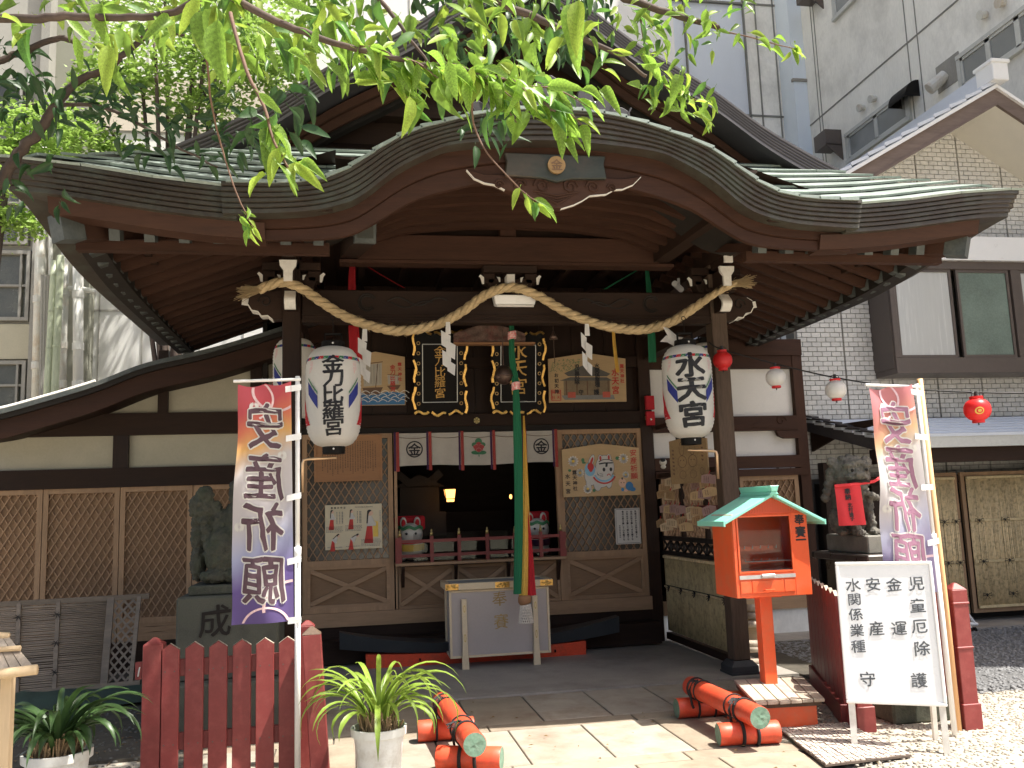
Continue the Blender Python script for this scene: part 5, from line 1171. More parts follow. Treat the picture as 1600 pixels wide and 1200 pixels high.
for a in range(22):
    for s in (-1, 1):
        pts = []
        for k in range(7): t = 2*pi*a/22+s*k*.16; r = .045+.022*k/6; pts.append(c0+V((r*cos(t), r*sin(t), -.028*k)))
        mb.tube(pts, .0045, 4)
mb.build('net_tassel', M['tassel'], T)
mb = MB(); mb.lathe([(.03, .0), (.04, -.05), (.056, -.165), (0, -.165)], c0, 20); mb.build('tassel_core', mat('tassel shade', (.33,.28,.23), .9, .3), T, smooth=True)
p = at(787, 586, Y=8.32); T2 = thing('bronze_bell', 'round dark bronze bell hanging beside the green bell pull', 'bell', tuple(p))
mb = MB(); mb.ball(p, (.088, .088, .095), 24, 16); mb.build('bell_body', M['bronzeb'], T2, smooth=True); mb = MB(); mb.tube([p+V((.09*cos(t*.35), .09*sin(t*.35), -.01)) for t in range(19)], .008, 6); mb.build('bell_band', M['bronzeb'], T2)
mb = MB(); mb.tube([p+V((0, 0, .09)), p+V((0, 0, .45))], .006, 5); mb.build('hanging_rod', M['bronzeb'], T2)
p = at(865, 530, Y=8.6); T2 = thing('wind_bell', 'small dark wind bell with a long rod at left of the temple picture board', 'bell', tuple(p)); mb = MB(); mb.lathe([(.0, .09), (.012, .085), (.02, .05), (.045, -.0), (.0, .0)], p, 16); mb.build('bell_cap', M['bronzeb'], T2, smooth=True); mb = MB(); mb.tube([p, p-V((0, 0, .25))], .004, 5); mb.tube([p+V((0, 0, .08)), p+V((.0, 0, .14))], .004, 5); mb.build('bell_rod', M['bronzeb'], T2)
# ---- gold-edged plaques
def plaque(px0, py0, px1, py1, chars, lab, mirror=0):
    q0, q1, z0, z1 = rect(px0, py0, px1, py1, 9.3); cx = (q0+q1)/2; w_, h_ = (q1-q0)/2, (z1-z0)/2; cz = (z0+z1)/2
    T = thing('gold_edged_plaque', lab, 'plaque', (cx, 9.3, z0), 'black plaques with wavy gold edges')
    ay = V((0, -.2, 1)).normalized(); fn = lambda u, v, e=0: V((cx, 9.36-e, cz))+V((1,0,0))*u+ay*v
    out = []
    def edge(t): return .018*sin(t*pi*8)+.012*sin(t*pi*3)
    N_ = 18
    for i in range(N_): t = i/N_; out.append((-w_+2*w_*t, -h_+edge(t)*(1 if .05 < t < .95 else 0)))
    for i in range(N_): t = i/N_; out.append((w_+edge(t)*.7, -h_+2*h_*t))
    for i in range(N_): t = i/N_; out.append((w_-2*w_*t, h_+edge(t)))
    for i in range(N_): t = i/N_; out.append((-w_-edge(t)*.7, h_-2*h_*t))
    mb = MB(); mb.prism(out, fn(0, 0), (1,0,0), ay, (0, .05, 0)); mb.build('plaque_board', M['black'], T)
    rr = random.Random(px0)
    mb = MB(); k = 0
    for (a, b_), (c, d_) in zip(out, out[1:]+out[:1]):
        k += 1
        if k % 6 == 0: continue
        mb.bar(fn(a, b_, .012), fn(c, d_, .012), .02+.008*rr.random(), .022+.012*rr.random(), up=(0,-1,0))
    mb.build('gold_edge', M['gold'], T)
    for a, b_, c, d_ in ((-.68, -.72, .68, -.72), (.68, -.72, .68, .72), (-.68, .72, -.68, -.72), (-.68, .72, .68, .72)):
        mb = MB(); mb.bar(fn(a*w_, b_*h_, .01), fn(c*w_, d_*h_, .01), .008, .008); mb.build('inner_line', M['alu'], T)
    mb = MB()
    for sx in (-.84, .84):
        for v in range(7): disc(mb, lambda a, b: fn(a, b, .003), sx*w_, (-.75+.25*v)*h_, .02, .013, 10)
    mb.build('scroll_inlay', mat('dull gold inlay', (.3,.2,.08), .4, .2, 20, metal=.7), T)
    st = 1.3*h_/len(chars)
    write([(c, 0, .55*h_-i*st, (st*1.15*(-1 if 0 else 1), st*1.05)) for i, c in enumerate(chars)], lambda u, v: fn(u, v, .014), mat('gilt characters', (.42,.25,.07), .45, .3, 30, metal=.6), T, 'lettering', .006, 0, .06)
plaque(648, 520, 728, 645, '金刀比羅宮', 'black plaque with wavy gold edge and gold characters, left of the bell pull')
plaque(771, 522, 851, 644, '水天宮', 'black plaque with wavy gold edge, half hidden behind the green bell pull')
T = thing('carved_transom', 'faded painted carving on a thin shelf behind the left gold-edged plaque top', 'carving', tuple(at(765, 530, Y=9.1)))
q0, q1, z0, z1 = rect(708, 508, 820, 536, 9.1); mb = MB(); mb.box(q0, q1+.1, 9.05, 9.15, z0-.02, z0); mb.build('shelf', M['info'], T)
mb = MB(); mb.grid(lambda u, v: (q0+(q1-q0)*u, 9.1-.03*vnoise(u*9, v*3)-.02, z0+(z1-z0)*v*(.5+.5*sin(u*pi))), 24, 8); mb.build('relief', mat('faded relief', (.14,.09,.07), .8, .6, 14, bump=.8, dirt=(.25,.05,.04), dsc=8, damt=.7), T, smooth=True)
# ---- votive boards
def ema(px0, py0, px1, py1, Y_, lab, roof=.12, tilt=-.08, name='votive_board'):
    q0, q1, z0, z1 = rect(px0, py0, px1, py1, Y_); cx = (q0+q1)/2; w_, h_ = (q1-q0)/2, (z1-z0)/2; cz = (z0+z1)/2
    T = thing(name, lab, 'votive board', (cx, Y_, z0), 'large painted votive boards'); ay = V((0, tilt, 1)).normalized()
    fn = lambda u, v, e=0: V((cx, Y_-e, cz))+V((1,0,0))*(u*w_)+ay*(v*h_)
    mb = MB(); mb.prism([(-w_, -h_), (w_, -h_), (w_, h_*(1-2*roof)), (0, h_), (-w_, h_*(1-2*roof))], fn(0, 0), (1,0,0), ay, (0, .02, 0)); mb.build('board', M['ema'], T)
    return T, fn, w_/h_
E1 = lambda e: (lambda u, v: fn(u, v, e))
# 1 ships
T, fn, ar = ema(540, 550, 633, 633, 9.5, 'votive board painted with two sailing ships on blue waves', .1)
mb = MB(); poly(mb, E1(.002), [(-.98, -.98), (.98, -.98), (.98, -.55), (.4, -.50), (-.1, -.62), (-.6, -.5), (-.98, -.6)]); mb.build('sea_print', M['bluep'], T)
mb = MB()
for r_ in range(4):
    for k in range(6): stroke(mb, E1(.004), [(-.9+.33*k+.08*(r_ % 2)+.3*t/6, -.88+.11*r_+.09*sin(t/6*pi)) for t in range(7)], .03)
mb.build('wave_lines', M['paper'], T)
mb = MB(); poly(mb, E1(.003), [(-.45, -.35), (.25, -.33), (.12, -.6), (-.35, -.6)]); poly(mb, E1(.003), [(.38, -.28), (.85, -.25), (.75, -.42), (.48, -.42)]); stroke(mb, E1(.003), [(.08, .55), (.0, -.35)], .025); stroke(mb, E1(.003), [(-.3, .55), (.25, .62)], .03); stroke(mb, E1(.003), [(.4, .15), (.8, .1)], .02); mb.build('hull_print', M['hull'], T)
mb = MB(); poly(mb, E1(.0025), [(-.4, .5), (.22, .58), (.2, -.25), (-.4, -.3)]); poly(mb, E1(.0025), [(.4, .12), (.8, .08), (.78, -.22), (.42, -.22)]); mb.build('sail_print', mat('grey sail', (.5,.46,.38), .7, .1), T)
mb = MB()
for k in range(6): stroke(mb, E1(.004), [(-.35+.1*k, .52), (-.35+.1*k, -.2)], .015)
for k in range(4): stroke(mb, E1(.004), [(.45+.1*k, .1), (.45+.1*k, -.2)], .012)
mb.build('sail_lines', M['greyp'], T)
write([(c, .82, .52-i*.185, .145) for i, c in enumerate('露天神社')]+[(c, .58, .42-i*.205, .19) for i, c in enumerate('金刀比羅宮')], lambda u, v: fn(u, v, .004), M['redink'], T, 'lettering', .02)
# fix aspect handled by fn scale (u,v are normalised)
# 2 temple board
T, fn, ar = ema(857, 552, 978, 628, 9.5, 'votive board painted with a grey shrine building, right of the gold-edged plaques', .12)
mb = MB(); poly(mb, E1(.002), [(-.6, .18), (-.3, .38), (-.02, .55), (.26, .38), (.6, .14), (.5, .04), (-.5, .06)]); poly(mb, E1(.002), [(-.72, -.12), (-.45, .02), (.5, .0), (.65, -.14)]); mb.build('roof_print', mat('grey roof print', (.13,.12,.105), .7, .2), T)
mb = MB(); poly(mb, E1(.0018), [(-.62, -.12), (.58, -.14), (.58, -.72), (-.62, -.72)]); mb.build('wall_print', mat('brown wall print', (.24,.18,.11), .7, .3), T)
mb = MB()
for k in range(5): stroke(mb, E1(.0022), [(-.55+.27*k, -.13), (-.55+.27*k, -.7)], .03)
mb.build('post_print', M['hull'], T)
mb = MB(); poly(mb, E1(.0018), [(-.68, -.72), (.66, -.72), (.7, -.9), (-.6, -.9)]); mb.build('ground_print', M['greyp'], T)
mb = MB(); rr = random.Random(2)
for k in range(160): u, v = rr.uniform(-.95, -.25), rr.uniform(.25, .75); disc(mb, E1(.0025), u+.2*(v-.3), v, .018, 0, 4)
mb.build('leaf_print', mat('moss print', (.2,.28,.13), .7, .3), T)
ty = lambda s: (s*.62, s)
write([(c, .25, .47-i*.19, ty(.22)) for i, c in enumerate('水関係業種')]+[(c, -.27, .43-i*.20, ty(.22)) for i, c in enumerate('児童厄除')]+[('守', -.18, -.6, ty(.22)), ('護', .22, -.6, ty(.24))]+[(c, -.8, .1-i*.22, ty(.18)) for i, c in enumerate('お初天神')], lambda u, v: fn(u, v, .004), M['ink'], T, 'lettering', .03)
write([(c, .72, .2-i*.36, (.2, .34)) for i, c in enumerate('水天宮')]+[(c, .9, .45-i*.2, ty(.18)) for i, c in enumerate('露天神社')], lambda u, v: fn(u, v, .004), M['redink'], T, 'lettering', .02)
mb = MB()
for u, v in ((-.42, -.72), (.48, -.72)): poly(mb, E1(.0045), [(u-.1, v-.1), (u+.1, v-.1), (u+.1, v+.13), (u-.1, v+.13)])
mb.build('red_seal', mat('red seal', (.55,.12,.08), .7, .2), T)
mb = MB(); 
for a, b_ in (((-.93, -.5), (-.70, -.5)), ((-.70, -.5), (-.70, -.92)), ((-.70, -.92), (-.93, -.92)), ((-.93, -.92), (-.93, -.5))): stroke(mb, E1(.004), [a, b_], .02)
mb.build('seal_box', M['redink'], T)
write([('神', -.88, -.6, ty(.15)), ('社', -.88, -.8, ty(.15)), ('露', -.76, -.6, ty(.15)), ('天', -.76, -.8, ty(.15))], lambda u, v: fn(u, v, .004), M['redink'], T, 'lettering', .01)
# 3 papier-mache dog board
T, fn, ar = ema(879, 693, 1000, 775, 9.5, 'votive board painted with a white papier-mache dog, baby and daisies', .1, 0)
A_ = .68
def el(mb, u, v, ru, rv, e, n=22, rot=0):
    ps = [fn(u, v, e)]+[fn(u+(ru*cos(t)*cos(rot)-rv*sin(t)*sin(rot)*1)*1, v+(ru*cos(t)*sin(rot)/A_+rv*sin(t)*cos(rot)), e) for t in [2*pi*i/n for i in range(n+1)]]
    mb.add(ps, [(0, i, i+1) for i in range(1, n+1)])
def elp(name, m, e, L_):
    for i_, q in enumerate(L_):
        mb = MB(); el(mb, *q[:4], e+i_*.00006, rot=(q[4] if len(q) > 4 else 0)); mb.build(name, M[m], T)
    return
    mb = MB()
    for q in L_: el(mb, *q[:4], e, rot=(q[4] if len(q) > 4 else 0))
    return mb.build(name, M[m], T)
body = [(-.28, -.18, .165, .40), (-.35, -.52, .06, .22), (.17, -.45, .08, .26), (-.03, -.45, .2, .22), (-.12, -.5, .1, .3), (-.26, .33, .06, .25, -.25)]
elp('outline', 'greyp', .0015, [(a, b, c+.012, d+.02, *r) for a, b, c, d, *r in body]+[(.09, .1, .245, .46), (-.02, .42, .065, .16), (.2, .44, .065, .16)])
elp('dog_white', 'paper', .002, body+[(.09, .1, .232, .44), (-.02, .42, .055, .14), (.2, .44, .055, .14)])
elp('dog_red', 'redink', .0026, [(-.25, .33, .03, .16, -.25), (-.02, .44, .027, .09), (.2, .46, .027, .09), (-.28, .12, .085, .14)])
elp('rosette', 'lblue', .0023, [(-.3, .02, .135, .26)])
mb = MB(); disc(mb, lambda u, v: fn(u, v, .0028), .06, -.12, .32, .275, 22, 1.35, pi*1.12, pi*1.88); mb.build('red_collar', M['redink'], T)
mb = MB(); disc(mb, lambda u, v: fn(u, v, .0027), .06, -.10, .275, .225, 22, 1.35, pi*1.1, pi*1.9); mb.build('blue_collar', M['lblue'], T)
elp('red_heart', 'redink', .0029, [(-.28, .02, .05, .1)])
mb = MB(); disc(mb, lambda u, v: fn(u, v, .003), .12, .26, .2, .165, 14, .7, pi*.15, pi*.9); poly(mb, E1(.003), [(.1, .1), (.15, .1), (.17, .24), (.11, .24)]); stroke(mb, E1(.003), [(-.06, .22), (.08, .25), (.3, .25)], .05); mb.build('face_lines', M['ink'], T)
elp('eyes', 'ink', .003, [(.06, .0, .035, .075), (.24, .0, .035, .075)])
mb = MB()
for sd, u0 in ((-1, .03), (1, .26)):
    for k in range(3): stroke(mb, E1(.003), [(u0, -.18-.04*k), (u0+sd*.09, -.14-.07*k)], .014)
mb.build('whiskers', M['ink'], T)
mb = MB(); disc(mb, lambda u, v: fn(u, v, .003), .18, -.24, .05, .03, 12, 1.6, 0, pi); mb.build('mouth', M['redink'], T)
for u, v, s in ((-.72, .35, .14), (.58, .40, .13), (-.56, -.1, .11), (-.38, -.72, .12), (.62, -.22, .09)):
    mb = MB()
    for k in range(12): t = k*pi/6; el(mb, u+.6*s*cos(t), v+.6*s*sin(t)/A_, s*.42, s*.24, .002, 8, t)
    mb.build('daisy_petals', M['paper'], T); mb = MB(); el(mb, u, v, s*.28, s*.28/A_, .0032, 10); mb.build('daisy_eye', M['yelp'], T)
elp('leaf_print', 'greenp', .0018, [(-.47, .38, .04, .08), (.42, .42, .05, .07), (-.82, -.0, .04, .05), (-.22, -.78, .04, .06), (-.45, .28, .05, .04)])
elp('baby_dress', 'bluep', .0022, [(.70, -.66, .1, .17), (.78, -.78, .08, .08), (.52, -.78, .04, .07)])
elp('baby_face', 'skin', .0026, [(.52, -.52, .1, .17), (.6, -.82, .05, .05)])
elp('baby_hair', 'ink', .003, [(.52, -.36, .02, .05), (.49, -.52, .012, .02), (.56, -.52, .012, .02)])
write([(c, .84, .62-i*.30, (.19, .27)) for i, c in enumerate('安産祈願')], lambda u, v: fn(u, v, .004), M['redink'], T, 'lettering', .012, 0, .04)
write([(c, -.7, -.08-i*.2, (.12, .18)) for i, c in enumerate('露天神社')]+[(c, -.88, -.22-i*.28, (.13, .19)) for i, c in enumerate('水天宮')], lambda u, v: fn(u, v, .004), M['ink'], T, 'lettering', .02)
# ---- notice boards on the left door
def notice(px0, py0, px1, py1, m, lab, name, y=9.52, th=.02):
    q0, q1, z0, z1 = rect(px0, py0, px1, py1, y); T = thing(name, lab, 'notice', ((q0+q1)/2, y, z0)); mb = MB(); mb.box(q0, q1, y-th, y, z0, z1); mb.build('board', M[m], T, bev=.003)
    return T, (lambda u, v, e=.002: V((q0+(q1-q0)*u, y-th-e, z0+(z1-z0)*v))), (q1-q0)/(z1-z0), (q0, q1, z0, z1)
T, fn, ar, (q0, q1, z0, z1) = notice(491, 680, 597, 752, 'info', 'engraved wooden notice board behind the left big lantern', 'engraved_board')
mb = MB(); frame(mb, q0, q1, z0, z1, 9.49, 9.5, .02); mb.build('board_rim', M['info'], T)
mb = MB(); rr = random.Random(4)
for c in range(22):
    v = .86 if c else .8; u = .9-c*.037
    while v > (.3 if c == 0 else .12+.2*rr.random()):
        h = rr.uniform(.018, .03); w2 = rr.uniform(.006, .01); poly(mb, fn, [(u-w2, v-h), (u+w2, v-h), (u+w2*.6, v), (u-w2*.8, v)]); v -= h+rr.uniform(.008, .016)
mb.build('engraved_columns', M['hull'], T)
T, fn, ar, _ = notice(508, 788, 597, 858, 'cream', 'cream poster showing five bowing figures in red skirts', 'etiquette_poster')
def figure(u, v, s, bow):
    a = bow; R2 = lambda x, y: (u+(x*cos(a)+y*sin(a))*s/ar, v+(-x*sin(a)+y*cos(a))*s)
    mb = MB(); poly(mb, fn, [(u-.30*s/ar, v-.95*s), (u+.18*s/ar, v-.95*s), R2(.14, 0), R2(-.14, 0)]); mb.build('red_skirt', M['redink'], T)
    mb = MB(); poly(mb, lambda x, y: fn(x, y, .003), [R2(-.15, -.05), R2(.2, -.05), R2(.22, .25), R2(.1, .52), R2(-.12, .5)]); poly(mb, lambda x, y: fn(x, y, .0032), [R2(.05, .35), R2(.35, .12), R2(.32, -.05), R2(.1, .0)]); mb.build('white_robe', M['paper'], T)
    mb = MB(); disc(mb, lambda x, y: fn(x, y, .004), *R2(.06, .64), .13*s/ar, 0, 12, ar); mb.build('face_print', M['skin'], T)
    mb = MB(); disc(mb, lambda x, y: fn(x, y, .0045), *R2(-.0, .70), .13*s/ar, 0, 12, ar, .6, 4.2); poly(mb, lambda x, y: fn(x, y, .0045), [R2(-.17, .1), R2(-.1, .1), R2(-.05, .7), R2(-.13, .65)]); mb.build('black_hair', M['ink'], T)
figure(.12, .68, .25, 0); figure(.46, .68, .25, 0); figure(.78, .52, .42, .0); figure(.14, .20, .24, .75); figure(.46, .22, .24, 1.0)
mb = MB(); poly(mb, fn, [(.84, .26), (.93, .26), (.93, .6), (.84, .6)]); mb.build('offering_print', M['yelp'], T)
k_ = .05
write([(c, .12+i*.055, .93, (.05/ar, .05)) for i, c in enumerate('参拝の作法')], fn, M['ink'], T, 'lettering', .03)
write([('How to worship at a Shinto shrine', .68, .935, (.028/ar, .034))], fn, M['ink'], T, 'lettering', .02)
mb = MB(); rr = random.Random(6)
for (u0, v0, n2, w2) in ((.02, .5, 5, .28), (.35, .52, 5, .28), (.63, .2, 6, .33), (.04, .05, 1, .24), (.36, .06, 1, .24)):
    for r_ in range(n2):
        u = u0
        while u < u0+w2: l = rr.uniform(.01, .03); poly(mb, fn, [(u, v0-.028*r_), (u+l, v0-.028*r_), (u+l, v0-.028*r_+.012), (u, v0-.028*r_+.012)]); u += l+.008
for u0 in (.2, .25, .29, .56, .6, .3, .62, .96):
    v = .82 if u0 > .1 else .4
    for r_ in range(8): poly(mb, fn, [(u0, v-.034*r_), (u0+.014, v-.034*r_), (u0+.014, v-.034*r_+.022), (u0, v-.034*r_+.022)])
mb.build('small_print', M['greyp'], T)
T, fn, ar, (q0, q1, z0, z1) = notice(961, 794, 1000, 850, 'paper', 'white paper with brush-written columns on the right lattice door', 'written_poster')
cols = ['乳飲み子からは肌を離すな', '幼児は肌を離して手を離すな', '少年は手を離して眼を離すな', '青年は眼を離して心を離すな']
write([(c, .82-.17*i, .90-j*.064, (.062/ar, .062)) for i, s in enumerate(cols) for j, c in enumerate(s)], fn, M['ink'], T, 'lettering', .03)
mb = MB()
for a, b_ in (((.04, .03), (.96, .03)), ((.96, .03), (.96, .97)), ((.96, .97), (.04, .97)), ((.04, .97), (.04, .03))): stroke(mb, fn, [a, b_], .012)
for k in range(8): poly(mb, fn, [(.14, .5-.045*k), (.19, .5-.045*k), (.19, .5-.045*k+.03), (.14, .5-.045*k+.03)])
mb.build('border_line', M['greyp'], T)
# ---- noren
T = thing('shrine_curtain', 'white linen curtain with two circled crests, a red flower and red-violet bands over the opening', 'curtain', (1.33, 9.5, 2.0))
YN = 9.50; nx0, nx1, nz0, nz1 = .47, 2.20, 1.985, 2.335
def cl(u, v, e=0): x = nx0+(nx1-nx0)*u; return V((x, YN-e-.015*sin(u*31)*(1-v)-.012*vnoise(u*12, v*3), nz0+(nz1-nz0)*v+.008*sin(u*9)*(1-v)))
for k in range(5):
    mb = MB(); mb.grid(lambda a, b: cl((k+a*.985)/5, b), 10, 8); mb.build('curtain_panel', M['noren'], T, smooth=True)
for k in range(6):
    u0 = min(max(k/5, .0), 1)-.012
    mb = MB(); mb.grid(lambda a, b: cl(u0+a*.018, -.16+1.2*b, .008+.006*sin(a*9)), 3, 6); mb.build('red_band', M['cred'] if 0 else mat('red band cloth', (.34,.05,.04), .8, .2, 20), T)
    mb = MB(); mb.grid(lambda a, b: cl(u0-.014+a*.012, -.14+1.18*b, .004), 2, 6); mb.build('purple_band', M['cprp'], T)
arN = (nx1-nx0)/(nz1-nz0)
for cu in (.1, .9):
    mb = MB(); disc(mb, lambda a, b: cl(a, b, .006), cu, .5, .052, .044, 36, arN); mb.build('crest_ring', M['ink'], T)
    write([('金', cu, .5, (.082, .082*arN))], lambda a, b: cl(a, b, .006), M['ink'], T, 'crest_character', .02, 1)
cu = .5
mb = MB()
for a, r1, r2 in ((-.0, .0, 0),): pass
for du, dv, ru, rv in ((-.026, .06, .014, .035), (.026, .06, .014, .035), (0, .12, .017, .05), (-.02, -.09, .022, .03), (.02, -.09, .022, .03)):
    pts = [(cu+du+ru*1.3*cos(t), .52+dv*1.6+rv*2.0*sin(t)) for t in [k*pi/8 for k in range(16)]]; poly(mb, lambda a, b: cl(a, b, .006), pts)
stroke(mb, lambda a, b: cl(a, b, .006), [(cu, .5), (cu, .25)], .006); mb.build('flower_leaves', M['greenp'], T)
mb = MB()
for du, dv, r1 in ((-.018, .02, .017), (.018, .02, .017), (0, .07, .017), (0, -.03, .02), (-.012, -.02, .016), (.012, -.02, .016)): disc(mb, lambda a, b: cl(a, b, .009), cu+du, .52+dv*1.5, r1, 0, 16, 4)
mb.build('flower_petals', mat('flower print', (.42,.05,.05), .7, .2), T)
mb = MB(); disc(mb, lambda a, b: cl(a, b, .011), cu, .45, .017, .0155, 16, 4); disc(mb, lambda a, b: cl(a, b, .011), cu-.016, .57, .013, .0118, 16, 4, .5, 3); disc(mb, lambda a, b: cl(a, b, .011), cu+.016, .57, .013, .0118, 16, 4, .2, 2.6); mb.build('petal_lines', M['noren'], T)
mb = MB()
for k in range(5): mb.tube([cl((k+.02+.94*t/8)/5, .88-.05*sin(t/8*pi), .012) for t in range(9)], .0025, 4)
mb.build('curtain_cord', M['hull'], T)
# ---- red balustrade on the ledge
T = thing('red_balustrade', 'low dark red balustrade with brass-tipped posts on the opening ledge', 'balustrade', (1.33, 9.45, .975))
for k, x in enumerate([.47, .80, 1.09, 1.39, 1.69, 1.97, 2.19]):
    mb = MB(); mb.box(x-.018, x+.018, 9.43, 9.466, .975, 1.245); o = mb.build('baluster', M['redl'], T)
    mb = MB(); mb.lathe([(0, .075), (.012, .06), (.008, .045), (.015, .04), (.016, 0), (0, 0)], (x, 9.448, 1.245), 12); mb.build('brass_finial', M['brass'], o, smooth=True)
for z in (1.03, 1.18):
    mb = MB(); mb.box(.45, 2.21, 9.436, 9.46, z, z+.032); mb.build('rail', M['redl'], T)
for x in (.45, 2.21):
    s = 1 if x > 1 else -1; mb = MB(); mb.prism([(-.03, 0), (.03, 0), (.035, .05), (.02, .12), (.035, .2), (.03, .26), (-.03, .26)], (x, 9.42, .975), (1,0,0), (0,0,1), (0, .03, 0)); mb.build('end_scroll', M['redl'], T)
# glass wind screen behind it
mb = MB(); mb.box(.62, 2.12, 9.62, 9.626, .98, 1.27); tag(mb.build('glass_screen', M['clear']), 'clear glass screen standing behind the red balustrade', 'screen')
# ---- papier-mache dogs behind the balustrade
def dog(px, py, lab, band, Y_=9.85, s=1.0):
    c = at(px, py, Y=Y_); T = thing('dog_figurine', lab, 'figurine', (c.x, Y_, .98), 'papier-mache dogs behind the balustrade')
    z = 1.0
    mb = MB(); mb.ball((c.x, Y_, z+.12*s), (.145*s, .13*s, .13*s), 20, 12); mb.ball((c.x, Y_-.03, z+.26*s), (.135*s, .12*s, .125*s), 20, 12)
    for sd in (-1, 1): mb.ball((c.x+sd*.085*s, Y_-.02, z+.04), (.05*s, .06*s, .06), 10, 7)
    mb.build('dog_body', M['dogw'], T, smooth=True)
    for sd in (-1, 1):
        mb = MB(); mb.ball((c.x+sd*.075*s, Y_-.03, z+.385*s), (.038*s, .03, .065*s), 12, 8); e = mb.build('ear', M['dogw'], T, smooth=True)
        mb = MB(); mb.ball((c.x+sd*.075*s, Y_-.052, z+.38*s), (.024*s, .015, .045*s), 12, 8); mb.build('red_ear_lining', M['cred'], e, smooth=True)
        mb = MB(); mb.ball((c.x+sd*.05*s, Y_-.145*s, z+.27*s), .014, 8, 6); mb.build('eye', M['ink'], T)
    mb = MB(); mb.grid(lambda u, v: (c.x+.140*s*sin((u-.5)*2.6), Y_-.03-.125*s*cos((u-.5)*2.6), z+.315*s+.035*v+.012*sin(u*18)), 18, 2); mb.build('brow_band', M['greenp'], T)
    mb = MB(); mb.grid(lambda u, v: (c.x+.150*s*sin((u-.5)*2.8), Y_-.137*s*cos((u-.5)*2.8), z+.10*s+.07*v-.02*cos((u-.5)*2.8)), 18, 3); mb.build('chest_band', M[band], T)
    mb = MB(); mb.grid(lambda u, v: (c.x+.152*s*sin((u-.5)*2.8), Y_-.139*s*cos((u-.5)*2.8), z+.178*s+.012*v-.02*cos((u-.5)*2.8)), 18, 1); mb.build('collar_line', M['cred'], T)
    mb = MB(); mb.box(c.x-.17*s, c.x+.17*s, Y_+.08, Y_+.2, z+.3, z+.46); mb.build('red_cushion', M['cred'], T, bev=.02)
dog(641, 830, 'white papier-mache dog with yellow chest band at the left end of the ledge', 'yelp')
dog(838, 820, 'papier-mache dog with violet chest band behind the yellow cloth', 'cprp')
# lit lantern deep inside + altar ornaments
p = at(703, 775, Y=11.0); T = thing('shrine_lamp', 'small glowing lantern in the dark interior', 'lamp', tuple(p)); mb = MB(); mb.hexa([p+V((-.045,-.045,-.07)), p+V((.045,-.045,-.07)), p+V((.045,.045,-.07)), p+V((-.045,.045,-.07))], [p+V((-.065,-.065,.08)), p+V((.065,-.065,.08)), p+V((.065,.065,.08)), p+V((-.065,.065,.08))]); mb.build('lamp_shade', M['lampglow'], T)
mb = MB()
for sx in (-1, 1): mb.bar(p+V((sx*.05, -.05, -.08)), p+V((sx*.07, -.07, .09)), .01, .01)
mb.box(p.x-.08, p.x+.08, p.y-.08, p.y+.08, p.z+.085, p.z+.1); mb.box(p.x-.05, p.x+.05, p.y-.055, p.y-.046, p.z-.04, p.z-.03); mb.build('lamp_frame', M['black'], T)
p = at(798, 776, Y=11.2); mb = MB(); mb.ball(p, (.018, .018, .03), 8, 6); tag(mb.build('altar_light', M['lampglow']), 'tiny glowing point light behind the bell pull in the interior', 'lamp')
p = at(655, 745, Y=11.4); mb = MB(); mb.bar(p+V((-.28, 0, .05)), p+V((-.10, 0, -.1)), .02, .1); mb.bar(p+V((.28, 0, .05)), p+V((.1, 0, -.1)), .02, .1); mb.box(p.x-.25, p.x+.25, p.y, p.y+.3, p.z-.45, p.z-.12); mb.box(p.x-.33, p.x+.33, p.y-.02, p.y+.3, p.z-.75, p.z-.45); mb.prism([(-.33, 0), (.33, 0), (.0, .16)], (p.x, p.y, p.z-.13), (1,0,0), (0,0,1), (0, .3, 0)); tag(mb.build('small_shrine', mat('dim altar wood', (.03,.022,.014), .6, .3)), 'dim miniature wooden shrine in the left of the interior', 'altar')
# fire alarm
q0, q1, z0, z1 = rect(1008, 619, 1021, 665, 9.5); T = thing('fire_alarm', 'red fire alarm boxes beside the right wall post', 'alarm', (q0, 9.5, z0)); mb = MB(); mb.box(q0, q1, 9.45, 9.5, (z0+z1)/2+.01, z1); mb.build('alarm_bell_box', M['cred'], T, bev=.004)
mb = MB(); mb.box(q0, q1, 9.46, 9.5, z0+.0, (z0+z1)/2-.01); mb.build('call_box', M['cred'], T, bev=.004); mb = MB(); mb.ball(((q0+q1)/2, 9.455, (z0+z1)/2-.1), .012, 8, 5); mb.build('button', M['white'], T)
# ================================================= THINGS ON THE GROUND
# ---- offering box
T = thing('offering_box', 'grey-panelled offering box with cream edges, gold characters and flared legs', 'offering box', (1.37, 8.85, 0))
bx = (.885, 1.862, 8.64, 9.08, .11, .80)
mb = MB(); mb.box(bx[0]+.02, bx[1]-.02, bx[2]+.012, bx[3]-.01, bx[4]+.01, bx[5]-.03); mb.build('box_panel', M['lav'], T)
mb = MB(); frame(mb, bx[0], bx[1], bx[4], bx[5]-.06, bx[2], bx[2]+.03, .022)
for x in (bx[0], bx[1]-.022): mb.box(x, x+.022, bx[3]-.03, bx[3], bx[4], bx[5]); mb.box(x, x+.022, bx[2]+.03, bx[3]-.03, bx[4], bx[4]+.025)
mb.build('box_frame', M['lace'], T, bev=.003)
mb = MB(); frame_ = [mb.box(bx[0]-.035, bx[1]+.035, bx[2]-.035, bx[2]+.0, bx[5]-.055, bx[5]+.01), mb.box(bx[0]-.035, bx[0]+.02, bx[2], bx[3], bx[5]-.055, bx[5]+.01), mb.box(bx[1]-.02, bx[1]+.035, bx[2], bx[3], bx[5]-.055, bx[5]+.01), mb.box(bx[0]-.035, bx[1]+.035, bx[3], bx[3]+.035, bx[5]-.055, bx[5]+.01)]
mb.build('lid_frame', M['lace'], T, bev=.004)
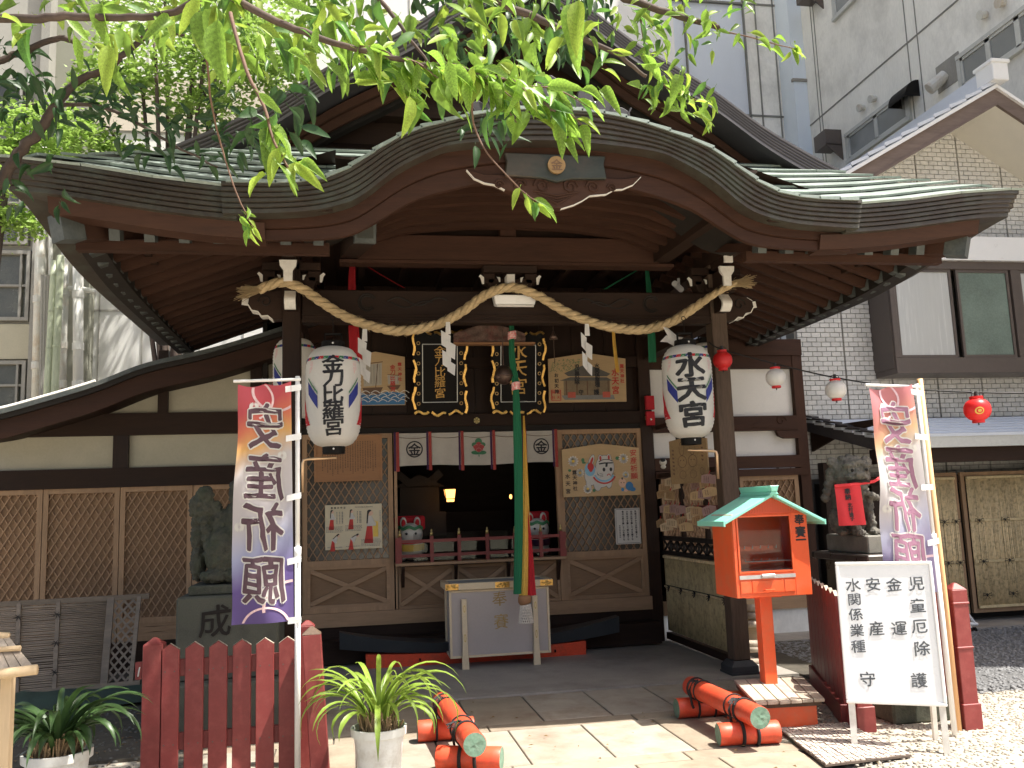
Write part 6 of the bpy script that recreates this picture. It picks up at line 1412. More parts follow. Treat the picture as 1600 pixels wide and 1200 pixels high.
for i in range(9):
    y = bx[2]+.03+.045*i; mb = MB(); mb.box(bx[0]+.02, bx[1]-.02, y, y+.02, bx[5]-.02, bx[5]+.004); mb.build('lid_slat', M['greyp'] if 0 else M['concd'], T)
for x in (.97, 1.66):
    mb = MB(); mb.prism([(-.034, .0), (.034, .0), (.033, .05), (.024, .25), (.024, .66), (-.024, .66), (-.024, .25), (-.033, .05)], (x+.055, 8.60, 0), (1,0,0), (0,0,1), (0, .04, 0)); l = mb.build('leg', M['lace'], T, bev=.003)
    mb = MB()
    for z, h in ((.57, .045), (.30, .05)):
        for k in range(8): mb.add([V((x+.055+.011*cos(k*pi/4), 8.597, z+h*sin(k*pi/4)*.8)), V((x+.055+.006*cos(k*pi/4), 8.597, z+h*.7*sin(k*pi/4)*.8)), V((x+.055+.006*cos((k+1)*pi/4), 8.597, z+h*.7*sin((k+1)*pi/4)*.8)), V((x+.055+.011*cos((k+1)*pi/4), 8.597, z+h*sin((k+1)*pi/4)*.8))], [(0,1,2,3)])
    mb.build('carved_mark', M['brass'], l)
write([('奉', 1.375, .645, .15), ('賽', 1.385, .43, .15)], plane_fn((0, 8.648, 0), (1,0,0), (0,0,1)), mat('flat gilt', (.40,.27,.10), .5, .2, 20, metal=.3), T, 'lettering', .0, 0, .03)
for x0, x1 in ((bx[0]-.035, bx[0]+.09), (1.33, 1.47), (bx[1]-.09, bx[1]+.035)):
    mb = MB(); rr = random.Random(int(x0*99))
    mb.box(x0, x1, bx[2]-.038, bx[2]-.034, bx[5]-.05, bx[5]+.005)
    for k in range(14): mb.ball((rr.uniform(x0+.01, x1-.01), bx[2]-.039, rr.uniform(bx[5]-.04, bx[5]-.005)), (.011, .004, .007), 7, 4)
    mb.build('gold_fitting', M['gold'], T)
# ---- wooden boat behind it
T = thing('wooden_boat', 'slender black boat with orange-red lower hull lying behind the offering box', 'boat', (1.2, 9.1, 0))
def hull(x0, x1, ztop, zbot, w, m, name, y=8.98):
    mb = MB(); n = 16; vs = []
    for i in range(n+1):
        t = i/n; x = x0+(x1-x0)*t; zt = ztop(t); zb = zbot(t); ww = w*(.25+.75*sin(min(max(t*1.0, .02), .98)*pi)**.6)
        vs += [(x, y+.02*(1-sin(t*pi)), zb), (x, y-.03*sin(t*pi), zt), (x, y+ww, zt), (x, y+ww-.04, zb)]
    mb.add(vs, [(i*4+j, (i+1)*4+j, (i+1)*4+(j+1) % 4, i*4+(j+1) % 4) for i in range(n) for j in range(4)]+[(0,1,2,3), (4*n+3,4*n+2,4*n+1,4*n)]); return mb.build(name, m, T)
hull(-.15, 2.66, lambda t: .21+.16*abs(2*t-1)**2.2, lambda t: .12+.09*abs(2*t-1)**2.4, .34, M['navy'], 'upper_hull')
hull(.1, 2.30, lambda t: .118+.03*abs(2*t-1)**2, lambda t: .0, .24, M['vermd'], 'lower_hull', 8.985)
mb = MB(); 
for x in (.62, 1.97): mb.box(x-.008, x+.008, 8.945, 8.96, .06, .085)
mb.build('square_hole', M['black'], T)
# ---- bamboo side fence
T = thing('bamboo_side_fence', 'bamboo panel fence with dark pierced top rail at the right side of the porch', 'fence', (3.35, 8.6, 0))
y0, y1 = 7.68, 9.5; n = 74; rr = random.Random(9); mb = MB()
for i in range(n):
    y = y0+(i+.5)*(y1-y0)/n; mb.tube([(3.37, y, .13), (3.37+rr.uniform(-.002, .002), y, .5), (3.37, y, .92)], .0122, 6)
s_ = mb.build('bamboo_rods', mat('split bamboo', (.50,.40,.21), .55, .3, 9, (1,1,.15), .3, 70, dirt=(.12,.09,.05), dsc=20, damt=.8), T, smooth=True)
for z in (.905, ): mb = MB(); mb.box(3.345, 3.395, y0, y1, z, z+.03); mb.build('bamboo_cap', M['bamb'], T)
mb = MB(); mb.tube([(3.352, y0, .60), (3.352, y1, .60)], .012, 6); mb.build('bamboo_batten', M['bamb'], T)
mb = MB(); mb.tube([(3.350, y0, .615), (3.350, y1, .615)], .004, 4); mb.build('tie_cord', M['blackm'], T)
for k in range(5):
    y = 7.85+.37*k; mb = MB()
    for a in range(7): t = a*.9+.3; mb.tube([(3.338, y, .6), (3.32, y+.035*cos(t), .60+.035*sin(t)-.01)], .004, 4)
    mb.ball((3.335, y, .6), .014, 6, 4); mb.build('cord_knot', M['blackm'], T)
mb = MB(); mb.box(3.34, 3.41, y0, y1, .04, .11); mb.build('bottom_rail', M['wy'], T)
mb = MB(); mb.box(3.34, 3.41, y0, y1, 1.10, 1.145); mb.box(3.34, 3.41, y0, y1, .945, .985); mb.build('pierced_frame', M['bk'], T)
for k in range(9):
    ya, yb = y0+k*(y1-y0)/9, y0+(k+1)*(y1-y0)/9
    mb = MB(); mb.bar((3.37, ya, .985), (3.37, yb, 1.10), .02, .014); mb.bar((3.374, ya, 1.10), (3.374, yb, .985), .02, .014); mb.box(3.36, 3.385, ya-.006, ya+.006, .985, 1.10); mb.box(3.362, 3.382, (ya+yb)/2-.03, (ya+yb)/2+.03, 1.02, 1.065); mb.build('pierced_panel', M['bk'], T)
# ---- rack above, with hanging wooden plaques
T = thing('plaque_rack', 'open timber rack above the bamboo fence, hung with wooden plaques', 'rack', (3.35, 8.6, 1.15))
for z in (1.42, 1.78, 2.32): mb = MB(); mb.box(3.35, 3.39, y0, y1, z, z+.045); mb.build('rack_rail', M['redl'] if z < 1.5 else M['wy'], T)
for y in (8.25, 8.9): mb = MB(); mb.box(3.37, 3.41, y, y+.05, 1.145, 3.1); mb.build('rack_post', M['wz'], T)
mb = MB(); lt = MB(); lattice(lt, y0, y1, 1.16, 1.75, 3.40, .083, .135, .011, .01)
lt.v = [(y, x, z) for x, y, z in lt.v]; o = lt.build('lattice_slats', M['tanz'], T); o['kind'] = 'stuff'
GE = 'small wooden prayer plaques hung on the porch rack'
EM = [mat('prayer plaque wood %d' % i, c, .6, .15, 12, bump=.1) for i, c in enumerate([(.55,.38,.19), (.42,.27,.13), (.6,.46,.28), (.40,.25,.22)])]
rr = random.Random(21)
ORD = ['first', 'second', 'third', 'fourth', 'fifth', 'sixth', 'seventh', 'eighth', 'ninth', 'tenth', 'eleventh']
for row, zz in enumerate((1.75, 1.62, 1.46, 1.34)):
    ys = [7.85+(.205*j if row % 2 else .19*j+.06) for j in range(8)]; ys = [y for y in ys if not (row < 2 and 8.42 < y < 8.72)]
    for j, y in enumerate(ys):
        y += rr.uniform(-.045, .045); z_ = zz+rr.uniform(-.045, .04); x = 3.33-rr.uniform(.0, .10); w2, h2 = .068, .046
        a_ = rr.uniform(-1.25, -.1); tl = rr.uniform(-.18, .18); ax = V((cos(a_), sin(a_), tl)).normalized(); az = (V((0, 0, 1))-ax*ax.z).normalized(); nn = az.cross(ax)
        if nn.y > 0: nn = -nn
        c = V((x, y, z_-.05)); mb = MB(); mb.prism([(-w2, -h2), (w2, -h2), (w2, h2*.55), (0, h2), (-w2, h2*.55)], c, ax, az, nn*-.008)
        tone = rr.randrange(4); o = mb.build('prayer_plaque', EM[tone])
        tag(o, '%s wooden prayer plaque in the %s row, %s from the rack front' % (('tan', 'dark brown', 'pale', 'reddish')[tone], ('top', 'second', 'third', 'bottom')[row], ORD[j]), 'prayer plaque', GE)
        f_ = lambda u, v: c+ax*u+az*v+nn*.002
        m2 = MB(); pc = rr.randrange(2, 6)
        for q_ in range(pc):
            u = -.045+.02*q_
            for q in range(4): m2.add([f_(u, .018-.013*q), f_(u+.009, .018-.013*q), f_(u+.008, .010-.013*q), f_(u+.001, .010-.013*q)], [(0,1,2,3)])
        m2.build('ink_marks', M['hull'], o)
        m2 = MB(); m2.tube([c+az*.04, c+az*.075+V((.015, 0, 0))], .003, 4); m2.build('cord', M['cred'], o)
# big board above
T = thing('picture_board', 'old wooden board with faint drawing of two rabbit-eared figures, above the small plaques', 'board', (3.25, 8.1, 1.7))
a, b_, c_ = at(1045, 690, Y=8.35), at(1103, 683, Y=7.95), at(1047, 757, Y=8.35)
ax = (b_-a).normalized(); L_ = (b_-a).length; H_ = a.z-c_.z; o_ = V((a.x, a.y, c_.z)); nn = ax.cross(V((0,0,1)))
mb = MB(); mb.prism([(0, 0), (L_, 0), (L_, H_*.98), (L_/2, H_*1.06), (0, H_)], o_, ax, (0,0,1), nn*-.02); mb.build('board', mat('old board wood', (.30,.20,.095), .7, .25, 6, bump=.2), T)
f_ = lambda u, v: o_+ax*(u*L_)+V((0,0,v*H_))+nn*.003; mb = MB(); ar = L_/H_
for cu in (.34, .62):
    disc(mb, f_, cu, .5, .12, .11, 20, ar*1.1); disc(mb, f_, cu-.0, .8, .07, .062, 16, ar*2.2); disc(mb, f_, cu-.04, .53, .014, 0, 8, ar); disc(mb, f_, cu+.04, .53, .014, 0, 8, ar); disc(mb, f_, cu, .2, .09, .082, 14, ar)
disc(mb, f_, .85, .25, .055, .048, 14, ar*1.4)
mb.build('faint_drawing', M['hull'], T)
mb = MB(); rr = random.Random(3)
for u in (.1, .88):
    for q in range(7): poly(mb, f_, [(u-.03, .8-.09*q), (u+.03, .8-.09*q-.01), (u+.02, .75-.09*q), (u-.02, .76-.09*q)]) if u < .5 or q < 4 else None
mb.build('brush_marks', M['hull'], T)
p = at(1036, 722, X=3.3); T = thing('round_charm', 'tiny white round-faced charm hanging on the rack post', 'charm', tuple(p)); mb = MB(); mb.ball(p, .04, 12, 8); mb.ball(p-V((0, 0, .05)), (.03, .03, .025), 10, 6); mb.build('charm_body', M['dogw'], T, smooth=True)
mb = MB(); mb.ball(p+V((-.012, -.033, .02)), (.03, .015, .02), 10, 6); mb.build('dark_hair', M['ink'], T)
# security camera
p = at(1060, 450, Y=8.0); mb = MB(); mb.cyl(p+V((-.06, -.06, .03)), p+V((.05, .06, -.0)), .03, 12); mb.box(p.x, p.x+.02, p.y, p.y+.02, p.z, p.z+.1); tag(mb.build('security_camera', M['white']), 'small white security camera under the right end of the porch', 'camera')
# ---- red donation box on a post
T = thing('red_donation_box', 'vermilion box on a post with mint green roof and clear front window', 'donation box', (3.25, 6.0, .3))
YF = 5.85; FL = at(1152, 934, Y=YF); FR = at(1270, 930, Y=YF); x0, x1 = FL.x, FR.x; z0 = (FL.z+FR.z)/2; z1 = at(1205, 802, Y=YF).z; y1 = YF+.36
mb = MB()   # shell: sides, back, floor, front frame with window opening
wx0, wx1, wz0, wz1 = x0+.025, x1-.12, z0+.165, z1-.01
mb.box(x0, x0+.02, YF+.02, y1, z0, z1); mb.box(x1-.02, x1, YF+.02, y1, z0, z1); mb.box(x0+.02, x1-.02, y1-.02, y1, z0, z1); mb.box(x0+.02, x1-.02, YF+.02, y1-.02, z0, z0+.02); mb.box(x0+.02, x1-.02, YF+.02, y1-.02, z0+.16, z0+.175)
mb.box(x0, wx0, YF, YF+.02, z0, z1); mb.box(wx1, x1, YF, YF+.02, z0, z1); mb.box(wx0, wx1, YF+.0005, YF+.0205, z0, wz0); mb.box(wx0, wx1, YF+.0005, YF+.0205, wz1, z1)
mb.build('box_body', M['verm'], T, bev=.003)
mb = MB(); mb.box(wx0, wx1, YF+.008, YF+.011, wz0, wz1); mb.build('window_pane', M['clear'], T)
mb = MB(); frame(mb, wx0+.002, wx1-.002, wz0, wz1, YF-.006, YF+.007, .012); mb.build('window_frame', M['verm'], T)
mb = MB(); mb.box(wx0, wx1, YF-.008, YF, z0+.125, z0+.15); mb.build('metal_strip', M['alu'], T); mb = MB(); mb.box((wx0+wx1)/2-.05, (wx0+wx1)/2+.05, YF-.025, YF-.008, z0+.13, z0+.155); mb.build('metal_catch', M['alu'], T, bev=.004)
for a, b_ in ((wx0+.005, wx0+.085), (wx0+.09, wx1-.09), (wx1-.085, wx1-.005)): mb = MB(); mb.box(a, b_, YF-.005, YF, z0+.03, z0+.112); mb.build('drawer_front', M['verm'], T, bev=.002)
mb = MB(); xm = (wx0+wx1)/2; mb.tube([(xm-.035, YF-.005, z0+.045), (xm-.035, YF-.03, z0+.05), (xm+.035, YF-.03, z0+.05), (xm+.035, YF-.005, z0+.045)], .004, 6); mb.build('drawer_handle', M['verm'], T)
for z in (z0+.22, z0+.31):
    mb = MB(); mb.box(wx0+.01, wx1-.01+(-.08 if z > z0+.3 else 0), YF+.12, YF+.14, z, z+.03); b = mb.build('hook_bar', M['verm'], T)
    mb = MB()
    for k in range(6): xx = wx0+.04+k*.06; mb.tube([(xx, YF+.12, z+.02), (xx, YF+.10, z+.015), (xx, YF+.10, z+.035)], .003, 4)
    mb.build('hook', M['alu'], b)
mb = MB(); mb.box(wx0+.1, wx1, YF+.05, YF+.11, z0+.235, z0+.24); mb.box(wx0+.0, wx1, YF+.03, YF+.11, z0+.176, z0+.180); mb.build('paper_slips', M['paper'], T)
write([('奉', x1-.058, z1-.05, .075), ('賽', x1-.056, z1-.135, .08), ('一', x1-.056, z1-.19, .08)], plane_fn((0, YF-.0015, 0), (1,0,0), (0,0,1)), M['ink'], T, 'lettering', .03)
# roof (ridge runs away from the viewer)
ap = at(1208, 770, Y=YF-.06); le = at(1133, 815, Y=YF-.06); re_ = at(1288, 811, Y=YF-.06); yb = y1+.06
for e in (le, re_):
    th = V((0, 0, -.022)); mb = MB(); dn = 0
    a = [V((ap.x, YF-.06, ap.z)), V((e.x, YF-.06, e.z)), V((e.x, yb, e.z)), V((ap.x, yb, ap.z))]
    mb.hexa([q+th for q in a], a); mb.build('roof_slope', M['mint'], T, bev=.003)
    s = 1 if e.x > ap.x else -1
    mb = MB(); mb.box(min(e.x, e.x+s*.012), max(e.x, e.x+s*.012), YF-.06, yb, e.z-.035, e.z-.0); mb.build('roof_lip', M['mint'], T)
mb = MB(); mb.hexa([(ap.x-.035, YF-.075, ap.z-.012), (ap.x+.035, YF-.075, ap.z-.012), (ap.x+.035, yb, ap.z-.012), (ap.x-.035, yb, ap.z-.012)], [(ap.x-.02, YF-.075, ap.z+.01), (ap.x+.02, YF-.075, ap.z+.01), (ap.x+.02, yb, ap.z+.01), (ap.x-.02, yb, ap.z+.01)]); mb.hexa([(ap.x-.02, YF-.085, ap.z+.01), (ap.x+.02, YF-.085, ap.z+.01), (ap.x+.02, yb+.01, ap.z+.01), (ap.x-.02, yb+.01, ap.z+.01)], [(ap.x-.032, YF-.09, ap.z+.05), (ap.x+.032, YF-.09, ap.z+.05), (ap.x+.032, yb+.01, ap.z+.05), (ap.x-.032, yb+.01, ap.z+.05)]); mb.build('ridge_cap', M['mint'], T, bev=.003)
mb = MB(); zb = z1; mb.prism([(le.x+.10-ap.x, zb), (re_.x-.09-ap.x, zb), (0, ap.z-.03)], (ap.x, YF+.0, 0), (1,0,0), (0,0,1), (0, .02, 0)); gb = mb.build('gable_mesh_panel', mat('perforated vermilion mesh', (.62,.08,.025), .45, .1, 5), T)
mb = MB(); f_ = plane_fn((0, YF-.0015, 0), (1,0,0), (0,0,1))
for i in range(26):
    for j in range(11):
        u = le.x+.13+(re_.x-le.x-.25)*i/25+(.004 if j % 2 else 0); v = zb+.012+j*.0095
        hw = (1-(v-zb)/(ap.z-.03-zb)); lim = ap.x+(re_.x-.11-ap.x)*hw; lim0 = ap.x+(le.x+.12-ap.x)*hw
        if lim0 < u < lim: disc(mb, f_, u, v, .0025, 0, 5)
o = mb.build('mesh_holes', M['black'], gb); o['kind'] = 'stuff'
zp = at(1206, 1064, Y=5.98).z
mb = MB(); pc = at(1206, 1064, Y=5.96).x; mb.box(pc-.045, pc+.045, 5.96, 6.05, zp-.05, z0); mb.build('post', M['verm'], T, bev=.003)
mb = MB(); mb.box(pc-.13, pc-.046, 5.98, 6.03, z0-.02, z0-.001); mb.box(pc+.046, pc+.13, 5.98, 6.03, z0-.02, z0-.001); mb.build('support_arm', M['verm'], T)
# sloping plank platform
T = thing('plank_platform', 'low vermilion base with sloping weathered planks under the red box post', 'platform', (3.1, 5.9, 0))
A = at(1180, 1097, Y=5.56); B = at(1289, 1091, Y=5.56); Cc = at(1255, 1057, Y=6.12); D = at(1146, 1062, Y=6.12)
N_ = 6
for i in range(N_):
    u0, u1 = i/N_+.006, (i+1)/N_-.006; a = A+(B-A)*u0; b_ = A+(B-A)*u1; c = D+(Cc-D)*u1; d = D+(Cc-D)*u0; r_ = rnd.uniform(-.012, .012); a = a+V((0, r_, 0)); b_ = b_+V((0, r_*.6, 0)); t = V((0, 0, -.022))
    mb = MB(); mb.hexa([q+t for q in (a, b_, c, d)], [a, b_, c, d]); mb.build('plank', M['old'], T, bev=.003)
mb = MB(); mb.hexa([A+V((.01, .03, -.05)), B+V((-.01, .03, -.05)), Cc+V((-.01, -.02, -.05)), D+V((.01, -.02, -.05))], [A+V((.01, .03, -.024)), B+V((-.01, .03, -.024)), Cc+V((-.01, -.02, -.024)), D+V((.01, -.02, -.024))]); mb.build('batten', M['oldx'], T)
mb = MB(); mb.hexa([(A.x+.02, 5.62, 0), (B.x-.03, 5.62, 0), (B.x-.03, 6.08, 0), (A.x+.02, 6.08, 0)], [(A.x+.02, 5.62, A.z-.052), (B.x-.03, 5.62, B.z-.052), (B.x-.03, 6.08, Cc.z-.052), (A.x+.02, 6.08, Cc.z-.052)]); mb.build('base', M['verm'], T, bev=.003)
# ---- red logs
def log(p, q, lab, ends=True, r=.068):
    p, q = V(p), V(q); T = thing('red_log', lab, 'log', tuple((p+q)/2-V((0,0,r))), 'vermilion logs tied in two piles'); d = (q-p).normalized()
    mb = MB(); mb.tube([p, p+d*.004]+[p+(q-p)*(i/8) for i in range(1, 8)]+[q-d*.004, q], [r*.965, r]+[r*(1+.012*vnoise(i*.9, p.x*3)) for i in range(7)]+[r, r*.965], 28, cap=False); mb.build('log_body', M['vermd'], T, auto=.6)
    for c, s in ((p, -1), (q, 1)):
        mb = MB(); a = d.orthogonal().normalized(); b2 = d.cross(a)
        ring = [[c+d*s*(.0006*0+.003*vnoise(rr_*60, t, c.x))+(a*cos(t)+b2*sin(t))*rr_ for t in [2*pi*k/20 for k in range(20)]] for rr_ in (r*.965, r*.6, r*.25)]
        vs = ring[0]+ring[1]+ring[2]+[c+d*s*.001]; fs = [(i*20+k, i*20+(k+1) % 20, (i+1)*20+(k+1) % 20, (i+1)*20+k) for i in range(2) for k in range(20)]+[(40+k, 40+(k+1) % 20, 60) for k in range(20)]
        mb.add(vs, fs); mb.build('log_end', M['green_end'], T)
    return T, d
def rope_ring(T, c, d, r=.068, w=.0075, n=2, name='rope_tie'):
    mb = MB(); a = d.orthogonal().normalized(); b2 = d.cross(a)
    for k in range(n): mb.tube([c+d*(k*.014)+(a*cos(t)+b2*sin(t))*(r+.005) for t in [2*pi*i/20 for i in range(21)]], w, 6)
    return mb.build(name, M['blackm'], T, smooth=True)
r_ = .068
def pile(A0, A1, B0, B1, T0, T1, side):
    zc = r_+.001
    ta, d = log((*A0[:2], zc), (*A1[:2], zc), f'far lower red log of the {side} pile'); 
    for t in (.33, .6): rope_ring(ta, V((*A0[:2], zc)).lerp(V((*A1[:2], zc)), t), d, n=1)
    tb, d = log((*B0[:2], zc), (*B1[:2], zc), f'near lower red log of the {side} pile')
    for t in (.38, .62): rope_ring(tb, V((*B0[:2], zc)).lerp(V((*B1[:2], zc)), t), d, n=1, w=.011)
    z2 = zc+2*r_-.004
    tt, d = log((*T0[:2], z2), (*T1[:2], z2), f'upper red log with green near end on the {side} pile')
    for t in (.09, .2, .66, .78): rope_ring(tt, V((*T0[:2], z2)).lerp(V((*T1[:2], z2)), t), d, n=1 if t > .15 and t < .7 else 2, w=.005)
    for t, q in ((.14, 0), (.74, 1)):
        c = V((*T0[:2], z2)).lerp(V((*T1[:2], z2)), t); mb = MB(); rr = random.Random(q+int(c.x*50))
        for k in range(10): a = rr.uniform(-.6, .6); mb.tube([c+V((-.02, -.03, r_)), c+V((-.05+.05*a, -.05, r_+.012*rr.random())), c+V((-.07+.08*a, -.07+.02*a, r_-.03*rr.random()))], .004, 4)
        mb.tube([c+V((-.03, 0, r_)), c+V((-.074, 0, .0)), c+V((-.06, .0, -r_-.03)), c+V((-.05, 0, -.12))], .009, 5); mb.build('knotted_rope', M['blackm'], tt)
def g0(px, py, z=0): return at(px, py, Z=z)
e1 = g0(1188, 1122, .2); e0 = g0(1080, 1072, .2)
pile(g0(1057, 1107, r_), g0(1150, 1100, r_), g0(1122, 1148, r_), g0(1216, 1143, r_), e0, e1, 'right')
e1 = g0(742, 1164, .2); e0 = g0(690, 1096, .2)
pile(g0(652, 1143, r_), g0(740, 1136, r_), g0(684, 1184, r_), g0(784, 1186, r_), e0, e1, 'left')
# ---- whiteboard sign
Lf, Rf = g0(1331, 1172), g0(1477, 1180); axx = (Rf-Lf).normalized(); nrm = V((axx.y, -axx.x, 0)); up = (V((0,0,1))*cos(.13)-nrm*sin(.13)).normalized(); nn = axx.cross(up)
if nn.y > 0: nn = -nn
def hit(px, py, off=0):
    d = at(px, py, Y=1.0)-EYE; o_ = Lf+nn*off; t = (o_-EYE).dot(nn)/d.dot(nn); return EYE+d*t
T = thing('whiteboard_sign', 'white signboard on a frame with grey brush-written prayer words, front right', 'sign', tuple((Lf+Rf)/2))
c4 = [hit(*q) for q in ((1325, 1099), (1481, 1104), (1455, 876), (1302, 879))]
uv = [((c-Lf).dot(axx), (c-Lf).dot(up)) for c in c4]; u0 = (uv[0][0]+uv[3][0])/2; u1 = (uv[1][0]+uv[2][0])/2; v0 = (uv[0][1]+uv[1][1])/2; v1 = (uv[2][1]+uv[3][1])/2
F_ = lambda u, v, e=0: Lf+axx*u+up*v+nn*e
def pb(u0, u1, v0, v1, e0, e1, name, m, par, **k):
    mb = MB(); mb.hexa([F_(u0, v0, e0), F_(u1, v0, e0), F_(u1, v1, e0), F_(u0, v1, e0)], [F_(u0, v0, e1), F_(u1, v0, e1), F_(u1, v1, e1), F_(u0, v1, e1)]); return mb.build(name, m, par, **k)
pb(u0+.01, u1-.01, v0+.01, v1-.01, -.012, .0, 'board', M['board'], T)
for a in ((u0, u1, v0, v0+.02), (u0, u1, v1-.02, v1), (u0, u0+.02, v0+.02, v1-.02), (u1-.02, u1, v0+.02, v1-.02)): pb(*a, -.02, .008, 'frame_edge', M['white'], T, bev=.004)
for u in (u0+.01, u1-.045): pb(u, u+.035, 0, v0, -.03, -.005, 'leg', M['wpaint'], T)
for u in (u0+.03, u1-.06):
    mb = MB(); a = F_(u, v1*.9, -.03); b_ = F_(u, 0, 0)-nrm*.0; b_ = V((b_.x, b_.y, 0))-nn*.33; b_.z = 0; mb.bar(a, b_, .03, .02); mb.build('rear_leg', M['wpaint'], T)
L_ = [('児', 1432, 912), ('童', 1434, 946), ('厄', 1437, 979), ('除', 1441, 1013), ('護', 1436, 1063), ('金', 1397, 913), ('運', 1405, 982), ('安', 1364, 913), ('産', 1369, 982), ('水', 1333, 914), ('関', 1335, 937), ('係', 1337, 960), ('業', 1339, 985), ('種', 1341, 1010), ('守', 1356, 1061)]
it = []
for ch, px, py in L_: p = hit(px, py); it.append((ch, (p-Lf).dot(axx), (p-Lf).dot(up), (.092, .088) if ch not in '関係業種' else (.085, .078)))
write(it, lambda u, v: F_(u, v, .0025), M['grey_ink'], T, 'lettering', .012, 1, .055)
# ---- picket fences
def picket(T, c, ax, w, z0, z1, th=.025, m='red', name='picket', tip=.035):
    c = V(c); ax = V(ax); n2 = V((-ax.y, ax.x, 0)); mb = MB(); mb.prism([(-w/2, z0), (w/2, z0), (w/2, z1-tip), (0, z1), (-w/2, z1-tip)], (c.x, c.y, 0), ax, (0,0,1), n2*th); p = mb.build(name, M[m], T, bev=.003)
    mb = MB(); mb.hexa([V((c.x, c.y, z1-tip+.0015))-ax*w/2, V((c.x, c.y, z1+.0015)), V((c.x, c.y, z1+.0015))+n2*th, V((c.x, c.y, z1-tip+.0015))-ax*w/2+n2*th], [q+V((0,0,.002)) for q in (V((c.x, c.y, z1-tip))-ax*w/2, V((c.x, c.y, z1)), V((c.x, c.y, z1))+n2*th, V((c.x, c.y, z1-tip))-ax*w/2+n2*th)]); mb.hexa([V((c.x, c.y, z1+.0015)), V((c.x, c.y, z1-tip+.0015))+ax*w/2, V((c.x, c.y, z1-tip+.0015))+ax*w/2+n2*th, V((c.x, c.y, z1+.0015))+n2*th], [q+V((0,0,.002)) for q in (V((c.x, c.y, z1)), V((c.x, c.y, z1-tip))+ax*w/2, V((c.x, c.y, z1-tip))+ax*w/2+n2*th, V((c.x, c.y, z1))+n2*th)]); mb.build('bare_tip', M['old'], p)
    for zn in (z0+.28*(z1-z0), z0+.80*(z1-z0)):
        for sx in (-1, 1):
            m3 = MB(); q3 = c+ax*(sx*w*.25)-n2*.001+V((0,0,zn-c.z)); m3.tube([q3, q3+n2*.003], .0045, 6); m3.build('nail_head', M['bronze'], p)
T = thing('picket_fence', 'faded red picket fence at the front left', 'fence', (-.8, 5.5, 0))
YFn = 5.5
for a, b_, ty in ((253, 279, 1006), (291, 317, 1003), (328, 354, 1001), (365, 391, 999), (401, 427, 997), (437, 462, 995)):
    p = at((a+b_)/2, ty, Y=YFn); picket(T, (p.x, YFn, 0), (1,0,0), .102, .03, p.z)
p = at(239, 1001, Y=YFn); mb = MB(); mb.box(p.x-.055, p.x+.055, YFn-.0, YFn+.1, 0, p.z-.025); mb.hexa([(p.x-.055, YFn, p.z-.025), (p.x+.055, YFn, p.z-.025), (p.x+.055, YFn+.1, p.z-.025), (p.x-.055, YFn+.1, p.z-.025)], [(p.x-.01, YFn+.04, p.z+.01), (p.x+.01, YFn+.04, p.z+.01), (p.x+.01, YFn+.06, p.z+.01), (p.x-.01, YFn+.06, p.z+.01)]); mb.build('post', M['red'], T, bev=.003)
xl, xr = at(250, 1040, Y=YFn).x, at(470, 1030, Y=YFn).x
for py, h in ((1030, .095), (1145, .095)):
    z = at(300, py, Y=YFn).z; mb = MB(); mb.box(xl, xr, YFn+.028, YFn+.055, z-h, z); mb.build('rail', M['red'], T, bev=.003)
# leaning end posts
p, q = at(487, 990, Y=5.42), at(496, 1215, Y=5.42)
mb = MB(); mb.bar((q.x+.02, 5.42, 0), (p.x, 5.42, p.z), .105, .1, up=(0,-1,0)); e = mb.build('post', M['red'], T, bev=.004)
mb = MB(); mb.hexa([(p.x-.053, 5.37, p.z), (p.x+.053, 5.37, p.z), (p.x+.053, 5.47, p.z), (p.x-.053, 5.47, p.z)], [(p.x-.008, 5.41, p.z+.04), (p.x+.008, 5.41, p.z+.04), (p.x+.008, 5.43, p.z+.04), (p.x-.008, 5.43, p.z+.04)]); mb.build('worn_post_cap', M['oldx'], e)
p = at(480, 972, Y=5.75); mb = MB(); mb.box(p.x-.045, p.x+.045, 5.72, 5.80, 0, p.z-.02); mb.hexa([(p.x-.045, 5.72, p.z-.02), (p.x+.045, 5.72, p.z-.02), (p.x+.045, 5.8, p.z-.02), (p.x-.045, 5.8, p.z-.02)], [(p.x-.01, 5.75, p.z+.01), (p.x+.01, 5.75, p.z+.01), (p.x+.01, 5.77, p.z+.01), (p.x-.01, 5.77, p.z+.01)]); mb.build('post', M['red'], T, bev=.004)
# right fence
T = thing('picket_fence', 'faded red picket fence behind the whiteboard sign', 'fence', (3.5, 5.6, 0))
s0, s1 = V((3.20, 5.62, 0)), V((3.72, 7.0, 0)); ax = (s1-s0).normalized()
for i in range(8):
    c = s0+(s1-s0)*(i+.5)/8; picket(T, c, ax, .172, .12, .87, tip=.03)
mb = MB(); n2 = V((-ax.y, ax.x, 0)); mb.hexa([s0+V((0,0,.0))-n2*.03, s1-n2*.03, s1+n2*.05, s0+n2*.05], [s0+V((0,0,.14))-n2*.03, s1+V((0,0,.14))-n2*.03, s1+V((0,0,.14))+n2*.05, s0+V((0,0,.14))+n2*.05]); mb.build('ground_rail', M['red'], T, bev=.004)
f0, f1 = V((3.22, 5.5, 0)), V((3.86, 5.36, 0)); ax = (f1-f0).normalized()
for i in range(5): picket(T, f0+(f1-f0)*(i+.5)/5.4, ax, .105, .2, .86)
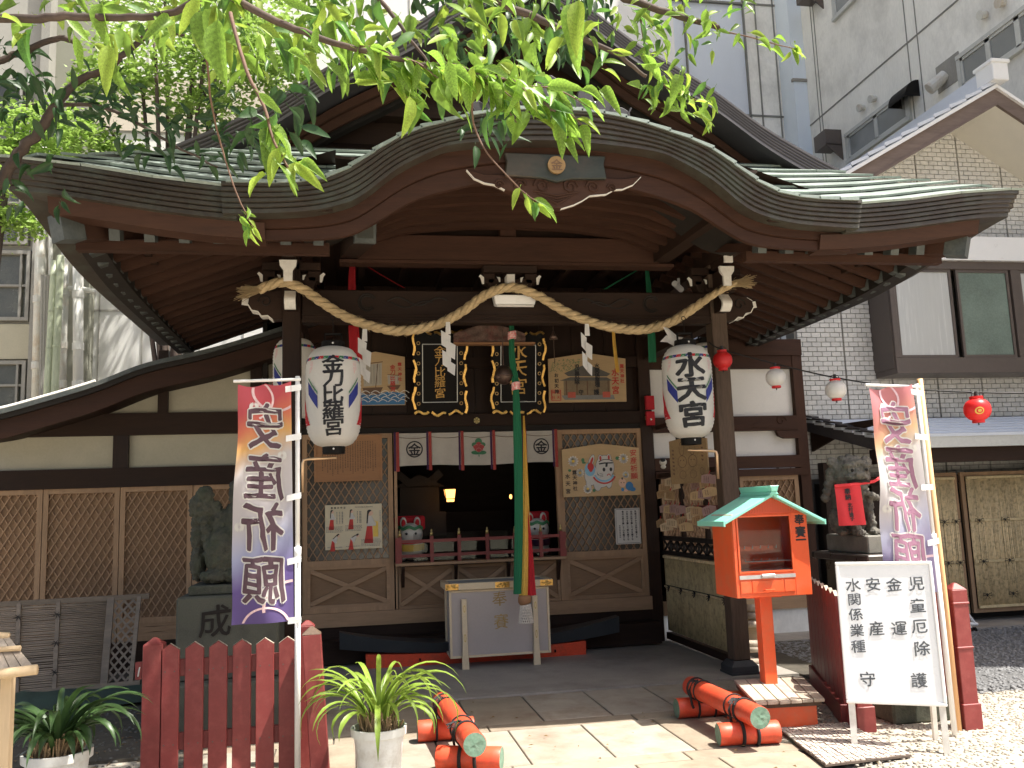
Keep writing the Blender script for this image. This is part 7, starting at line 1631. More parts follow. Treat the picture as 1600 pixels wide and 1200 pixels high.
for c, h in ((f0, .84), (f1+V((.02, 0, 0)), .90)):
    mb = MB(); mb.box(c.x-.055, c.x+.055, c.y-.05, c.y+.05, .0, h-.025); mb.box(c.x-.065, c.x+.065, c.y-.06, c.y+.06, 0, .16); mb.box(c.x-.06, c.x+.06, c.y-.055, c.y+.055, .5, .515); mb.box(c.x-.06, c.x+.06, c.y-.055, c.y+.055, h-.12, h-.105); mb.hexa([(c.x-.055, c.y-.05, h-.025), (c.x+.055, c.y-.05, h-.025), (c.x+.055, c.y+.05, h-.025), (c.x-.055, c.y+.05, h-.025)], [(c.x-.01, c.y-.01, h+.015), (c.x+.01, c.y-.01, h+.015), (c.x+.01, c.y+.01, h+.015), (c.x-.01, c.y+.01, h+.015)]); mb.build('post', M['red'], T, bev=.004)
mb = MB(); mb.bar(f0+V((0, .02, .24)), f1+V((0, .02, .24)), .03, .09); mb.bar(f0+V((0, .03, .72)), f1+V((0, .03, .72)), .03, .08); mb.build('rail', M['red'], T, bev=.003)
# ---- banners
def banner(pole0, pole1, TL, TR, BR, BL, Y_, lab, seed, m, tabs, polem='white', ydl=0):
    T = thing('prayer_banner', lab, 'banner', tuple(at(*pole1, Y=Y_)), 'printed prayer banners')
    a, b_ = at(*pole0, Y=Y_), at(*pole1, Y=Y_)
    mb = MB(); mb.tube([a, a+(b_-a)*.45], .0135, 10); mb.tube([a+(b_-a)*.45, b_], .017, 10); mb.tube([a+(b_-a)*.44, a+(b_-a)*.47], .021, 10); mb.build('pole', M['white'], T, smooth=True)
    c = [at(*q, Y=Y_-.02) for q in (TL, TR, BR, BL)]
    mb = MB(); tl = c[0]+V((-.03, 0, .02)); mb.tube([tl, a+V((.02, -.01, -.02))], .009, 8); mb.build('top_bar', M['white'], T)
    W_ = (c[1]-c[0]).length; H_ = (c[0]-c[3]).length
    def cl(u, v, e=0):   # v: 0 bottom, 1 top
        p = (c[3]*(1-u)+c[2]*u)*(1-v)+(c[0]*(1-u)+c[1]*u)*v
        k = sin(u*pi*.5); q_ = 1 if seed == 1 else .55; f = q_*(.035*sin(v*6+u*3+seed)*(1-u)*(1-v*.6)+.018*sin(v*17+u*5+seed)*(1-u))+.012*sin(u*7+v*3+seed)
        sag = -.018*abs(sin(u*pi*2))*max(0, 1-(1-v)*12)
        return p+V((.006*sin(v*9+seed)*(1-u), f-e, sag))
    mb = MB(); NU, NV = 16, 60; mb.grid(lambda u, v: cl(u, v), NU, NV); o = mb.build('banner_cloth', m, T, smooth=True)
    uv = o.data.uv_layers.new(name='uv')
    for poly_ in o.data.polygons:
        for li in poly_.loop_indices:
            vi = o.data.loops[li].vertex_index; uv.data[li].uv = ((vi//(NV+1))/NU, (vi % (NV+1))/NV)
    ar = W_/H_
    chars = '安産祈願'
    pos = [.815, .605, .395, .175]
    def flip(ms, e, bold, name, mt): return write([(ch, .5+.02*(i % 2), pos[i], (-.74*1.0, .74*ar*1.3)) for i, ch in enumerate(chars)], lambda u, v: cl(u, v, e), mt, T, name, bold, 1, .055)
    flip(0, .006, .045, 'character_outline', M['paper'] if seed == 1 else M['lwht']); flip(0, .009, .016, 'lettering', mat('plum print %d' % seed, (.10,.055,.07) if seed == 1 else (.30,.15,.22), .8, .1))
    mb = MB()
    for (u, v, r, a0, a1) in ((.25, .93, .42, -1.2, 1.6), (.75, .98, .5, 2.6, 5.3), (.55, -.02, .40, .3, 2.9), (1.0, .06, .5, 1.2, 3.3)):
        disc(mb, lambda x, y: cl(min(max(x, 0.01), .99), min(max(y, .004), .996), .004), u, v, r, r*.9, 30, ar, a0, a1)
    each(mb, 'swirl_print', mat('pale swirl print %d' % seed, (.80,.55,.55) if seed == 1 else (.85,.6,.66), .8), T)
    for u, v in ((.30, .90), (.82, .685), (.78, .13), (.12, .40)):
        mb = MB()
        for k in range(16): t = k*pi/8; stroke(mb, lambda x, y: cl(min(max(x, 0.01), .99), y, .007), [(u+.03*cos(t), v+.03*ar*sin(t)), (u+.085*cos(t), v+.085*ar*sin(t))], .012)
        mb.build('chrysanthemum_print', M['paper'], T)
    for t in tabs:
        p = a+(b_-a)*t; v = 1-(a.z-p.z-.02)/H_; e = cl(.99, min(max(v, 0), 1)); mb = MB(); mb.tube([e+V((-.02, 0, 0)), p+V((.0, -.02, 0)), p+V((.022, 0, 0))], .002, 4); mb.hexa([e+V((-.03, -.004, -.018)), p+V((.022, -.024, -.018)), p+V((.022, -.02, -.018)), e+V((-.03, 0, -.018))], [e+V((-.03, -.004, .018)), p+V((.022, -.024, .018)), p+V((.022, -.02, .018)), e+V((-.03, 0, .018))]); mb.build('pole_tab', M['white'], T)
    return T
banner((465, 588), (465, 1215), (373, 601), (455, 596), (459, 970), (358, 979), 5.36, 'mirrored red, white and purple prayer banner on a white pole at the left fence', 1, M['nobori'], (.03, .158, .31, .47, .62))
banner((1432, 600), (1492, 1148), (1359, 606), (1424, 600), (1466, 925), (1384, 925), 5.2, 'red, white and purple prayer banner, colours lightened for sunlight, behind the whiteboard sign', 2, nobori_mat('banner cloth painted sunlit', .3), (.03, .16, .305, .46))  # paler ramp puts the sun on the right cloth into its colours
mb = MB(); mb.tube([at(1437, 592, Y=5.32), at(1478, 950, Y=5.32), (at(1490, 1060, Y=5.32).x, 5.32, 0)], .019, 10); tag(mb.build('wooden_pole', mat('orange wooden pole', (.72,.42,.2), .55, .15, 8, (1,1,.1)), smooth=True), 'orange wooden pole standing just behind the right banner pole', 'pole')
# ---- guardian lions
def remesh(mb, name, m, T, vox=.012, disp=.012, seed=0):
    o = mb.build(name, m, T); r = o.modifiers.new('r', 'REMESH'); r.mode = 'VOXEL'; r.voxel_size = vox; r.use_smooth_shade = True
    s = o.modifiers.new('s', 'SMOOTH'); s.iterations = 2; s.factor = .5
    dg = bpy.context.evaluated_depsgraph_get(); me = bpy.data.meshes.new_from_object(o.evaluated_get(dg)); o.modifiers.clear(); o.data = me
    for v in me.vertices:
        c = v.co; n_ = v.normal; v.co = c+n_*(disp*(vnoise(c.x*18+seed, c.y*18, c.z*18)*.6+.9*(abs(vnoise(c.x*40, c.y*40+seed, c.z*40))-.25)*2+.35*vnoise(c.x*95, c.y*95, c.z*95)))
    me.polygons.foreach_set('use_smooth', [True]*len(me.polygons))
    if not me.materials: me.materials.append(m)
    return o
def lionR():
    b = at(1345, 836, Y=6.55); s = .62/.62; k = (at(1335, 706, Y=6.55).z-b.z)/.68
    T = thing('guardian_lion', 'weathered stone guardian lion wearing a red bib, on a pedestal at right', 'statue', (b.x, 6.55, b.z), 'stone guardian lions')
    o = V((b.x-.02, 6.6, b.z)); P = lambda x, y, z: o+V((x, y, z))*k; mb = MB(); B = lambda x, y, z, rx, ry, rz: mb.ball(P(x, y, z), (rx*k, ry*k, rz*k), 16, 10)
    B(.04, .1, .2, .13, .17, .2); B(.02, .02, .33, .115, .12, .14); B(-.02, -.05, .50, .15, .13, .14)   # body chest head
    B(-.04, -.16, .47, .10, .075, .04); B(-.045, -.225, .488, .048, .035, .028); B(-.04, -.165, .395, .085, .06, .030); B(-.04, -.10, .43, .09, .06, .03)   # muzzle nose jaw
    for sd in (-1, 1):
        B(-.02+sd*.07, -.15, .565, .062, .045, .026, ); B(-.02+sd*.15, -.04, .60, .052, .028, .045); B(-.02+sd*.065, -.165, .525, .026, .02, .022); B(-.03+sd*.035, -.225, .465, .018, .015, .015)
        for q in range(5): a = .5*q-.3; B(-.02+sd*(.14+.01*q), -.01+.02*q, .53-.055*q, .04, .04, .036)
        B(.03+sd*.07, -.07, .24, .042, .045, .12); B(.03+sd*.07, -.09, .10, .036, .038, .09); B(.03+sd*.07, -.115, .028, .045, .065, .032)
        B(.05+sd*.12, .12, .12, .06, .11, .11); B(.04+sd*.13, .02, .03, .045, .07, .03)
        for q in range(3): B(.03+sd*.07-.025+.025*q, -.17, .022, .014, .02, .02)
    B(.04, .28, .28, .07, .05, .14)
    for q in range(9):
        t = -.3+q*.47; B(-.02+.15*cos(t), -.02+.03*sin(q), .50+.13*sin(t), .038, .045, .038)
    for q in range(6): B(-.08+.045*q, -.13, .35-.02*abs(q-2.5), .028, .03, .028)
    B(-.02, -.14, .585, .1, .05, .03)
    body = remesh(mb, 'lion_body', M['lion'], T, .008*k, .010, 1)
    for sd in (-1, 1):
        m = MB(); m.ball(P(-.02+sd*.063, -.182, .524), .013*k, 8, 6); m.build('eye', M['bk'], T)
    m = MB(); m.tube([P(-.14, -.19, .425), P(-.09, -.225, .435), P(-.04, -.235, .43), P(.01, -.225, .435), P(.06, -.19, .425)], .011*k, 5); m.build('mouth_line', M['bk'], T)
    m = MB(); tlb, brb = at(1304, 757, Y=6.37), at(1352, 820, Y=6.37)
    W_, H_ = brb.x-tlb.x, tlb.z-brb.z; cf = lambda u, v, e=0: V((tlb.x+W_*u+.012*(1-v), 6.38-.02*sin(u*pi)-.008*sin(u*9+v*2)-e, brb.z+H_*v-.012*(1-u)*v))
    m.grid(cf, 12, 12); bib = m.build('red_bib', M['lred'] if 0 else mat('sunlit red bib', (.72,.04,.05), .8, .08, 20, transl=.15), T, smooth=True)
    m = MB(); m.tube([cf(0, 1), cf(.5, 1)+V((0,-.01,0)), cf(1, 1), at(1366, 752, Y=6.42), at(1376, 746, Y=6.55)], .012, 6); m.build('bib_strap', mat('sunlit red strap', (.72,.04,.05), .8, .08, 20), T)
    write([('奉', .42, .84, (.2, .16)), ('納', .42, .70, (.2, .16)), ('北', .46, .50, (.16, .12)), ('村', .46, .39, (.16, .12)), ('操', .47, .27, (.16, .12)), ('子', .48, .16, (.16, .12))], lambda u, v: cf(u, v, .004), M['ink'], T, 'lettering', .03)
    m = MB(); z = b.z; m.box(o.x-.03, o.x+.32, 6.38, 7.0, z-.14, z); m.build('statue_plinth', M['granite'], T, bev=.01)
    P2 = thing('lion_pedestal', 'stepped dark granite pedestal under the bibbed guardian lion', 'pedestal', (o.x, 6.6, 0))
    m = MB(); m.box(3.82, 4.38, 6.25, 7.1, z-.20, z-.141); m.box(3.92, 4.3, 6.32, 7.05, .35, z-.20); m.build('pedestal_block', mat('polished dark granite', (.06,.05,.045), .3, .3, 8), P2, bev=.01)
    m = MB(); m.box(3.48, 4.0, 5.55, 6.2, 0, .20); m.box(3.92, 4.25, 6.202, 7.2, .0, .35); m.build('base_block', M['mossy'], P2, bev=.015)
lionR()
def lionL():
    b = at(330, 912, Y=7.2); k = (at(330, 754, Y=7.2).z-b.z)/.66
    T = thing('guardian_lion', 'dark mossy stone guardian lion in profile, half hidden by the left banner', 'statue', (b.x, 7.2, b.z), 'stone guardian lions')
    o = V((b.x+.06, 7.25, b.z)); P = lambda x, y, z: o+V((x, y, z))*k; mb = MB(); B = lambda x, y, z, rx, ry, rz: mb.ball(P(x, y, z), (rx*k, ry*k, rz*k), 16, 10)
    B(.06, .02, .22, .17, .14, .2); B(.14, 0, .40, .13, .12, .16); B(.2, -.03, .56, .12, .11, .12); B(.3, -.06, .53, .08, .08, .06); B(.02, -.08, .2, .11, .09, .16)
    B(-.12, -.02, .50, .085, .07, .10); B(-.14, -.0, .30, .05, .06, .12); B(-.15, 0, .40, .04, .05, .06); B(-.14, -.02, .13, .05, .07, .12); B(-.10, -.04, .58, .06, .05, .06); B(-.04, 0, .47, .05, .05, .07); B(.0, .0, .36, .09, .08, .12)
    for q in range(6): B(-.13+.012*q, -.07, .52-.055*q, .032, .03, .03)
    B(.12, -.12, .05, .1, .06, .05); B(.2, -.1, .2, .05, .05, .18); B(.22, -.14, .03, .06, .07, .035); B(.0, -.1, .05, .12, .08, .05); B(.1, -.02, .58, .05, .05, .1)
    remesh(mb, 'lion_body', M['mossy'], T, .010*k, .014, 5)
    m = MB(); m.box(at(296, 900, Y=7.05).x, o.x+.45, 7.0, 7.5, b.z-.07, b.z); m.build('statue_plinth', M['mossy'], T, bev=.01)
    P2 = thing('lion_pedestal', 'worn square stone pedestal with a carved character behind the left fence', 'pedestal', (o.x, 7.2, 0)); xl = at(275, 950, Y=6.9).x
    zt = b.z-.071; m = MB(); m.box(xl, xl+.72, 6.9, 7.6, .35, zt); m.box(xl-.12, xl+.95, 6.75, 7.75, 0, .35); m.build('pedestal_block', mat('shaded mossy granite block', (.105,.105,.08), .85, .35, 6, bump=.4, fine=120, dirt=(.05,.058,.04), dsc=3, damt=.8), P2, bev=.012)  # mossy granite, its colour also darkened for the shade on this pedestal
    m = MB(); write([('成', xl+.27, (zt+.55)/2+.02, .24)], plane_fn((0, 6.893, 0), (1,0,0), (0,0,1)), M['bk'], P2, 'carved_character', .012, 0, .03)
lionL()
# ---- leaning bamboo screen at left
T = thing('bamboo_screen', 'weathered bamboo screen panel leaning sideways at the left wing', 'screen', (-2, 8.5, 0))
a, b_, c, d = at(-40, 947, Y=8.75), at(226, 932, Y=8.75), at(212, 1068, Y=8.4), at(-40, 1092, Y=8.4)
S = lambda u, v, e=0: (d*(1-u)+c*u)*(1-v)+(a*(1-u)+b_*u)*v+V((0, -e, e*.3))
mb = MB(); rr = random.Random(12)
for i in range(46): v = .04+.92*i/45; mb.tube([S(0, v), S(.4, v+rr.uniform(-.006, .006)), S(.80, v)], .0078+rr.uniform(-.001, .001), 6)
o = mb.build('bamboo_rods', M['bambg'], T, smooth=True); o['kind'] = 'stuff'
for v in (.0, 1.0): mb = MB(); mb.bar(S(0, v, .01), S(1.03, v, .01), .03, .045); mb.build('frame_rail', M['bambg'], T)
for u in (.26, .49, .80, .97): mb = MB(); mb.bar(S(u+.0, 0, .015), S(u, 1, .015), .035 if u != .80 else .06, .02, up=(0,-1,0)); mb.build('frame_stile', M['bambg'], T)
for u in (.26, .49):
    for v in (.2, .52, .84):
        mb = MB(); p = S(u, v, .03)
        for k in range(6): t = k*1.1; mb.tube([p, p+V((.035*cos(t), -.012, .03*sin(t)-.005))], .003, 4)
        mb.build('cord_knot', M['blackm'], T)
lt = MB(); lattice(lt, .82, .955, .03, .97, 0, .055, .115, .016, .002)
mb = MB(); mb.v = [tuple(S(x, z, y+.01)) for x, y, z in lt.v]; mb.f = lt.f; o = mb.build('net_lattice', M['bambg'], T)
mb = MB(); mb.grid(lambda u, v: (-3.6+2.3*u, 8.0+.5*v, .03+.1*v+.03*vnoise(u*9, v*4)), 30, 6); tag(mb.build('green_sheet', M['tarp'], smooth=True), 'crumpled dark green sheet under the leaning bamboo screen', 'sheet')
# ---- little wooden roof at the left edge
T = thing('signpost_roof', 'small pale wooden signpost roof cut by the left edge', 'signpost', (-1.6, 3.9, 0))
YS = 4.0
mb = MB(); p = at(7, 1100, Y=YS); mb.box(p.x-.02, p.x+.022, YS, YS+.05, 0, at(7, 1057, Y=YS).z); mb.build('post', M['pale'], T, bev=.003)
E0, E1_ = at(-40, 1058, Y=YS-.08), at(58, 1046, Y=YS-.08); R0, R1_ = at(-40, 993, Y=YS+.1), at(14, 994, Y=YS+.1)
mb = MB(); mb.tube([E0, E1_], .02, 10); mb.build('log_eave', M['pale'], T, smooth=True)
mb = MB(); mb.tube([R0, R1_], .015, 8); mb.build('log_ridge', M['pale'], T, smooth=True)
for k in range(5):
    u0, u1 = k/5, (k+1)/5-.02; mb = MB(); a = [E0+(E1_-E0)*u0, E0+(E1_-E0)*u1, R0+(R1_-R0)*u1, R0+(R1_-R0)*u0]; mb.hexa([q+V((0,0,-.012)) for q in a], a); mb.build('roof_plank', M['old'], T)
mid = lambda u: (E0+(E1_-E0)*u)*.45+(R0+(R1_-R0)*u)*.55; mb = MB(); mb.tube([mid(0)+V((0,-.01,.012)), mid(1.0)+V((0,-.01,.012))], .011, 8); mb.build('roof_pole', M['pale'], T)
# ---- ground mat
T = thing('stone_net_mat', 'dark patterned net mat lying on the gravel under the whiteboard', 'mat', (2.9, 5.2, 0))
q4 = [g0(1214, 1142), g0(1322, 1136), g0(1425, 1186), g0(1290, 1202)]
mb = MB(); mb.hexa([p+V((0,0,.012)) for p in q4], [p+V((0,0,.024)) for p in q4]); mb.build('mat_backing', mat('mat joints', (.12,.09,.07), .9, .3, 20), T)
rr = random.Random(2); mb = MB(); nu, nv = 17, 15
for i in range(nu):
    for j in range(nv):
        Q = lambda u, v: (q4[3]*(1-u)+q4[2]*u)*(1-v)+(q4[0]*(1-u)+q4[1]*u)*v
        j_ = lambda: rr.uniform(-.004, .004)
        u0, u1, v0, v1 = i/nu+.006, (i+1)/nu-.006, j/nv+.006, (j+1)/nv-.006
        t = [Q(u0, v0), Q(u1, v0), Q(u1, v1), Q(u0, v1)]; h = .028+rr.uniform(0, .006); mb.hexa([p+V((j_(), j_(), .022)) for p in t], [p+V((j_()*.6, j_()*.6, h)) for p in t])
o = mb.build('mat_stones', M['mat_'], T); o['kind'] = 'stuff'
# ---- trolley foot and stacked rails
T = thing('caster_trolley', 'white tubular caster foot of a rack beside the bamboo doors', 'trolley', tuple(at(1515, 985, Y=8.9)))
pp = lambda x, y: at(x, y, Y=8.9)
mb = MB(); mb.tube([pp(1500, 935), pp(1500, 948)], .02, 8); mb.tube([pp(1500, 943), pp(1524, 975)], .016, 8); mb.tube([pp(1503, 962), pp(1517, 982)], .016, 8); mb.tube([pp(1503, 975), pp(1527, 975)], .018, 8); mb.build('tube_frame', M['white'], T)
for x in (1517, 1523): mb = MB(); c = pp(x, 984); mb.cyl(c-V((0.01,0,0)), c+V((.012,0,0)), .028, 12); mb.build('caster_wheel', M['black'], T)
T = thing('rail_stack', 'stack of grey round timber rails seen between the right post and red post', 'timber', tuple(at(1178, 1050, Y=7.9)))
for py in (950, 962, 975, 1006, 1014, 1034, 1044):
    a = at(1166, py, Y=7.9); mb = MB(); mb.tube([a, a+V((.16, .02, -.01))], .032, 10); mb.build('timber_rail', M['old'], T, smooth=True)
mb = MB(); a = at(1166, 1000, Y=7.98); mb.box(a.x, a.x+.14, 7.97, 7.99, .1, .9); mb.build('backing_board', M['palex'], T)
# small spout of the sign at far left of fence: house-number like red board
q0, q1, z0, z1 = rect(211, 1035, 221, 1062, 6.4); mb = MB(); mb.box(q0, q1, 6.4, 6.43, z0, z1); o = mb.build('red_tag', M['red']); tag(o, 'tiny red tag with white marks beside the left fence post', 'tag')
mb = MB(); mb.tube([(q0+.02, 6.395, z0+.02), (q0+.03, 6.395, z1-.03), (q1-.015, 6.395, z1-.05), (q1-.02, 6.395, z0+.02)], .004, 4); mb.build('white_mark', M['paper'], o)
# ================================================= TREES AND PLANTS
def leafmesh(name, m, w=.22, fold=.10, curl=.18, n=6):
    mb = MB(); vs = []; 
    for i in range(n+1):
        t = i/n; ww = w*sin(pi*min(1, t*1.02)**.82)*(1-.25*t) if 0 < t < 1 else .0; z = -curl*t*t
        if t > .8: ww = w*.9*((1-t)/.2)**1.3*.62
        vs += [(-ww, t, z+fold*ww*1.6), (0, t, z), (ww, t, z+fold*ww*1.6)]
    mb.add(vs, [(3*i, 3*i+1, 3*i+4, 3*i+3) for i in range(n)]+[(3*i+1, 3*i+2, 3*i+5, 3*i+4) for i in range(n)])
    mb.tube([(0, -.16, .02), (0, 0, 0)], .012, 3); me = bpy.data.meshes.new(name); me.from_pydata(mb.v, [], mb.f); me.materials.append(m); me.polygons.foreach_set('use_smooth', [True]*len(me.polygons)); return me
def leaf_material():
    m = M['leaf'].copy(); return m
LM = [leafmesh('leaf', M['leaf'], .19, .5, .22), leafmesh('leaf', M['leaf'], .21, .9, .5), leafmesh('leaf', M['leaf'], .17, .2, .1), leafmesh('leaf', M['leafy'], .18, .6, .3), leafmesh('leaf', M['leafm'], .2, .7, .35)]
def basis(d, nrm, s):
    d = d.normalized(); x = d.cross(nrm).normalized(); z = x.cross(d)
    return Matrix(((x.x*s, d.x*s, z.x*s, 0), (x.y*s, d.y*s, z.y*s, 0), (x.z*s, d.z*s, z.z*s, 0), (0, 0, 0, 1)))
TR = thing('cherry_tree', 'leafy cherry tree with sunlit drooping branches hanging in front of the shrine roof', 'tree', (-2.7, 2.6, 0))
rl = random.Random(77)
nparts = 0
STUFF = {'leaf': MB(), 'leafd': MB(), 'leafy': MB(), 'leafm': MB()}
def put_leaf(p, d, s, part=True, dark=False):
    global nparts
    nrm = V((rl.uniform(-.7, .7), -1+rl.uniform(-.4, .9), rl.uniform(-.2, 1.0))); d = V(d)
    if part and nparts < 285:
        o = bpy.data.objects.new('leaf', LM[rl.choice((0, 0, 1, 1, 2, 3, 3, 4))]); COL.objects.link(o); o.parent = TR
        o.matrix_basis = Matrix.Translation(V(p)-ORG[TR.name]) @ basis(d, nrm, s); nparts += 1
    else:
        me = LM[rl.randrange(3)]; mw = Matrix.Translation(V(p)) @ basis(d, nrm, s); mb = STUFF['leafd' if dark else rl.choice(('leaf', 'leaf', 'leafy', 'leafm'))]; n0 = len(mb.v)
        mb.v += [tuple(mw @ v.co) for v in me.vertices]; mb.f += [tuple(i+n0 for i in f.vertices) for f in me.polygons]
def branch(pts, r0, r1, m='bark', n=6):
    c = catmull([at(x, y, Y=Y_) for x, y, Y_ in pts], 6); k = len(c)
    c = [p+V((vnoise(i*.6, r0*50, 1), vnoise(i*.6, 2, r0*70), vnoise(i*.6, r0*90, 5)))*r0*.55 for i, p in enumerate(c)]
    mb = MB(); mb.tube(c, [r0+(r1-r0)*i/(k-1) for i in range(k)], n); mb.build('branch', M[m], TR, smooth=True); return c
def leaves_along(c, n, s, spread=.05, down=.8, part=True, dark=False, right=.35, t0=0, t1=1):
    for k in range(n):
        t = t0+(t1-t0)*(k+rl.random())/n; i = min(int(t*(len(c)-1)), len(c)-2); p = c[i].lerp(c[i+1], t*(len(c)-1)-i)
        q = p+V((rl.uniform(-1, 1), rl.uniform(-1, 1), rl.uniform(-1, .5)))*spread
        d = V((right+rl.uniform(-.8, .9), rl.uniform(-.6, .3), -down+rl.uniform(-.35, .65)))
        put_leaf(q, d, s*rl.uniform(.7, 1.2), part, dark)
def twigs(c, n, L_, s, per=5, part=True, dark=False, down=.7, right=.5, t0=0, t1=1):
    for k in range(n):
        t = t0+(t1-t0)*(k+.5+rl.uniform(-.3, .3))/n; i = min(int(t*(len(c)-1)), len(c)-2); p = c[i]; l = L_*rl.uniform(.6, 1.2)
        q = p+V((right*rl.uniform(.2, 1.2), rl.uniform(-.4, .3), -down*rl.uniform(.3, 1.1))).normalized()*l; m_ = (p+q)/2+V((0, 0, l*.12))
        mb = MB(); cc = catmull([p, m_, q], 4); mb.tube(cc, [.0035-.002*j/8 for j in range(len(cc))], 4); mb.build('twig', M['twig'], TR)
        for j in range(per):
            u = (j+.6)/per; b_ = cc[min(int(u*(len(cc)-1)), len(cc)-1)]; sd = -1 if j % 2 else 1
            put_leaf(b_, V((right*.6+sd*rl.uniform(.2, .7), rl.uniform(-.5, .3), -down*rl.uniform(.5, 1.2))), s*rl.uniform(.75, 1.15), part, dark)
# trunk and limbs outside the left edge
mb = MB(); mb.tube(catmull([(-2.75, 2.5, -.05), (-2.7, 2.6, 1.2), (-2.55, 2.7, 2.4), (-2.3, 2.8, 3.6), (-1.9, 3.0, 4.6), (-1.2, 3.3, 5.3)], 5), [.19-.0035*i for i in range(26)], 14); mb.build('trunk', M['bark'], TR, smooth=True)
def limb(a, b_, r0, r1, s=.3):
    mb = MB(); a, b_ = V(a), V(b_); c = catmull([a, a.lerp(b_, .35)+V((0, 0, s)), a.lerp(b_, .7)+V((0, 0, s*.8)), b_], 6); mb.tube(c, [r0+(r1-r0)*i/(len(c)-1) for i in range(len(c))], 8); mb.build('branch', M['bark'], TR, smooth=True)
b1 = branch([(-20, 30, 2.5), (60, 28, 2.45), (150, 27, 2.4), (260, 22, 2.35), (345, -20, 2.3)], .014, .009)
limb((-2.45, 2.75, 3.0), b1[0], .07, .014, .15)
b2 = branch([(300, -40, 2.7), (430, 32, 2.6), (520, 66, 2.55), (640, 96, 2.5), (730, 112, 2.45), (810, 135, 2.4), (870, 175, 2.35)], .013, .004)
limb((-2.0, 2.95, 4.3), b2[0], .06, .014, .2)
b3 = branch([(700, -50, 3.6), (800, 12, 3.6), (890, 50, 3.55), (960, 82, 3.5), (1010, 120, 3.5)], .024, .008)
b4 = branch([(930, -40, 4.2), (975, -4, 4.2), (1040, 18, 4.15), (1100, 35, 4.1), (1125, 42, 4.1)], .024, .014)
b5 = branch([(-10, 300, 4.6), (22, 248, 4.5), (60, 205, 4.45), (88, 165, 4.4), (118, 128, 4.4), (180, 100, 4.35), (240, 45, 4.3), (290, 55, 4.3)], .030, .010)
b6 = branch([(360, 20, 2.6), (385, 110, 2.5), (412, 165, 2.45), (428, 220, 2.42), (450, 262, 2.4)], .006, .003, 'twig')
b7 = branch([(752, 118, 2.5), (738, 160, 2.65), (742, 200, 2.75), (762, 240, 2.72), (790, 272, 2.7), (818, 300, 2.7), (842, 318, 2.7)], .004, .002, 'twig')
b8 = branch([(300, 22, 2.5), (322, 90, 2.7), (330, 160, 2.85), (345, 225, 3.0), (365, 290, 3.0), (380, 325, 3.0), (396, 355, 3.0)], .004, .002, 'twig')
b9 = branch([(88, 165, 4.4), (150, 165, 4.3), (210, 190, 4.2), (270, 225, 4.1), (340, 262, 4.0)], .012, .004)
b10 = branch([(-10, 98, 4.5), (40, 80, 4.5), (95, 60, 4.4), (120, 68, 4.4)], .02, .012)
b11 = branch([(1075, 28, 4.1), (1130, 48, 4.1), (1180, 60, 4.05), (1215, 70, 4.0), (1250, 78, 4.0)], .005, .0025, 'twig')
b12 = branch([(1000, 20, 4.15), (1010, 80, 4.1), (1035, 130, 4.1), (1070, 150, 4.1), (1100, 160, 4.1)], .006, .003, 'twig')
b13 = branch([(560, -40, 3.0), (610, 20, 3.0), (640, 60, 3.0), (680, 110, 3.0)], .01, .004)
limb((-1.3, 3.3, 5.2), b3[0], .09, .03, .6); limb((-1.3, 3.3, 5.3), b4[0], .08, .03, .8); limb((-2.5, 2.7, 2.9), b5[0], .06, .032, .1); limb((-1.6, 3.1, 4.9), b13[0], .05, .01, .4)
limb((-2.5, 2.75, 2.8), b10[0], .05, .02, .3)
# large single leaves
leaves_along(b2, 44, .095, .07, .7, right=.6, t0=.3)
twigs(b2, 11, .20, .095, 6, t0=.35, right=.9)
leaves_along(b1, 12, .10, .06, .8)
leaves_along(b6, 16, .11, .05, 1.0, right=.25, t0=.45)
leaves_along(b7, 8, .07, .02, .8, t0=.78)
leaves_along(b8, 8, .06, .02, .8, t0=.82)
leaves_along(b12, 40, .10, .10, .5, right=.2)
leaves_along(b4, 16, .10, .10, .5)
leaves_along(b11, 12, .085, .04, .3, t0=.2)
leaves_along(b3, 22, .12, .14, .6)
for (x, y, Y_, s) in ((895, 5, 2.15, .17), (905, 0, 2.1, .15), (340, 30, 2.1, .17), (330, 15, 2.15, .14), (170, 70, 2.3, .13), (178, 75, 2.35, .12), (160, 5, 2.4, .12), (50, 45, 2.5, .13), (640, 150, 2.4, .12), (700, 95, 2.3, .12)):
    put_leaf(at(x, y, Y=Y_), (rl.uniform(-.3, .2), -.1, -1), s)
for (x, y, Y_) in ((1100, 186, 4.1), (1110, 190, 4.1), (1096, 184, 4.1), (1240, 70, 4.0), (1245, 74, 4.0), (1236, 76, 4.0)): put_leaf(at(x, y, Y=Y_), (rl.uniform(-.6, .9), -.2, -.7), .09)
leaves_along(b2, 18, .10, .12, .5, right=.5, t1=.45)
# the many others, still geometry
def cloud(x0, y0, x1, y1, Ya, Yb, n, s, dark, down=.5, gap=.0, seed=0):
    k = 0
    while k < n:
        x, y = rl.uniform(x0, x1), rl.uniform(y0, y1)
        if vnoise(x*.013+seed, y*.016, seed) < gap: 
            if rl.random() < .8: continue
        put_leaf(at(x, y, Y=rl.uniform(Ya, Yb)), V((rl.uniform(-.8, .9), rl.uniform(-.6, .6), -down+rl.uniform(-.5, .6))), s*rl.uniform(.7, 1.2), False, dark); k += 1
cloud(0, -30, 560, 55, 2.6, 4.2, 150, .095, False, seed=1)
cloud(330, 20, 600, 110, 2.6, 3.4, 70, .095, False, .8, -.1, 2)
cloud(500, -40, 940, 60, 2.6, 4.2, 120, .10, False, .6, -.1, 3)
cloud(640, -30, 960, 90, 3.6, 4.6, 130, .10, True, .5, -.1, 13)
cloud(600, 50, 900, 140, 2.4, 3.2, 45, .11, False, .7, -.15, 4)
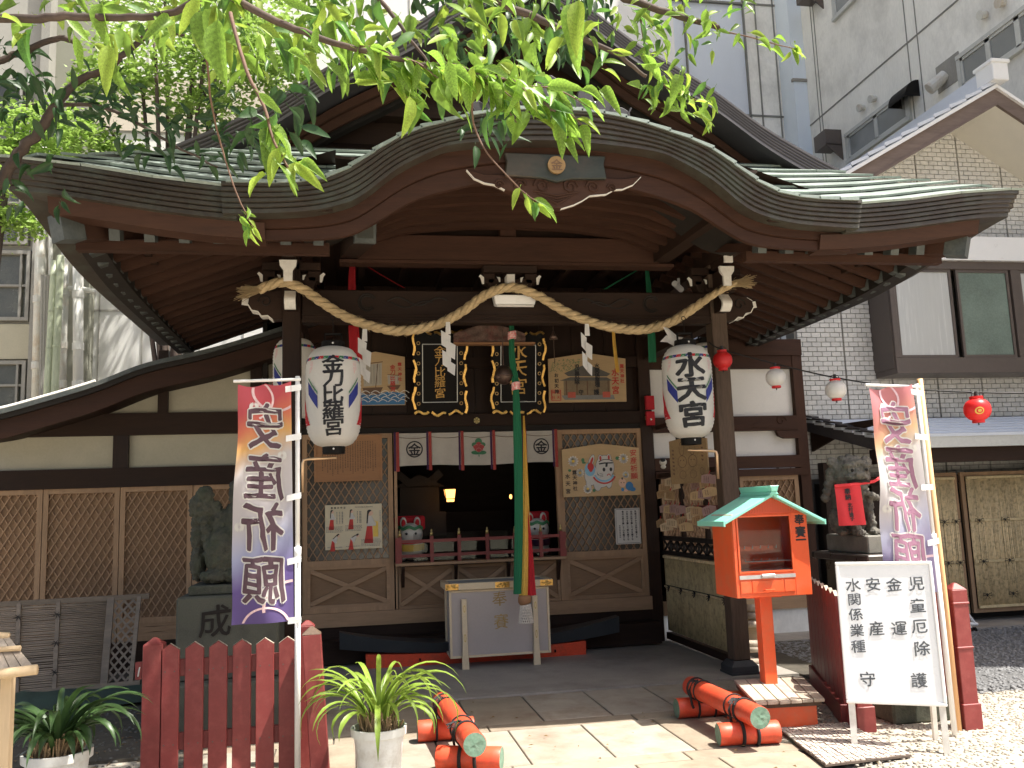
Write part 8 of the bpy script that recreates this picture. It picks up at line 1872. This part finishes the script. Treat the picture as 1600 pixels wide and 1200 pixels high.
cloud(660, 90, 860, 180, 2.4, 2.8, 14, .11, False, .9, -.3, 4)
cloud(930, -30, 1180, 50, 3.8, 4.6, 60, .095, False, .4, -.05, 5)
cloud(1000, 60, 1120, 165, 3.9, 4.3, 40, .085, False, .6, -.2, 6)
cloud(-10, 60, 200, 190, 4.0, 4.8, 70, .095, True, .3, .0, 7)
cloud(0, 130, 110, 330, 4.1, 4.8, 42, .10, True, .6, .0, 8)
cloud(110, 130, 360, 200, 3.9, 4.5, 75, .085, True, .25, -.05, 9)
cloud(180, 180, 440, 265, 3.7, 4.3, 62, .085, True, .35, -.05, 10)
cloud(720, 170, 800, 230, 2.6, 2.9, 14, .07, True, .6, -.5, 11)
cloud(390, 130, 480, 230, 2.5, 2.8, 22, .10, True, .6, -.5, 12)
# canopy above the frame: shades the left of the roof, the yard and the fence
k = 0
while k < 12500:
    z = rl.uniform(4.7, 6.4); x = rl.uniform(-5.4, 1.0)+.42*(z-4.7); y = rl.uniform(3.1, 6.4)-.27*(z-4.7)
    px, py = pproj((x, y, z))
    if y > .5 and -40 < px < 1640 and py > -45: continue
    if vnoise(x*.9, y*.9, z*.5) < -.22: continue
    me = LM[2]; 
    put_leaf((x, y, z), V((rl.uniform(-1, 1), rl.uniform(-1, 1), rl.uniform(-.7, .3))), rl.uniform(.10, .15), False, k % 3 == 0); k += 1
for nm in STUFF:
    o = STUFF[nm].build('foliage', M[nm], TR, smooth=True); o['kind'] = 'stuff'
for a in ((.0, 3.0, 5.4), (.9, 3.8, 5.5), (-.6, 4.6, 5.3), (-2.6, 4.4, 5.2), (1.3, 2.6, 5.6)): limb((-1.4, 3.25, 5.2), a, .06, .012, .3)
# young pale maple behind the wing roof
def bgtree(name, lab, base, clumps, n, s, m, seed):
    T = thing(name, lab, 'tree', base); rr = random.Random(seed); mb = MB(); tp = V(base)
    top = [c for c in clumps]; mb.tube(catmull([base, (base[0]+.1, base[1], 2.0), (top[0][0], top[0][1], top[0][2]-.3)], 5), [.09-.006*i for i in range(11)], 8); mb.build('trunk', M['bark'], T, smooth=True)
    for c in clumps[1:]:
        b = MB(); b.tube(catmull([(base[0]+.08, base[1], 2.4), ((base[0]+c[0])/2, c[1], c[2]-.2), c[:3]], 4), [.035-.003*i for i in range(9)], 6); b.build('branch', M['bark'], T, smooth=True)
    mb = MB()
    for _ in range(n):
        c = rr.choice(clumps); a = rr.uniform(0, 2*pi); r = c[3]*rr.random()**.5; z = rr.gauss(0, .35)*c[3]*.6; p = V((c[0]+r*cos(a), c[1]+r*sin(a)*.8, c[2]+z-.25*r*r/c[3]))
        d = V((rr.uniform(-1, 1), rr.uniform(-1, 1), rr.uniform(-.5, .2))).normalized(); q = d.cross(V((rr.uniform(-1, 1), rr.uniform(-1, 1), 1))).normalized(); l = s*rr.uniform(.6, 1.2)
        mb.add([p, p+d*l*.4+q*l*.3, p+d*l, p+d*l*.4-q*l*.3], [(0,1,2,3)])
    o = mb.build('foliage', M[m], T); o['kind'] = 'stuff'
P_ = lambda x, y, Y_, r: (*at(x, y, Y=Y_), r)
bgtree('maple_tree', 'pale green young tree behind the left roof slope, in front of the white building', (at(250, 700, Y=11.6).x, 11.6, 0), [P_(300, 110, 11.6, .8), P_(230, 70, 11.4, .9), P_(330, 160, 11.6, .6), P_(390, 40, 11.4, .8), P_(340, 60, 11.8, .7), P_(180, 120, 11.8, .6), P_(120, 210, 11.6, .5), P_(190, 240, 11.5, .4), P_(430, 110, 11.6, .5), (-1.9, 12.6, 9.3, 1.0), (-.9, 12.7, 9.8, 1.1), (-2.8, 12.5, 8.9, .9), (-1.2, 12.4, 8.5, .8)], 12000, .095, 'leafb', 4)
bgtree('leafy_tree', 'light green tree at the far left edge beside the grey window block', (at(-60, 700, Y=10.6).x, 10.6, 0), [P_(10, 270, 10.6, .6), P_(-20, 200, 10.6, .7), P_(60, 230, 10.7, .5), P_(20, 340, 10.6, .35), P_(80, 180, 10.6, .5)], 4500, .08, 'leafb', 5)
# ---- strap-leaved plants in white pots
def pot_plant(x, y, rimz, r, lab, blades, L0, L1, m, seed, bent=1.0, wid=.017, leanx=0):
    T = thing('potted_plant', lab, 'potted plant', (x, y, 0), 'white pots of strap-leaved plants'); rr = random.Random(seed)
    mb = MB(); mb.lathe([(0, 0), (r*.66, 0), (r*.70, .02), (r*.93, rimz-.045), (r*1.04, rimz-.04), (r*1.05, rimz), (r*.97, rimz), (r*.95, rimz-.02), (r*.93, rimz-.03)], (x, y, .0), 40); mb.build('pot', M['pot'], T, auto=.7)
    mb = MB(); mb.grid(lambda u, v: (x+r*.94*u*cos(v*2*pi), y+r*.94*u*sin(v*2*pi), rimz-.03+.03*(1-u)+.012*vnoise(u*9, v*14)), 8, 28); mb.build('soil', M['soil'], T, smooth=True)
    mb = MB()
    for _ in range(230):
        a = rr.uniform(0, 6.3); q = r*.75*rr.random()**.6; p = V((x+q*cos(a), y+q*sin(a), rimz-.02)); mb.tube([p, p+V((rr.uniform(-.03, .03), rr.uniform(-.03, .03), rr.uniform(.02, .11)))], rr.uniform(.002, .006), 4)
    for _ in range(14): a = rr.uniform(0, 6.3); q = r*.45*rr.random(); mb.ball((x+q*cos(a), y+q*sin(a), rimz+.02), (.02, .02, .045), 7, 5)
    o = mb.build('roots', M['root'], T); o['kind'] = 'stuff'
    for k in range(blades):
        a = rr.uniform(0, 2*pi); L_ = rr.uniform(L0, L1); q = r*.5*rr.random(); p = V((x+q*cos(a), y+q*sin(a), rimz-.01)); dr = V((cos(a)+leanx, sin(a), 0)); lift = rr.uniform(.75, 1.35); w_ = wid*rr.uniform(.8, 1.25); tw = rr.uniform(-.5, .5)
        n = 12; pts = []; cur = p; el_ = 1.36+rr.uniform(-.3, .17); bend = rr.uniform(1.3, 3.1)*bent
        for i in range(n+1):
            pts.append(cur); e_ = el_-bend*(i/n)**1.3; cur = cur+(dr*cos(e_)+V((0, 0, sin(e_))))*(L_/n)
        mb = MB(); vs = []; sd0 = V((-dr.y, dr.x, 0)).normalized()
        for i, c in enumerate(pts):
            t = i/n; ww = w_*(.55+.45*sin(min(1, t*2)*pi/2))*(1 if t < .75 else max(.04, (1-t)/.25)); d = (pts[min(i+1, n)]-pts[max(i-1, 0)]).normalized(); s_ = (sd0+d.cross(sd0)*tw*t).normalized(); up_ = d.cross(s_)
            if up_.z < 0: up_ = -up_
            vs += [c-s_*ww+up_*ww*.45, c, c+s_*ww+up_*ww*.45]
        mb.add(vs, [(3*i, 3*i+1, 3*i+4, 3*i+3) for i in range(n)]+[(3*i+1, 3*i+2, 3*i+5, 3*i+4) for i in range(n)]); mb.build('strap_leaf', M[m], T, smooth=True)
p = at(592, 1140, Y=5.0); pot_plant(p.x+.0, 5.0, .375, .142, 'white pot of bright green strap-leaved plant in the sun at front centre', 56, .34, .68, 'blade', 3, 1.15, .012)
p = at(90, 1172, Y=4.9); pot_plant(p.x, 4.9, at(90, 1172, Y=4.9).z, .155, 'white pot of dark drooping strap-leaved plant in shade at front left', 70, .28, .56, 'blade_shaded', 8, 1.1, .016)  # leaf green is a darkened copy, shade of this corner put into it
rr = random.Random(55); mb = MB()
for _ in range(90):
    x, y = rr.uniform(-.3, 4.0), rr.uniform(4.6, 7.2); a = rr.uniform(0, 6.3); s = rr.uniform(.008, .02); z = .016
    mb.add([(x, y, z), (x+s*cos(a)-s*.4*sin(a), y+s*sin(a)+s*.4*cos(a), z+.008), (x+2*s*cos(a), y+2*s*sin(a), z), (x+s*cos(a)+s*.4*sin(a), y+s*sin(a)-s*.4*cos(a), z+.004)], [(0,1,2,3)])
o = mb.build('fallen_leaves', mat('dry leaf litter', (.25,.17,.07), .8, .5, 20, transl=.2)); o['kind'] = 'stuff'
# dry leaves and weeds on the yard
rr = random.Random(31); mb = MB()
for _ in range(420):
    x, y = rr.uniform(-3.2, -.9), rr.uniform(4.6, 9.2); a = rr.uniform(0, 6.3); s = rr.uniform(.015, .04); z = .012
    mb.add([(x, y, z), (x+s*cos(a)-s*.3*sin(a), y+s*sin(a)+s*.3*cos(a), z+.006), (x+2*s*cos(a), y+2*s*sin(a), z), (x+s*cos(a)+s*.3*sin(a), y+s*sin(a)-s*.3*cos(a), z+.006)], [(0,1,2,3)])
o = mb.build('fallen_leaves', mat('dry leaf', (.22,.15,.08), .8, .4, 20, transl=.2)); o['kind'] = 'stuff'
